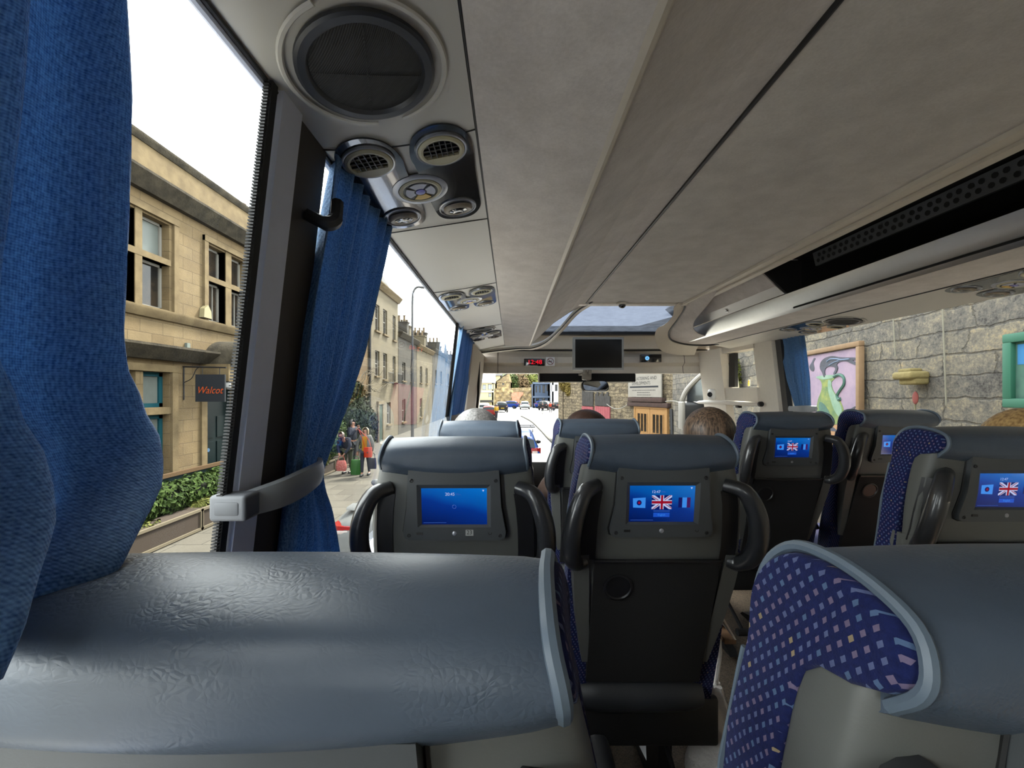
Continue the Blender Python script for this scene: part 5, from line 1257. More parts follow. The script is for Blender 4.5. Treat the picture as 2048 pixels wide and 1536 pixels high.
# ---- terrace of houses further along the left side
def town_house(name, label, y0, y1, ztop, wall, wins, bars=True, roof=None, pots=0, cor=True, xf=FX, extra=None, pane=PANE, frame=WINW):
    t = thing(name, label, 'building', (xf, (y0+y1)/2, PV))
    m = MB(); m.holed(fp3(xf), [y0, y1], [PV, ztop], wins, 0.18); m.box(xf-8, xf-0.3, y0, y1, PV, ztop-0.02); m.add([(xf, y0, PV), (xf-0.3, y0, PV), (xf-0.3, y0, ztop), (xf, y0, ztop)], [(0, 1, 2, 3)])
    m.add([(xf, y1, PV), (xf-0.3, y1, PV), (xf-0.3, y1, ztop), (xf, y1, ztop)], [(0, 1, 2, 3)])
    m.build('wall', wall, t, recalc=False)
    if cor:
        m = MB(); m.prism([(xf-0.1, ztop-0.35), (xf+0.1, ztop-0.35), (xf+0.32, ztop-0.06), (xf+0.32, ztop), (xf-0.1, ztop)], 'y', y0, y1); m.build('cornice', BATHP if wall is not GREYST else BATHD, t)
    for a, b, c, d in wins:
        sash(t, xf, a, b, c, d, 0.15, frame, pane, 0.05, bars=((c+d)/2,) if bars else (), vbars=((a+b)/2,))
        s_ = MB(); s_.box(xf-0.02, xf+0.12, a-0.08, b+0.08, c-0.10, c); s_.build('sill', BATHP, t)
    if roof == 'mansard':
        m = MB(); m.prism([(xf-0.15, ztop), (xf-1.1, ztop+1.7), (xf-5, ztop+2.0), (xf-7.5, ztop)], 'y', y0, y1); r_ = m.build('roof', ROOFM, t)
    elif roof:
        m = MB(); m.prism([(xf+0.1, ztop-0.02), (xf-3.6, ztop+roof), (xf-7.6, ztop)], 'y', y0, y1); r_ = m.build('roof', ROOFM, t)
    if pots:
        for yc in ((y0+0.35), (y1-0.35)):
            m = MB(); zc = ztop+(0.9 if roof else 0.4); m.box(xf-2.6, xf-0.6, yc-0.32, yc+0.32, ztop-0.1, zc+0.5); m.box(xf-2.68, xf-0.52, yc-0.38, yc+0.38, zc+0.5, zc+0.6); ch = m.build('chimney', wall, t)
            m = MB()
            for k in range(pots): m.lathe((xf-0.9-k*0.42, yc, zc+0.6), (0, 0, 1), [(0.11, 0), (0.09, 0.45), (0.12, 0.47), (0.12, 0.52)], 8)
            m.build('chimney_pots', mat('buff_pot', (150, 128, 98), 0.9), ch)
    return t
town_house('stone_house', 'low brown stone house between the near house and the tall cream house', 13.7, 21.7, 3.95, BATH2, [(19.6, 20.4, 1.55, 3.1)], roof=None)
h = town_house('stone_house', 'tall pale house with sash windows and a roof dormer, left of the lamp post', 21.8, 27.6, 6.35, BATH3,
     [(22.9, 23.7, 3.55, 5.05), (24.35, 25.15, 3.55, 5.05), (26.35, 27.0, 3.45, 5.05), (22.9, 23.7, 1.0, 2.42), (24.35, 25.15, 0.85, 2.42), (26.35, 27.0, 0.75, 2.42), (25.1, 25.9, -1.9, -0.55)], roof='mansard')
for y in (22.6, 24.2):
    m = MB(); m.box(FX-1.2, FX-0.45, y, y+0.9, 6.5, 7.75); dm = m.build('dormer', ROOFM, h)
    m = MB(); m.box(FX-0.46, FX-0.42, y+0.12, y+0.78, 6.6, 7.6); m.build('dormer_window', mat('pale_dormer_pane', (140, 144, 150), 0.3), dm)
m = MB(); m.holed(fp3(FX+0.02), [23.2, 24.2], [PV, -0.55], [], 0); m.box(FX-0.02, FX+0.05, 23.4, 24.05, PV, -0.75); m.build('door', DOORGR, h)
m = MB(); m.box(FX, FX+0.1, 23.2, 23.38, PV, -0.6); m.box(FX, FX+0.1, 24.07, 24.25, PV, -0.6); m.box(FX, FX+0.14, 23.15, 24.3, -0.62, -0.45); m.build('door_surround', BATHP, h)
for y in (24.3, 26.3):
    m = MB(); m.box(FX, FX+0.4, y-0.1, y+0.95, 0.62, 0.68)
    for q in range(8): m.tube([(FX+0.38, y-0.08+q*0.144, 0.66), (FX+0.38, y-0.08+q*0.144, 1.25)], 0.012, n=4)
    m.tube([(FX+0.38, y-0.1, 1.25), (FX+0.38, y+0.95, 1.25)], 0.018, n=5); m.build('balconette', LEAD, h)
m = MB(); m.tube([(FX+0.06, 21.9, PV), (FX+0.06, 21.9, 6.1)], 0.07, n=8); m.box(FX, FX+0.16, 21.78, 22.02, 4.2, 4.4); m.build('drainpipe', LEAD, h)
town_house('stone_house', 'dark stone house with chimneys behind the lamp post', 27.7, 33.0, 4.2, GREYST, [(28.6, 29.5, 0.9, 2.2), (31.0, 31.9, 0.9, 2.2), (28.6, 29.5, -2.0, -0.4)], roof=1.6, pots=4)
town_house('stone_house', 'pale narrow house between two grey houses in the far left terrace', 33.1, 39.5, 4.0, BATH3, [(34.2, 35.1, 0.9, 2.3), (36.5, 37.4, 0.9, 2.3), (34.2, 35.1, -2.0, -0.4)], roof=1.8, pots=4)
town_house('stone_house', 'grey far house in the left terrace with clustered chimney pots, beyond the pale narrow house', 39.6, 47.5, 4.4, GREYST, [(41, 42, 1, 2.4), (44, 45, 1, 2.4)], roof=1.5, pots=5)
town_house('stone_house', 'furthest grey house of the left terrace below the spire', 47.6, 58, 4.0, GREYST, [(49, 50, 1, 2.4), (53, 54, 1, 2.4)], roof=1.5, pots=4)
t = thing('church_spire', 'distant grey church spire rising over the left terrace', 'church', (-24, 150, 0))
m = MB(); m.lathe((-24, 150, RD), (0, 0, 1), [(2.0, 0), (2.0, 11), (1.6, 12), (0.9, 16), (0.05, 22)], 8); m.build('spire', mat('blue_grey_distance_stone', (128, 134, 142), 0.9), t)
m = MB()
for a in range(4): m.lathe((-24+1.7*math.cos(a*1.571+.78), 150+1.7*math.sin(a*1.571+.78), RD+11), (0, 0, 1), [(0.35, 0), (0.3, 2), (0.03, 4.4)], 6)
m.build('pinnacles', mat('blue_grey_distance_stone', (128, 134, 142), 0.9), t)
t = thing('street_lamp', 'slim grey street lamp with curved arm before the dark terrace', 'street lamp', (-5.0, 20.8, PV))
m = MB(); m.tube(smooth_path([(-5.0, 20.8, PV), (-5.0, 20.8, 1.5), (-5.0, 20.8, 4.6), (-4.95, 20.8, 5.15), (-4.78, 20.8, 5.38), (-4.55, 20.8, 5.4)], 5), [0.08]*6+[0.055]*20, n=8); m.build('column', mat('grey_lamp_post', (96, 98, 102), 0.5, 0.3), t)
m = MB(); m.rbox(-4.62, -4.25, 20.72, 20.88, 5.33, 5.43, 0.04); m.build('lantern', mat('grey_lamp_post', (96, 98, 102), 0.5, 0.3), t)
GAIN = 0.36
# ---------------------------------------------------------------- right-hand stone walls, painting, doors, board
WALLS = m_coursed('grey_coursed_stone', 'xzy', ((0.18, rgb(84, 81, 79)), (0.42, rgb(140, 136, 131)), (0.6, rgb(166, 159, 146)), (0.76, rgb(196, 184, 162)), (0.95, rgb(232, 206, 160))), (86, 82, 78), 0.5, 0.19, 0.13)
WALLW = m_coursed('warm_rough_stone', 'xzy', ((0.16, rgb(70, 62, 52)), (0.42, rgb(128, 117, 100)), (0.62, rgb(168, 152, 124)), (0.82, rgb(206, 188, 154)), (0.95, rgb(226, 212, 186))), (80, 68, 52), 0.34, 0.17, 0.30, 0.02)
def wall_run(name, label, a, b, z1, m_, thick=0.5):
    """straight wall from a to b (x, y); built in its own frame so the stonework runs along it"""
    a = Vector((*a, 0)); b = Vector((*b, 0)); d = b-a; L = d.length; ang = math.atan2(d.y, d.x)
    g = MB(); g.grid(lambda u, v: (L*u, 0.02*math.sin(37*u*L)*math.sin(23*v), RD+(z1-RD)*v), int(L*6), 40)
    g.box(0, L, 0.02, thick, RD, z1); 
    off = g
    me = off.build(name, m_, smooth=40)
    c = me.location.copy(); me.rotation_euler = (0, 0, ang)
    p = a+Matrix.Rotation(ang, 3, 'Z') @ Vector((c.x, c.y, 0)); me.location = (p.x, p.y, c.z)
    return struct(me, label, 'wall')
# seen from the coach the wall leans away from the road: right normal faces -x
wall_run('stone_wall', 'long grey rubble wall outside the right windows', (6.1, 15.5), (2.0, -5.0), 2.5, WALLS)
wall_run('stone_wall', 'warm rubble wall with doors beyond the windscreen', (3.0, 26.0), (6.1, 15.45), 2.9, WALLW)
def L1(y, off=0.0):
    d = Vector((-0.2, -1)).normalized(); n = Vector((-0.98, 0.196)); p = Vector((3.0+0.2*y, y))+n*off; return p
# painting with bird and jug, in the plane of the near wall: local x to the right when seen from the coach, y out of the wall (towards the viewer is -y)
def on_wall(name, label, cat, yc, z0):
    p = L1(yc, 0.03); return thing(name, label, cat, (p.x, p.y, z0), (0, 0, math.atan2(-1, -0.2)))
TIMB = mat('pale_wooden_frame', (160, 132, 102), 0.7, var=(12, 0.4, (134, 106, 80)))
def m_wash(name, c1, c2, sc_=3.0):
    t = NT(name); n = t.noise(t.coords(), sc_, 6, 0.7); t.link(t.ramp(n, ((0.35, rgb(*c1)), (0.65, rgb(*c2)))), t.b.inputs['Base Color']); t.b.inputs['Roughness'].default_value = 0.8; return t.m
t = on_wall('framed_painting', 'framed painting of a dark bird on a green jug against lilac', 'painting', 5.08, -0.72)
PW, PH = 1.24, 1.30
m = MB()
for a, b, c, d in ((-PW/2, PW/2, PH-0.06, PH), (-PW/2, PW/2, 0, 0.08), (-PW/2, -PW/2+0.06, 0.08, PH-0.06), (PW/2-0.06, PW/2, 0.08, PH-0.06)): m.rbox(a, b, -0.06, 0.0, c, d, 0.01)
m.build('frame', TIMB, t, local=True)
m = MB(); m.box(-PW/2+0.07, PW/2-0.07, -0.025, -0.01, 0.22, PH-0.07, mi=0); m.box(-PW/2+0.07, PW/2-0.07, -0.0255, -0.012, 0.07, 0.34, mi=1)
m.build('canvas', [m_wash('lilac_paint', (150, 130, 160), (182, 156, 178)), m_wash('ochre_paint', (176, 122, 78), (192, 146, 98))], t, local=True)
def flatp(name, pts, mm, lay, n=5):
    m = MB(); P = smooth2c(pts, n); m.prism(P, 'y', -0.026-0.0012*lay, -0.024); return m.build(name, mm, t, local=True)
def smooth2c(pts, n=5): return [(p.x, p.y) for p in smooth_path([(a, b, 0) for a, b in pts], n, True)]
GRJ = m_wash('green_jug_paint', (70, 118, 72), (150, 160, 70), 9.0); GRJ2 = m_wash('pale_green_paint', (122, 160, 132), (150, 182, 160), 8.0); BIRD = m_wash('black_bird_paint', (34, 36, 52), (70, 74, 96), 9); TEALP = m_wash('dark_green_paint', (44, 92, 84), (70, 122, 104), 9)
# jug and bird outlines (x grows to the viewer's right)
def pc(a, b): return ((a-245)/435*1.12-0.56, PH-0.06-(b-(598-(a-245)*0.1))/675)
def pcs(*q): return [pc(q[i], q[i+1]) for i in range(0, len(q), 2)]
flatp('painted_jug', pcs(345, 795, 400, 812, 500, 795, 478, 830, 480, 870, 500, 915, 545, 975, 572, 1045, 570, 1110, 540, 1160, 470, 1185, 400, 1175, 355, 1130, 345, 1060, 358, 985, 385, 915, 392, 860, 378, 822), GRJ, 2, 4)
flatp('painted_jug_light', pcs(450, 815, 476, 832, 476, 872, 498, 920, 540, 985, 560, 1050, 545, 1110, 500, 1060, 470, 980, 448, 900), GRJ2, 3, 4)
flatp('painted_jug_shade', pcs(372, 1010, 420, 1030, 470, 1110, 450, 1150, 395, 1120, 365, 1070), TEALP, 3, 4)
flatp('painted_jug_rim', pcs(338, 795, 400, 778, 505, 772, 512, 785, 480, 800, 400, 812), GRJ2, 4, 4)
m = MB(); m.tube(smooth_path([(pc(q, r)[0], -0.027, pc(q, r)[1]) for q, r in ((498, 785), (540, 768), (575, 790), (578, 840), (548, 890), (525, 935), (535, 968), (552, 960))], 6), 0.020, n=6); m.build('painted_handle', TEALP, t, local=True)
flatp('painted_bird', pcs(412, 792, 398, 755, 376, 715, 380, 672, 404, 640, 438, 622, 485, 614, 540, 626, 600, 632, 660, 636, 672, 652, 640, 656, 668, 676, 662, 692, 625, 676, 585, 660, 545, 664, 522, 684, 530, 715, 516, 752, 500, 768, 494, 758, 510, 722, 494, 704, 462, 700, 432, 712, 420, 742, 424, 782), BIRD, 5, 3)
m = MB(); m.tube(smooth_path([(pc(q, r)[0], -0.0335, pc(q, r)[1]) for q, r in ((440, 660), (470, 640), (520, 640), (560, 648), (620, 645))], 4), 0.008, n=5); m.tube(smooth_path([(pc(q, r)[0], -0.0335, pc(q, r)[1]) for q, r in ((460, 690), (500, 668), (540, 655))], 4), 0.006, n=5); m.build('painted_wing_lines', mat('pale_wing_paint', (140, 160, 190), 0.8), t, local=True)
flatp('painted_feather', pcs(272, 700, 296, 660, 316, 625, 330, 632, 312, 668, 322, 715, 312, 742, 288, 735), BIRD, 2, 3)
flatp('painted_feather', pcs(606, 1045, 630, 1025, 656, 1005, 652, 1025, 625, 1048), BIRD, 2, 3)
flatp('painted_shadow', pcs(330, 1165, 380, 1180, 470, 1195, 520, 1230, 400, 1240, 330, 1210), BIRD, 1, 3)
t = on_wall('framed_picture', 'green framed picture at the right edge of the grey stone wall', 'painting', 2.62, -0.10)
GF = mat('green_frame_paint', (58, 118, 96), 0.6)
m = MB()
for a, b, c, d in ((-0.30, 0.30, 0.455, 0.52), (-0.30, 0.30, 0, 0.065), (-0.30, -0.235, 0.06, 0.46), (0.235, 0.30, 0.06, 0.46)): m.rbox(a, b, -0.05, 0.0, c, d, 0.01)
m.build('frame', GF, t, local=True)
m = MB(); m.box(-0.24, 0.24, -0.02, -0.01, 0.06, 0.46, mi=0); m.box(-0.22, 0.0, -0.022, -0.01, 0.30, 0.44, mi=1); m.build('canvas', [TEALP, mat('bright_blue_paint', (70, 140, 200), 0.7)], t, local=True)
# cables and a ledge stone on the wall
for lab, ya, yb, za, zb in (('thin pale cable hanging down the grey wall left of the ledge stone', 4.05, 4.02, 0.75, 0.36), ('thin pale cable hanging down the grey wall right of the ledge stone', 3.48, 3.44, 0.8, -0.1)):
    m = MB(); P = [L1(ya+(yb-ya)*q/5, 0.03) for q in range(6)]; m.tube([(p.x, p.y, za+(zb-za)*q/5) for q, p in enumerate(P)], 0.006, n=5)
    tag(m.build('wall_cable', mat('pale_cable', (150, 146, 130), 0.7)), lab, 'cable')
t = on_wall('ledge_stone', 'yellowish ledge stone jutting from the grey wall', 'stone', 3.74, 0.10)
m = MB(); m.rbox(-0.12, 0.12, -0.14, 0.02, 0.03, 0.10, 0.025, 3); m.rbox(-0.09, 0.11, -0.10, 0.02, -0.02, 0.05, 0.02, 3); m.rbox(-0.10, 0.06, -0.10, 0.0, 0.09, 0.13, 0.015); m.build('stone', mat('yellow_stone', (150, 136, 92), 0.9, bump=(20, 0.6, 0.02)), t, local=True)
t = on_wall('red_flower', 'small red flower mark on the grey wall under the ledge stone', 'flower', 3.74, -0.16)
m = MB(); m.ell((0.0, -0.02, 0.12), (0.032, 0.015, 0.06), 12, 8); m.build('bloom', mat('red_bloom', (150, 84, 80), 0.8), t, local=True)
m = MB(); m.tube([(-0.02, -0.01, 0.06), (-0.03, -0.01, -0.12)], 0.007, n=5); m.build('stem', mat('pale_stem', (150, 146, 120), 0.8), t, local=True)

# ---- far right wall: doors, board, gates
D2 = Vector((3.1, -10.55)).normalized(); A2 = Vector((3.0, 26.0)); N2 = Vector((-D2.y*-1, 0))
def L2(s): return A2+D2*s
ANG2 = math.atan2(D2.y, D2.x)
def s_at(pxx):
    r = (pxx-1022)/F; return (r*A2.y-A2.x)/(D2.x-r*D2.y)
def on_l2(name, label, cat, pxl, pxr, z0, off=0.03):
    sa, sb = s_at(pxl), s_at(pxr); c = L2((sa+sb)/2); n = Vector((D2.y, -D2.x)); 
    if n.x > 0: n = -n
    c = c+n*off
    return thing(name, label, cat, (c.x, c.y, z0), (0, 0, ANG2)), (sb-sa), L2((sa+sb)/2).y
WOOD = mat('new_orange_timber', (196, 152, 100), 0.6, var=(14, 0.4, (174, 126, 78)), bump=(60, 0.2, 0.005))
t, w, yy = on_l2('timber_doors', 'pair of orange timber garage doors with barred glass under the notice board', 'doors', 1274, 1336, PV)
top = (787-816)/F*yy
hh = top-PV
m = MB(); m.box(-w/2-0.08, -w/2, -0.08, 0.05, 0, hh); m.box(w/2, w/2+0.08, -0.08, 0.05, 0, hh); m.box(-w/2-0.08, w/2+0.08, -0.08, 0.05, hh-0.02, hh+0.10); m.build('door_frame', WOOD, t, local=True)
for sx in (-1, 1):
    a, b = (-w/2, -0.012) if sx < 0 else (0.012, w/2)
    m = MB(); m.box(a, b, -0.05, 0.0, 0, hh-0.02)
    for k in range(5): x = a+(b-a)*(k+0.5)/5; m.box(x-(b-a)*0.085, x+(b-a)*0.085, -0.056, -0.05, 0.05, hh-1.15)
    lf = m.build('door_leaf', WOOD, t, local=True)
    m = MB(); m.box(a+0.17, b-0.17, -0.058, -0.05, hh-0.98, hh-0.25); m.build('glazing', PANE, lf, local=True)
    m = MB()
    for k in range(4): x = a+0.17+(b-a-0.34)*k/3; m.box(x-0.022, x+0.022, -0.075, -0.055, hh-1.0, hh-0.23)
    m.build('bars', WOOD, lf, local=True)
t, w, yy = on_l2('notice_board', 'white notice board with dark capital lettering over the timber doors', 'sign', 1263, 1330, 0, 0.12)
zt, zb = (787-742)/F*yy, (787-794)/F*yy
t.location.z = zb; hb = zt-zb
m = MB(); m.box(-w/2, w/2, -0.05, 0.0, 0, hb); m.build('board', mat('white_painted_board', (176, 170, 160), 0.7, var=(3, 0.3, (150, 144, 132))), t, local=True)
INKB = mat('dark_sign_print', (52, 54, 60), 0.7)
m = MB()
for txt, zz, sz, cx, al in (('PLASTERING AND', 0.71, 0.15, 0.035, 'CENTER'), ('DEVELOPMENTS', 0.53, 0.15, -0.085, 'CENTER')):
    vs, fs = text_geo(txt, sz*hb/0.95); wtx = max(u for u, v in vs)-min(u for u, v in vs); s_ = (w*0.68 if 'AND' in txt else w*0.56)/wtx
    m.add([(cx*w+u*s_, -0.053, zz*hb+v*1.1) for u, v in vs], fs)
m.build('lettering', INKB, t, local=True, recalc=False, smooth=0)
m = MB(); m.box(-w*0.44, w*0.42, -0.054, -0.05, hb*0.36, hb*0.42); m.build('bar', INKB, t, local=True)
m = MB()
for zz, a, b in ((0.26, -0.36, 0.34), (0.17, -0.2, 0.18), (0.08, -0.2, 0.2)):
    x = a*w
    while x < b*w: l = random.uniform(0.03, 0.09); m.box(x, min(x+l, b*w), -0.053, -0.05, hb*zz-0.02, hb*zz+0.02); x += l+0.025
m.build('small_print', mat('grey_sign_print', (112, 108, 104), 0.7), t, local=True)
m_ = MB()
t, w, yy = on_l2('timber_lintel', 'rough grey and red timber lintel between the board and the doors', 'beam', 1260, 1342, -0.55, 0.06)
m = MB(); m.rbox(-w/2, w/2, -0.10, 0.1, 0.0, 0.18, 0.02); m.rbox(-w/2+0.1, w/2-0.3, -0.13, 0.1, 0.20, 0.385, 0.02); m.build('beam', mat('weathered_red_timber', (96, 76, 70), 0.9, var=(8, 0.6, (70, 62, 58)), bump=(20, 0.5, 0.02)), t, local=True)
PINK = mat('faded_pink_paint', (196, 112, 116), 0.8, var=(3, 0.6, (168, 82, 92))); GREYB = mat('weathered_grey_boards', (90, 88, 86), 0.9, var=(5, 0.6, (70, 66, 64)), bump=(30, 0.3, 0.01))
for lab, a, b in (('faded pink boarded gate beyond the brown-haired passenger', 1192, 1222), ('narrow pink and grey gate left of the pink gate', 1166, 1188)):
    t, w, yy = on_l2('boarded_gate', lab, 'gate', a, b, PV)
    zt, zm = (787-(788 if a > 1180 else 780))/F*yy-PV, (787-813)/F*yy-PV
    m = MB()
    for k in range(7): m.box(-w/2+w*k/7+0.01, -w/2+w*(k+1)/7-0.01, -0.05, 0, 0.05, zm)
    m.build('pink_boards', PINK, t, local=True)
    m = MB()
    for k in range(9): m.box(-w/2+w*k/9+0.01, -w/2+w*(k+1)/9-0.01, -0.04, 0, zm+0.03, zt+0.12*math.sin(k*2.1))
    m.build('grey_boards', GREYB, t, local=True)
for i, (lab, p0, p1, sag) in enumerate((('drooping white cable on the warm stone wall left of the doors', (1218, 808), (1268, 800), 22), ('white cable looped along the stone wall right of the doors', (1336, 803), (1372, 806), -4))):
    m = MB(); pts = []
    for k in range(13):
        q = k/12; pxx = p0[0]+(p1[0]-p0[0])*q; pyy = p0[1]+(p1[1]-p0[1])*q+sag*4*q*(1-q)*0.6
        c = L2(s_at(pxx)) if pxx < 1345 else L1(15.0-(pxx-1345)*0.05)
        pts.append((c.x-0.12, c.y-0.05, (787-pyy)/F*c.y))
    m.tube(pts, 0.016, n=6); tag(m.build('wall_cable', mat('white_cable', (190, 186, 176), 0.7)), lab, 'cable')
m = MB(); c = L2(s_at(1343)); m.tube([(c.x-0.02, c.y-0.22, PV), (c.x-0.10, c.y-0.22, -0.58)], 0.06, n=8); tag(m.build('leaning_post', DARKM), 'dark leaning post right of the timber doors', 'post')
shrub('wall_growth', 'dry yellow growth on top of the warm stone wall, left of the mirror', 'shrub', [((3.3, 25.2, 0.9), (0.35, 0.6, 0.8)), ((3.5, 24.6, 0.3), (0.25, 0.4, 0.5))], 2200, 0.08, m_leaf('dry_leaf', (104, 88, 44), (156, 138, 80)), [((3.2, 25.2, PV), (3.2, 25.2, 0.5))])
for lab, yv, dz in (('green creeper on the stone seen in the driver door window', 8.35, 0.15),):
    p = L1(yv, 0.16); shrub('creeper', lab, 'shrub', [((p.x, p.y, 0.2+dz), (0.12, 0.25, 0.45))], 900, 0.04, IVY2, [((p.x, p.y, PV), (p.x, p.y, 0.2))])

# ---- outside mirror of the coach, hanging forward of the offside corner
t = thing('outside_mirror', 'large dark coach mirror on a curved white-edged arm outside the windscreen', 'mirror', (2.1, 5.0, -0.5))
m = MB(); m.tube(smooth_path([(2.22, 4.85, 0.30), (2.10, 4.95, 0.22), (1.98, 5.05, 0.06), (1.93, 5.08, -0.06), (1.93, 5.1, -0.12)], 6), [0.03]*25, n=8); m.v = [(p[0]+0.2, p[1], p[2]) for p in m.v]; m.build('arm', mat('pale_mirror_arm', (190, 186, 178), 0.4), t)
m = MB(); m.loft([[(1.98, 5.06, 0.06), (2.05, 5.0, 0.20), (2.16, 4.9, 0.28), (2.26, 4.86, 0.25), (2.26, 4.86, -0.1), (1.97, 5.06, -0.1)], [(1.99, 5.08, 0.06), (2.06, 5.03, 0.2), (2.17, 4.93, 0.28), (2.27, 4.9, 0.25), (2.27, 4.9, -0.1), (1.98, 5.09, -0.1)]]); m.v = [(p[0]+0.2, p[1], p[2]) for p in m.v]; m.build('cowl', GLOSSB, t)
m = MB(); m.rbox(1.90, 2.25, 5.0, 5.14, -0.46, -0.10, 0.05, 3); m.v = [(p[0]+0.2, p[1], p[2]) for p in m.v]; m.build('housing', DARKM, t)
m = MB(); m.rbox(1.888, 1.925, 4.99, 5.13, -0.44, -0.10, 0.015, 3); m.v = [(p[0]+0.2, p[1], p[2]) for p in m.v]; m.build('edge_cover', mat('pale_mirror_arm', (190, 186, 178), 0.4), t)
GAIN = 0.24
# ---------------------------------------------------------------- cars (local frame: rear bumper at y = 0, driving towards +y, z up from the road)
CARGLASS = mat('dark_car_glass', (60, 68, 72), 0.15, spec=0.2); TYRE = mat('tyre_rubber', (18, 18, 19), 0.8); WHEEL = mat('alloy_wheel', (150, 152, 155), 0.3, 0.8)
TAILR = mat('red_tail_light', (170, 14, 24), 0.15, coat=0.8); TAILW = mat('clear_lamp', (215, 200, 195), 0.15, coat=0.6); CHROME = mat('chrome_pipe', (190, 190, 190), 0.12, 1.0)
PLATEW = mat('white_number_plate', (200, 200, 192), 0.5); PLATEY = mat('yellow_number_plate', (225, 185, 50), 0.5); TRIMB = mat('black_car_trim', (24, 25, 27), 0.5)
def paint(name, c): return mat(name, c, 0.4, 0.0, coat=0.0, spec=0.25, var=(2, 0.05, tuple(x*0.9 for x in c)))
def car(label, loc, rz, pm, st, W, wheels, wr=0.32, lights=None, plate=PLATEY, roofm=None, rack=False, pipes=False, spoiler=None, group=None, cabrio=False):
    """st: stations (y, z_bottom, z_belt, z_top, half width at belt factor, half width at top factor); glass where z_top rises above the belt"""
    t = thing('car', label, 'car', loc, (0, 0, rz), group)
    m = MB(); rings = []
    def sec(y, zb, zbelt, zt, fb, ft):
        w = W/2*fb; wt = W/2*ft
        return [(-w*0.86, y, zb), (-w*0.97, y, zb+(zbelt-zb)*0.35), (-w, y, zb+(zbelt-zb)*0.65), (-w*0.96, y, zbelt), (-wt, y, zbelt+(zt-zbelt)*0.88), (-wt*0.8, y, zt), (0, y, zt+0.02), (wt*0.8, y, zt), (wt, y, zbelt+(zt-zbelt)*0.88), (w*0.96, y, zbelt), (w, y, zb+(zbelt-zb)*0.65), (w*0.97, y, zb+(zbelt-zb)*0.35), (w*0.86, y, zb)]
    ex = []
    for a, b in zip(st, st[1:]):
        for q in range(3): ex.append(tuple(x+(y-x)*q/3 for x, y in zip(a, b)))
    ex.append(st[-1]); rings = [sec(*s_) for s_ in ex]
    m.loft(rings); m.build('body', pm, t, local=True, smooth=50)
    gi = [i for i, s_ in enumerate(ex) if s_[3]-s_[2] > 0.28]
    if gi:
        for side in (-1, 1):
            g = MB(); R = []
            for i in gi[1:-1]:
                r = rings[i]; lo = Vector(r[3] if side < 0 else r[9]); hi = Vector(r[4] if side < 0 else r[8])
                R.append([lo.lerp(hi, 0.12)+Vector((side*0.012, 0, 0)), lo.lerp(hi, 0.92)+Vector((side*0.012, 0, 0))])
            g.loft(R, caps=False, closed=False); g.build('side_window', CARGLASS, t, local=True, smooth=60)
        def screen(i0, i1, nm):
            a, b = rings[i0], rings[i1]; g = MB(); R = []
            for r, f in ((a, 0.0), (a, 0.5), (b, 0.0)):
                pass
            A = [Vector(p) for p in a[4:9]]; B = [Vector(p) for p in b[4:9]]
            n_ = Vector((0, -1 if i0 < i1 else 1, 0.8)).normalized()*0.014
            g.loft([[p.lerp(q, f)*1.0+n_ for p, q in zip(A, B)] for f in (0.12, 0.5, 0.88)], caps=False, closed=False); g.build(nm, CARGLASS, t, local=True, smooth=60)
        screen(max(gi[0]-2, 0), gi[0]+1, 'rear_window'); screen(min(gi[-1]+2, len(rings)-1), gi[-1]-1, 'windscreen')
    if roofm:
        g = MB(); R = []
        for i in range(gi[0]-1, gi[-1]-1):
            R.append([Vector(p)+Vector((0, 0, 0.012)) for p in rings[i][4:9]])
        g.loft(R, caps=False, closed=False); g.build('soft_top', roofm, t, local=True, smooth=60)
    for y in wheels:
        for side in (-1, 1):
            m = MB(); c = (side*(W/2-0.10), y, wr); m.lathe(c, (side, 0, 0), [(wr*0.7, -0.1), (wr, -0.09), (wr, 0.085), (wr*0.9, 0.105), (wr*0.64, 0.10)], 24); wh = m.build('wheel', TYRE, t, local=True)
            m = MB(); m.lathe(c, (side, 0, 0), [(wr*0.64, 0.07), (wr*0.62, 0.102), (wr*0.2, 0.09), (0.04, 0.11)], 18); m.build('rim', WHEEL, wh, local=True)
    if lights:
        (lx0, lx1, lz0, lz1, ly, wrap) = lights
        for side in (-1, 1):
            m = MB(); x0, x1 = side*lx0, side*lx1
            m.loft([[(x0, ly-0.03, lz0+0.03), (x0, ly-0.03, lz1-0.01), (x0, ly+0.1, lz1), (x0, ly+0.1, lz0)], [((x0*0.4+x1*0.6), ly-0.015, lz0), ((x0*0.4+x1*0.6), ly-0.015, lz1), ((x0*0.4+x1*0.6), ly+0.15, lz1), ((x0*0.4+x1*0.6), ly+0.15, lz0)], [(x1, ly+wrap, lz0+0.02), (x1, ly+wrap, lz1), (x1-side*0.03, ly+wrap+0.2, lz1), (x1-side*0.03, ly+wrap+0.2, lz0)]])
            l_ = m.build('tail_light', TAILR, t, local=True, smooth=30)
            m = MB(); zc = (lz0+lz1)/2; m.rbox(min(x0*0.9+x1*0.1, x0*0.35+x1*0.65), max(x0*0.9+x1*0.1, x0*0.35+x1*0.65), ly-0.045, ly+0.05, zc-(lz1-lz0)*0.10, zc+(lz1-lz0)*0.16, 0.01); m.build('clear_lamp', TAILW, l_, local=True)
    m = MB(); yb = st[0][0]; m.rbox(-0.26, 0.26, yb-0.025, yb+0.05, st[0][1]+0.20, st[0][1]+0.31, 0.005); m.build('number_plate', plate, t, local=True)
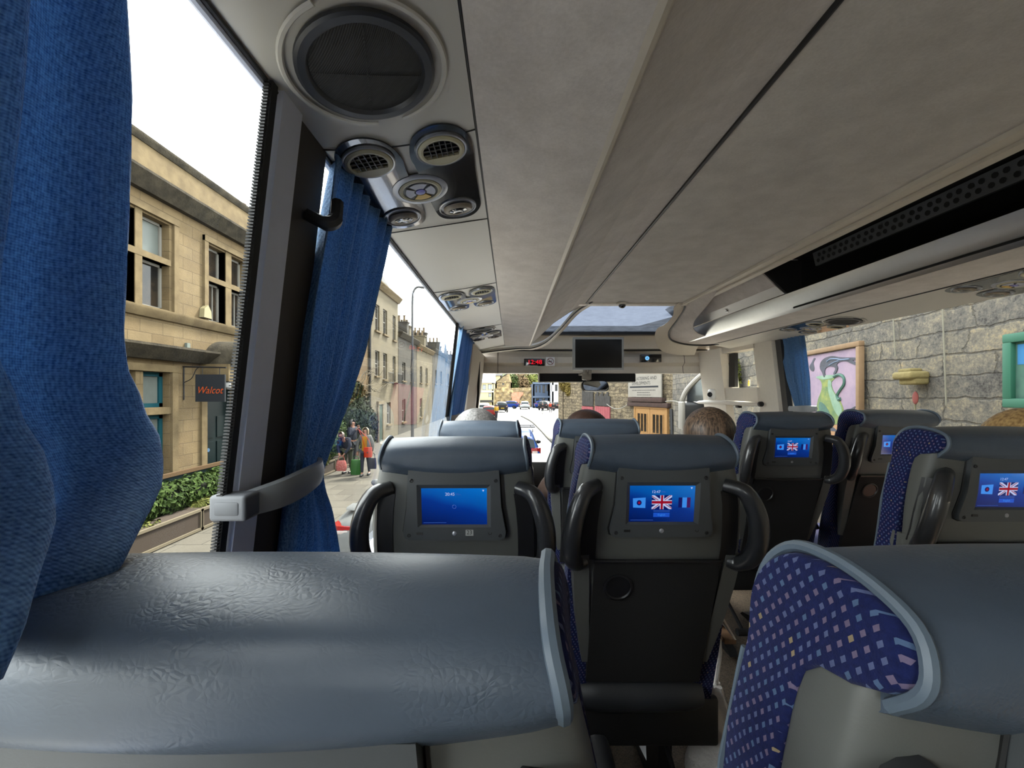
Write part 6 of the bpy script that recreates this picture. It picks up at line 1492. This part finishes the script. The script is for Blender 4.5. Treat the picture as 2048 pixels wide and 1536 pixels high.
    for side in (-1, 1):
        if gi:
            s_ = ex[gi[-1]]; m = MB(); m.ell((side*(W/2+0.06), s_[0]-0.05, s_[2]+0.06), (0.11, 0.07, 0.075), 12, 8); m.tube([(side*(W/2-0.08), s_[0], s_[2]), (side*(W/2+0.04), s_[0]-0.03, s_[2]+0.05)], 0.02, n=6); m.build('wing_mirror', TRIMB if not pipes else pm, t, local=True)
    if rack:
        m = MB(); z = max(s_[3] for s_ in st)
        for side in (-1, 1): m.tube(smooth_path([(side*W*0.36, 0.55, z-0.04), (side*W*0.36, 0.65, z+0.06), (side*W*0.36, 2.0, z+0.07), (side*W*0.36, 2.2, z-0.01)], 4), 0.022, n=6)
        for y in (0.9, 1.7): m.tube([(-W*0.42, y, z+0.10), (W*0.42, y, z+0.10)], 0.025, n=6)
        m.build('roof_rack', DARKM, t, local=True)
    if pipes:
        for side in (-1, 1):
            m = MB()
            R = []
            for y, s_ in ((-0.04, 1.0), (0.10, 1.0)): R.append(superell(side*0.52, 0, 0.13*s_, 0.055*s_, 3, 20, 0))
            m.loft([[(p[0], y, 0.30+p[1]) for p in R[0]] for y in (-0.03, 0.1)]); e_ = m.build('exhaust', CHROME, t, local=True)
            m = MB(); m.loft([[(side*0.52+(p[0]-side*0.52)*0.78, y, 0.30+p[1]*0.7) for p in R[0]] for y in (-0.035, 0.05)]); m.build('exhaust_bore', TRIMB, e_, local=True)
    if spoiler:
        y, z = spoiler; m = MB(); m.loft([[(x, y-0.16+0.1*abs(x/(W*0.42))**3, z), (x, y-0.12+0.1*abs(x/(W*0.42))**3, z+0.035), (x, y+0.25, z+0.03), (x, y+0.25, z)] for x in [W*0.42*(-1+2*i/12) for i in range(13)]]); m.build('spoiler', pm, t, local=True, smooth=50)
        m = MB()
        for k in range(5): m.box(-W*0.26, W*0.26, y+0.12+k*0.075, y+0.16+k*0.075, z+0.045+k*0.028, z+0.052+k*0.028)
        m.build('air_grille', TRIMB, t, local=True)
    m = MB(); m.loft([[(-W*0.40, st[0][0]-0.012, st[0][1]-0.03), (W*0.40, st[0][0]-0.012, st[0][1]-0.03), (W*0.40, st[0][0]-0.012, st[0][1]+0.10), (-W*0.40, st[0][0]-0.012, st[0][1]+0.10)], [(-W*0.42, st[0][0]+0.2, st[0][1]-0.03), (W*0.42, st[0][0]+0.2, st[0][1]-0.03), (W*0.42, st[0][0]+0.2, st[0][1]+0.10), (-W*0.42, st[0][0]+0.2, st[0][1]+0.10)]]); m.build('lower_bumper', TRIMB, t, local=True)
    return t
SPORT = [(0.0, 0.30, 0.62, 0.70, 0.86, 0.70), (0.10, 0.24, 0.74, 0.84, 0.95, 0.72), (0.45, 0.22, 0.82, 0.93, 1.0, 0.66), (1.0, 0.2, 0.86, 1.05, 1.0, 0.60), (1.55, 0.2, 0.87, 1.24, 0.99, 0.58), (2.1, 0.2, 0.87, 1.30, 0.97, 0.58), (2.6, 0.2, 0.86, 1.25, 0.96, 0.58), (3.15, 0.2, 0.84, 0.93, 0.96, 0.62), (3.8, 0.2, 0.74, 0.82, 0.95, 0.6), (4.3, 0.22, 0.6, 0.64, 0.85, 0.55), (4.45, 0.3, 0.5, 0.52, 0.7, 0.5)]
SUV = [(0.0, 0.42, 0.70, 0.80, 0.92, 0.80), (0.06, 0.36, 0.98, 1.08, 0.97, 0.78), (0.30, 0.32, 1.02, 1.44, 1.0, 0.74), (0.65, 0.3, 1.02, 1.60, 1.0, 0.72), (1.6, 0.3, 1.0, 1.64, 1.0, 0.73), (2.4, 0.3, 0.98, 1.56, 1.0, 0.73), (3.05, 0.3, 0.96, 1.08, 0.99, 0.74), (3.9, 0.32, 0.86, 0.94, 0.95, 0.7), (4.25, 0.36, 0.7, 0.74, 0.85, 0.65)]
HATCH = [(0.0, 0.40, 0.64, 0.74, 0.92, 0.78), (0.06, 0.34, 0.90, 0.98, 0.97, 0.76), (0.35, 0.28, 0.92, 1.34, 1.0, 0.70), (0.75, 0.26, 0.92, 1.46, 1.0, 0.69), (1.6, 0.26, 0.90, 1.48, 1.0, 0.70), (2.3, 0.26, 0.88, 1.38, 1.0, 0.70), (3.0, 0.26, 0.86, 0.96, 0.98, 0.7), (3.7, 0.28, 0.76, 0.84, 0.94, 0.66), (4.0, 0.32, 0.62, 0.66, 0.85, 0.6)]
SILVER = paint('silver_paint', (138, 140, 140)); BLUEC = paint('mid_blue_paint', (20, 70, 140)); WHITEC = paint('white_car_paint', (205, 208, 210)); BLACKC = paint('dark_car_paint', (40, 36, 36)); REDC = paint('red_car_paint', (150, 40, 36)); NAVYC = paint('deep_blue_paint', (34, 66, 150))
SOFT = mat('grey_soft_top_cloth', (70, 72, 72), 0.8)
car('silver sports car with red tail lights parked beside the coach on the left', (-1.98, 6.45, RD), 0.02, SILVER, SPORT, 1.85, (0.85, 3.3), 0.33, (0.56, 0.90, 0.60, 0.80, 0.06, 0.10), PLATEW, SOFT, False, True, (0.50, 0.95))
car('mid blue car with roof rack driving directly ahead of the coach', (0.08, 13.3, RD), 0.0, BLUEC, SUV, 1.82, (0.75, 3.4), 0.34, (0.58, 0.90, 0.82, 1.12, 0.06, 0.12), PLATEY, None, True)
def far_car(label, xpix, Y, rz, pm, st, plate=PLATEY, W=1.78, face_=0):
    return car(label, ((xpix-1022)/F*Y, Y, RD), rz, pm, st, W, (0.75, 3.2), 0.31, (0.55, 0.86, 0.78, 1.02, 0.06, 0.1), plate, group='cars in the distance')
far_car('white car facing away in the middle of the far junction', 1050, 74, 0.0, WHITEC, HATCH, PLATEW)
far_car('blue car behind the white car, at its left', 1037, 78, 1.4, NAVYC, HATCH)
far_car('blue car behind the white car, at its right', 1069, 80, -1.4, NAVYC, HATCH)
far_car('dark estate car beside the three distant walkers', 1085, 70, -0.35, BLACKC, SUV)
far_car('black hatchback behind the three distant walkers', 1108, 70, -0.9, BLACKC, HATCH)
far_car('dark car with yellow number plate beyond the person in yellow', 1005, 62, 0.12, BLACKC, SUV)
far_car('red and dark parked car left of the person in yellow', 978, 47, 0.05, REDC, HATCH)
far_car('white parked car by the left kerb ahead', 968, 53, 0.05, WHITEC, SUV)
far_car('pale parked car furthest left by the cream shops', 958, 60, 0.1, WHITEC, HATCH)

# ---------------------------------------------------------------- people in the street
def standing(label, x, y, rz, h, coat, legs, hairm, coat_len=0.0, lean=0.0, arms=None, hlen=0.0, head_fwd=0.0, step=0.12, top=None):
    """standing or walking person; local frame faces +y. arms: {side: (elbow, wrist)} local positions for a 1.7 m figure"""
    k = h/1.70
    t = thing('person', label, 'person', (x, y, PV), (0, 0, rz))
    L = lean
    j = {'pelvis': (0, 0, 0.93, (0.15, 0.115)), 'waist': (0, 0.10*L, 1.08, (0.135, 0.10)), 'chest': (0, 0.35*L, 1.28-0.05*L, (0.155, 0.11)), 'neck': (0, 0.60*L, 1.45-0.12*L, 0.05), 'head': (0, 0.72*L+head_fwd, 1.56-0.17*L, (0.072, 0.085)), 'crown': (0, 0.76*L+head_fwd, 1.63-0.18*L, (0.066, 0.078))}
    for s_, q in (('L', -1), ('R', 1)):
        j['shoulder'+s_] = (0.17*q, 0.45*L, 1.38-0.09*L, 0.06)
        e, w = (arms or {}).get(s_, ((0.23*q, 0.02+0.3*L, 1.12-0.05*L), (0.22*q, 0.10+0.3*L, 0.87-0.05*L)))
        j['elbow'+s_] = (*e, 0.046); j['wrist'+s_] = (*w, 0.030)
        d = (Vector(w)-Vector(e)).normalized(); p = Vector(w)+d*0.07; j['palm'+s_] = (*p, (0.038, 0.022))
        j['hip'+s_] = (0.085*q, 0, 0.86, 0.088); j['knee'+s_] = (0.095*q, step*q*0.6+0.02, 0.48, 0.060); j['ankle'+s_] = (0.095*q, step*q*1.0-0.02, 0.10, 0.042); j['toe'+s_] = (0.10*q, step*q+0.14, 0.045, 0.036)
    add_hands(j)
    j = {a: (b[0]*k, b[1]*k, b[2]*k, tuple(r*k for r in b[3]) if isinstance(b[3], tuple) else b[3]*k) for a, b in j.items()}
    skin_mesh('body', j, BODY_EDGES, SKIN, t)
    ck = ['pelvis', 'waist', 'chest']+[a+s_ for s_ in 'LR' for a in ('shoulder', 'elbow', 'wrist')]
    skin_mesh('coat', mul(j, ck, 1.42), [e for e in BODY_EDGES if e[0] in ck and e[1] in ck], coat, t)
    lk = ['pelvis']+[a+s_ for s_ in 'LR' for a in ('hip', 'knee', 'ankle')]
    skin_mesh('trousers', mul(j, lk, 1.16), [e for e in BODY_EDGES if e[0] in lk and e[1] in lk], legs, t)
    for s_, q in (('L', -1), ('R', 1)):
        a = j['ankle'+s_]; m = MB(); m.rbox(a[0]-0.045*k, a[0]+0.045*k, a[1]-0.07*k, a[1]+0.20*k, 0.0, 0.09*k, 0.03*k, 3); m.build('shoe', BLACKP, t, local=True)
    hc = Vector(j['head'][:3])+Vector((0, 0, 0.03*k))
    face(t, hc, (0, 1, 0), EYE_, k); hair_cap(t, hc, (0, 1, 0), hairm, s=k, length=hlen)
    if top:
        c = Vector(j['chest'][:3]); m = MB(); m.loft([[(-0.085*k, y_*k, z*k), (0.085*k, y_*k, z*k), (0.07*k, (y_-0.04)*k, z*k), (-0.07*k, (y_-0.04)*k, z*k)] for z, y_ in ((0.90, 0.160), (1.1, 0.155), (1.25, 0.155), (1.40, 0.10))]); m.build('top', top, t, local=True)
    return t, j, k
GREYQ = mat('grey_quilted_jacket', (112, 112, 112), 0.6, bump=(30, 0.5, 0.02)); MUST = mat('mustard_top', (196, 138, 28), 0.8); GREYT = mat('slate_trousers', (62, 66, 78), 0.85); NAVYJ = mat('navy_jacket', (34, 40, 62), 0.75); OLIVE = mat('patterned_olive_trousers', (84, 88, 62), 0.85, var=(30, 0.8, (50, 58, 40)))
H_FAIR = m_hair('fair_hair', (150, 125, 90), (196, 172, 128)); H_AUB = m_hair('auburn_grey_hair', (120, 92, 72), (165, 138, 112)); H_DARK = m_hair('dark_short_hair', (30, 25, 24), (56, 48, 44))
wx, wy = px(731, 950, 13.9).x, 13.9
t, j, k = standing('person with fair hair in grey quilted jacket and mustard top, walking with an orange bag', wx, wy, math.pi+0.1, 1.62, GREYQ, GREYT, H_FAIR, hlen=0.10, top=MUST,
    arms={'L': ((-0.27, 0.03, 1.10), (-0.25, 0.10, 0.86)), 'R': ((0.27, 0.0, 1.10), (0.26, 0.06, 0.84))})
def bag(name, label, loc, w, d, h, mm, strap, soft=0.3, group=None, rz=0.0):
    t = thing(name, label, 'bag', loc, (0, 0, rz), group)
    m = MB(); rings = []
    for i in range(8):
        q = i/7; z = h*q; s_ = 1-soft*abs(q-0.35)**1.5
        rings.append(superell(0, 0, w/2*s_, d/2*s_*(1 if q < 0.9 else 0.6), 3.2, 24, z))
    m.loft(rings); m.build('body', mm, t, local=True, smooth=50)
    m = MB()
    if strap == 'cross': m.tube(smooth_path([(-w*0.42, 0, h*0.9), (-w*0.5, -0.08, h+0.25), (-w*0.9, -0.20, h+0.62)], 5), 0.010, n=6); m.tube(smooth_path([(w*0.42, 0, h*0.9), (w*0.1, -0.1, h+0.3), (-w*0.9, -0.20, h+0.62)], 5), 0.010, n=6)
    else: m.tube(smooth_path([(-w*0.3, 0, h*0.95), (-w*0.22, 0, h+strap*0.8), (0, 0, h+strap), (w*0.22, 0, h+strap*0.8), (w*0.3, 0, h*0.95)], 5), 0.010, n=6)
    m.build('strap', mm, t, local=True)
    return t
ORANGE = mat('orange_red_bag_leather', (222, 62, 26), 0.45); REDPAT = mat('red_patterned_cloth', (196, 66, 62), 0.8, var=(28, 0.9, (220, 160, 150))); GREENB = mat('green_bag_plastic', (56, 120, 48), 0.5); NAVYB = mat('navy_bag_cloth', (38, 42, 62), 0.8)
t = bag('handbag', 'square orange-red shoulder bag worn by the person in the grey jacket', (wx+0.18, wy-0.27, PV+0.66), 0.27, 0.09, 0.33, ORANGE, 'cross', 0.1)
m = MB(); m.box(-0.13, 0.13, -0.055, -0.04, 0.17, 0.33); m.build('flap', ORANGE, t, local=True); m = MB(); m.box(-0.02, 0.02, -0.065, -0.05, 0.145, 0.19); m.build('clasp', DARKM, t, local=True)
bag('carrier_bag', 'dark navy carrier bag held low by the person in the grey jacket', (wx+0.27, wy-0.06, PV+0.24), 0.24, 0.10, 0.36, NAVYB, 0.17)
bx, by = px(696, 940, 14.3).x, 14.3
standing('person in navy coat bending over a red patterned bag', bx, by, math.pi-0.15, 1.56, NAVYJ, OLIVE, H_AUB, lean=0.55, hlen=0.03, head_fwd=0.08, step=0.05,
    arms={'L': ((-0.24, 0.30, 1.02), (-0.10, 0.42, 0.80)), 'R': ((0.24, 0.30, 1.02), (0.10, 0.42, 0.80))})
bag('shopping_bag', 'red patterned cloth bag held by the bending person', (bx-0.06, by-0.42, PV+0.17), 0.36, 0.20, 0.34, REDPAT, 0.16, 0.5)
bag('shopping_bag', 'green carrier bag standing between the two people', (px(712, 945, 14.1).x, 14.1, PV), 0.36, 0.22, 0.50, GREENB, 0.12, 0.2)
mx_, my_ = px(705, 900, 15.6).x, 15.6
standing('person in navy jacket standing by the ivy with a hand raised to the face', mx_, my_, -1.9, 1.78, NAVYJ, TROUSER, H_DARK, step=0.03,
    arms={'L': ((-0.25, 0.18, 1.16), (-0.06, 0.24, 1.42)), 'R': ((0.25, 0.10, 1.12), (0.10, 0.26, 1.36))})
YEL = mat('yellow_coat', (205, 160, 40), 0.7); REDJ = mat('orange_red_jacket', (190, 66, 40), 0.7); BLKJ = mat('black_jacket', (36, 38, 42), 0.7)
for lab, xp, Y, rz, c, l, hm in (('person in a yellow coat walking in the road ahead', 993, 46, 0.3, YEL, TROUSER, H_BROWN), ('left person of the three distant walkers, in dark clothes', 1085, 58, 0.2, BLKJ, TROUSER, H_DARK), ('person in orange-red jacket among the three distant walkers', 1101, 60, -0.3, REDJ, TROUSER, H_DARK), ('right person of the three distant walkers, in black and grey', 1107, 58, 0.1, BLKJ, GREYT, H_BROWN)):
    t, j, k = standing(lab, (xp-1022)/F*Y, Y, rz, 1.70, c, l, hm); t.location.z = RD

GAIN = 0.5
# ---------------------------------------------------------------- far end of the street
def front(name, label, cat, Y, pxl, pxr, ztop, mm, wins, zbase=RD, depth=10, roof=None, roofm=ROOFM, yaw=0, extra=None, frame=WINW, pane=PANE):
    """building whose front faces the coach; wins given in photo pixels (x0, x1, ytop, ybottom)"""
    x0, x1 = (pxl-1022)/F*Y, (pxr-1022)/F*Y
    t = thing(name, label, cat, ((x0+x1)/2, Y, RD))
    H_ = [((a-1022)/F*Y, (b-1022)/F*Y, (787-d)/F*Y, (787-c)/F*Y) for a, b, c, d in wins]
    m = MB(); m.holed(lambda u, v, d: (u, Y+d, v), [x0, x1], [zbase, ztop], H_, 0.2); m.box(x0, x1, Y+0.3, Y+depth, zbase, ztop-0.02)
    m.box(x0-0.001, x0+0.3, Y, Y+0.35, zbase, ztop); m.box(x1-0.3, x1+0.001, Y, Y+0.35, zbase, ztop)
    m.build('wall', mm, t, recalc=False)
    for a, b, c, d in H_:
        m = MB(); f = min(0.10, (b-a)*0.15)
        m.box(a, a+f, Y+0.12, Y+0.18, c, d); m.box(b-f, b, Y+0.12, Y+0.18, c, d); m.box(a, b, Y+0.12, Y+0.18, c, c+f); m.box(a, b, Y+0.12, Y+0.18, d-f, d); m.box((a+b)/2-f*.3, (a+b)/2+f*.3, Y+0.13, Y+0.17, c, d)
        w = m.build('window', frame, t); g = MB(); g.box(a, b, Y+0.17, Y+0.19, c, d); g.build('pane', pane, w)
    if roof:
        m = MB(); m.prism([(Y-0.3, ztop-0.02), (Y+depth*0.5, ztop+roof), (Y+depth, ztop)], 'x', x0-0.15, x1+0.15); m.build('roof', roofm, t)
    return t, x0, x1
CREAMW = mat('cream_painted_render', (186, 174, 136), 0.9, var=(2, 0.4, (170, 156, 120))); WHITEW = mat('white_painted_render', (180, 182, 184), 0.9); NAVYW = mat('blue_grey_painted_render', (70, 82, 100), 0.85)
PALER = mat('pale_sunlit_roof', (176, 178, 184), 0.6)
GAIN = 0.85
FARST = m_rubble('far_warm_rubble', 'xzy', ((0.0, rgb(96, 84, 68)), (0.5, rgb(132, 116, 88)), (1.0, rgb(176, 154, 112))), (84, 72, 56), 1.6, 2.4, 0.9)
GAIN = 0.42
t, x0, x1 = front('shop_terrace', 'cream shop terrace with pale roof at the far left of the road', 'building', 84, 940, 987, 2.2, CREAMW, [(946, 950, 771, 783), (956, 961, 770, 781), (965, 972, 769, 780), (976, 986, 768, 779), (977, 983, 786, 794)], roof=3.2, roofm=PALER, pane=mat('bright_pane', (176, 182, 188), 0.2))
m = MB(); m.box(x0, x1, 83.2, 84, -1.75, -1.35); m.build('shop_awning', mat('dark_shop_fascia', (58, 56, 54), 0.7), t)
m = MB(); m.box(x0, x1, 83.85, 84.02, 0.25, 0.55); m.build('string_course', WHITEW, t)
t, x0, x1 = front('stone_house', 'pale stone gabled house above the far retaining wall', 'building', 92, 991, 1024, 2.4, FARST, [(1004, 1008, 765, 770)])
m = MB(); m.prism([(x0, 2.38), (x1, 2.38), (x1-0.6, 4.6), (x0+1.9, 3.9)], 'y', 92, 100); m.build('gable', FARST, t)
m = MB(); m.prism([(x0-0.2, 2.4), (x0+1.9, 4.1), (x1-0.6, 4.8), (x1-0.6, 4.6), (x0+1.9, 3.9)], 'y', 91.8, 100.2); m.build('roof', ROOFM, t)
m = MB(); m.grid(lambda u, v: ((985-1022)/F*88+u*(1068-985)/F*88, 88+0.15*math.sin(40*u)*math.sin(17*v), RD+v*(2.9+1.0+0.35*u)), 60, 24)
m.box((985-1022)/F*88, (1068-1022)/F*88, 88.2, 89, RD, 1.1)
struct(m.build('stone_wall', FARST), 'far stone retaining wall across the end of the road', 'wall')
t = thing('wall_mural', 'orange and red painted patch on the far retaining wall', 'mural', ((1032-1022)/F*87.7, 87.7, -2.6))
m = MB(); m.prism(smooth2c([((1022-1022)/F*87.7, -2.7), ((1036-1022)/F*87.7, -2.75), ((1040-1022)/F*87.7, -1.0), ((1046-1022)/F*87.7, -0.2), ((1044-1022)/F*87.7, 0.25), ((1024-1022)/F*87.7, 0.1), ((1024-1022)/F*87.7, -1.4)], 4), 'y', 87.62, 87.72)
m.build('paint', m_wash('orange_mural_paint', (206, 120, 84), (206, 160, 130), 1.5), t)
t, x0, x1 = front('town_house', 'dark blue-grey painted house at the far end, beside the stone wall corner', 'building', 82, 1066, 1099, 2.0, NAVYW, [(1071, 1074, 772, 785), (1078, 1081, 771, 785), (1085, 1090, 770, 786), (1093, 1096, 770, 782), (1072, 1078, 796, 803), (1084, 1090, 795, 803)], frame=TRIMB)
m = MB(); m.box(x0-0.1, x1+0.1, 81.7, 82.1, 1.9, 2.25); m.box(x0-0.05, x1+0.05, 81.8, 82.05, -0.85, -0.5); m.build('cornice', mat('slate_blue_paint', (96, 108, 128), 0.8), t)
t, x0, x1 = front('town_house', 'white house far behind the three walkers, next to the blue-grey house', 'building', 78, 1104, 1130, 2.1, WHITEW, [(1103, 1107, 770, 783), (1110, 1115, 769, 782)], frame=TRIMB)
t, x0, x1 = front('town_house', 'grey roofed house high behind the cream shops', 'building', 105, 925, 1003, 4.6, CREAMW, [(972, 976, 752, 757), (988, 992, 752, 757)], roof=2.2)
DISTG = m_leaf('distant_green', (40, 60, 34), (104, 118, 70)); DISTB = m_leaf('bare_tree_brown', (108, 88, 66), (150, 128, 98)); DISTL = m_leaf('spring_green', (88, 104, 48), (150, 150, 84))
def tree(label, Y, xp, yp, r, mm, n=1500):
    x, z = (xp-1022)/F*Y, (787-yp)/F*Y
    t = thing('tree', label, 'tree', (x, Y, RD), group='hillside trees')
    m = MB()
    for c, q in (((x, Y, z), 1.0), ((x+r[0]*0.5, Y+0.4, z-r[2]*0.35), 0.7), ((x-r[0]*0.5, Y, z-r[2]*0.3), 0.72)): leaves(m, int(n*q/2.4), blob(c, (r[0]*q, r[1]*q, r[2]*q), 0.6), 0.30)
    m.build('crown', mm, t, smooth=0, recalc=False)
    m = MB(); m.tube([(x, Y, RD), (x+0.1, Y, z-r[2]*0.4), (x, Y, z+r[2]*0.5)], [0.4, 0.3, 0.1], n=8)
    for k in range(6): a = k*1.05; m.tube([(x, Y, z-r[2]*0.3), (x+r[0]*0.6*math.cos(a), Y+r[1]*0.6*math.sin(a), z+r[2]*0.4)], [0.14, 0.04], n=5)
    m.build('trunk', TWIG, t)
tree('dark evergreen tree beside the stone gable on the hill', 97, 1027, 764, (1.4, 1.4, 2.3), DISTG)
tree('brown bare tree in the middle of the hillside', 98, 1042, 760, (2.3, 2.0, 2.6), DISTB)
tree('green tree right of the bare tree on the hillside', 99, 1062, 759, (2.2, 2.0, 2.2), DISTL)
tree('bushy green tree behind the blue-grey house', 101, 1080, 757, (2.6, 2.0, 2.6), DISTG)
m = MB(); m.grid(lambda u, v: (-75+150*u, 112+60*v, RD+12*v*v+5*v+1.5*math.sin(9*u)*v), 40, 14)
struct(m.build('hillside', mat('hillside_green', (98, 104, 66), 0.95, var=(0.3, 0.7, (70, 76, 50)))), 'green hillside behind the far houses', 'hillside')
m = MB(); m.box(-90, 90, 128, 190, RD-0.6, RD-0.12); m.box(-90, -8.2, -30, 60, RD-0.6, RD-0.12)
struct(m.build('ground', mat('plain_ground', (120, 116, 108), 0.95)), 'ground under the far houses', 'ground')
t = thing('signal_post', 'thin dark post before the cream shops on the left of the road', 'post', ((955-1022)/F*56, 56, RD))
m = MB(); m.tube([((955-1022)/F*56, 56, RD), ((955-1022)/F*56, 56, 3.4)], 0.05, n=8); m.build('post', LEAD, t)
GAIN = 1.0; SPECG = 1.0
# ---------------------------------------------------------------- loose things in the coach
t = thing('leaflet', 'white leaflet sticking out beside the middle seat above the aisle', 'leaflet', (0.565, 1.12, -0.59))
LV = Vector((-0.028, 0.02, 0.03))
m = MB(); m.loft([[(0.552, 1.02, -0.585), (0.556, 1.02, -0.585), (0.60, 1.02, -0.655), (0.596, 1.02, -0.655)], [(0.552, 1.25, -0.582), (0.556, 1.25, -0.582), (0.65, 1.25, -0.665), (0.646, 1.25, -0.665)]]); m.v = [Vector(p)+LV for p in m.v]; m.build('cover', PAPER, t)
m = MB(); m.loft([[(0.575, 1.03, -0.66), (0.605, 1.03, -0.66), (0.605, 1.03, -0.672), (0.575, 1.03, -0.672)], [(0.60, 1.26, -0.668), (0.66, 1.26, -0.668), (0.66, 1.26, -0.684), (0.60, 1.26, -0.684)]]); m.v = [Vector(p)+LV for p in m.v]; m.build('pages', mat('brown_printed_pages', (120, 92, 70), 0.7), t)
tb = NT('clear_bag_film'); tb.b.inputs['Base Color'].default_value = rgb(225, 220, 216); tb.b.inputs['Roughness'].default_value = 0.3
_tr = tb.new('ShaderNodeBsdfTransparent'); _mx = tb.new('ShaderNodeMixShader'); _mx.inputs[0].default_value = 0.75
tb.link(_tr.outputs[0], _mx.inputs[1]); tb.link(tb.b.outputs[0], _mx.inputs[2]); tb.link(_mx.outputs[0], tb.out.inputs[0])
tb.bump(tb.noise(tb.coords(), 26, 4), 0.8, 0.02)
t = thing('plastic_bag', 'crumpled clear plastic bag hanging by the aisle beside the middle seat', 'bag', (0.595, 1.13, -1.15))
m = MB(); rings = []
for i in range(14):
    q = i/13; z = -0.80-0.36*q; w = 0.012+0.05*min(1, q*1.8); 
    rings.append([(0.565+w*math.cos(a)*(1+0.25*math.sin(5*a+9*q)), 1.13+w*1.6*math.sin(a)*(1+0.2*math.sin(4*a-7*q)), z) for a in [2*math.pi*k/22 for k in range(22)]])
m.loft(rings); m.build('film', tb.m, t, smooth=70)
m = MB(); m.tube([(0.565, 1.13, -0.80), (0.565, 1.11, -0.70), (0.565, 1.12, -0.615)], 0.006, n=6); m.build('loop', tb.m, t)
t = thing('seat_belt', 'pale seat belt strap lying beside the aisle seat', 'seat belt', (0.90, 1.3, -0.75))
m = MB(); P = smooth_path([(0.84, 1.28, -0.66), (0.87, 1.28, -0.69), (0.92, 1.28, -0.70), (0.955, 1.30, -0.68)], 5)
m.loft([[p+Vector((0, -0.02, 0.001)), p+Vector((0, 0.02, 0.001)), p+Vector((0, 0.02, -0.001)), p+Vector((0, -0.02, -0.001))] for p in P]); m.build('strap', PAPER, t)

# ---------------------------------------------------------------- lift everything so the road is z = 0
for o in list(sc.objects):
    if o.parent is None: o.location.z += EYE
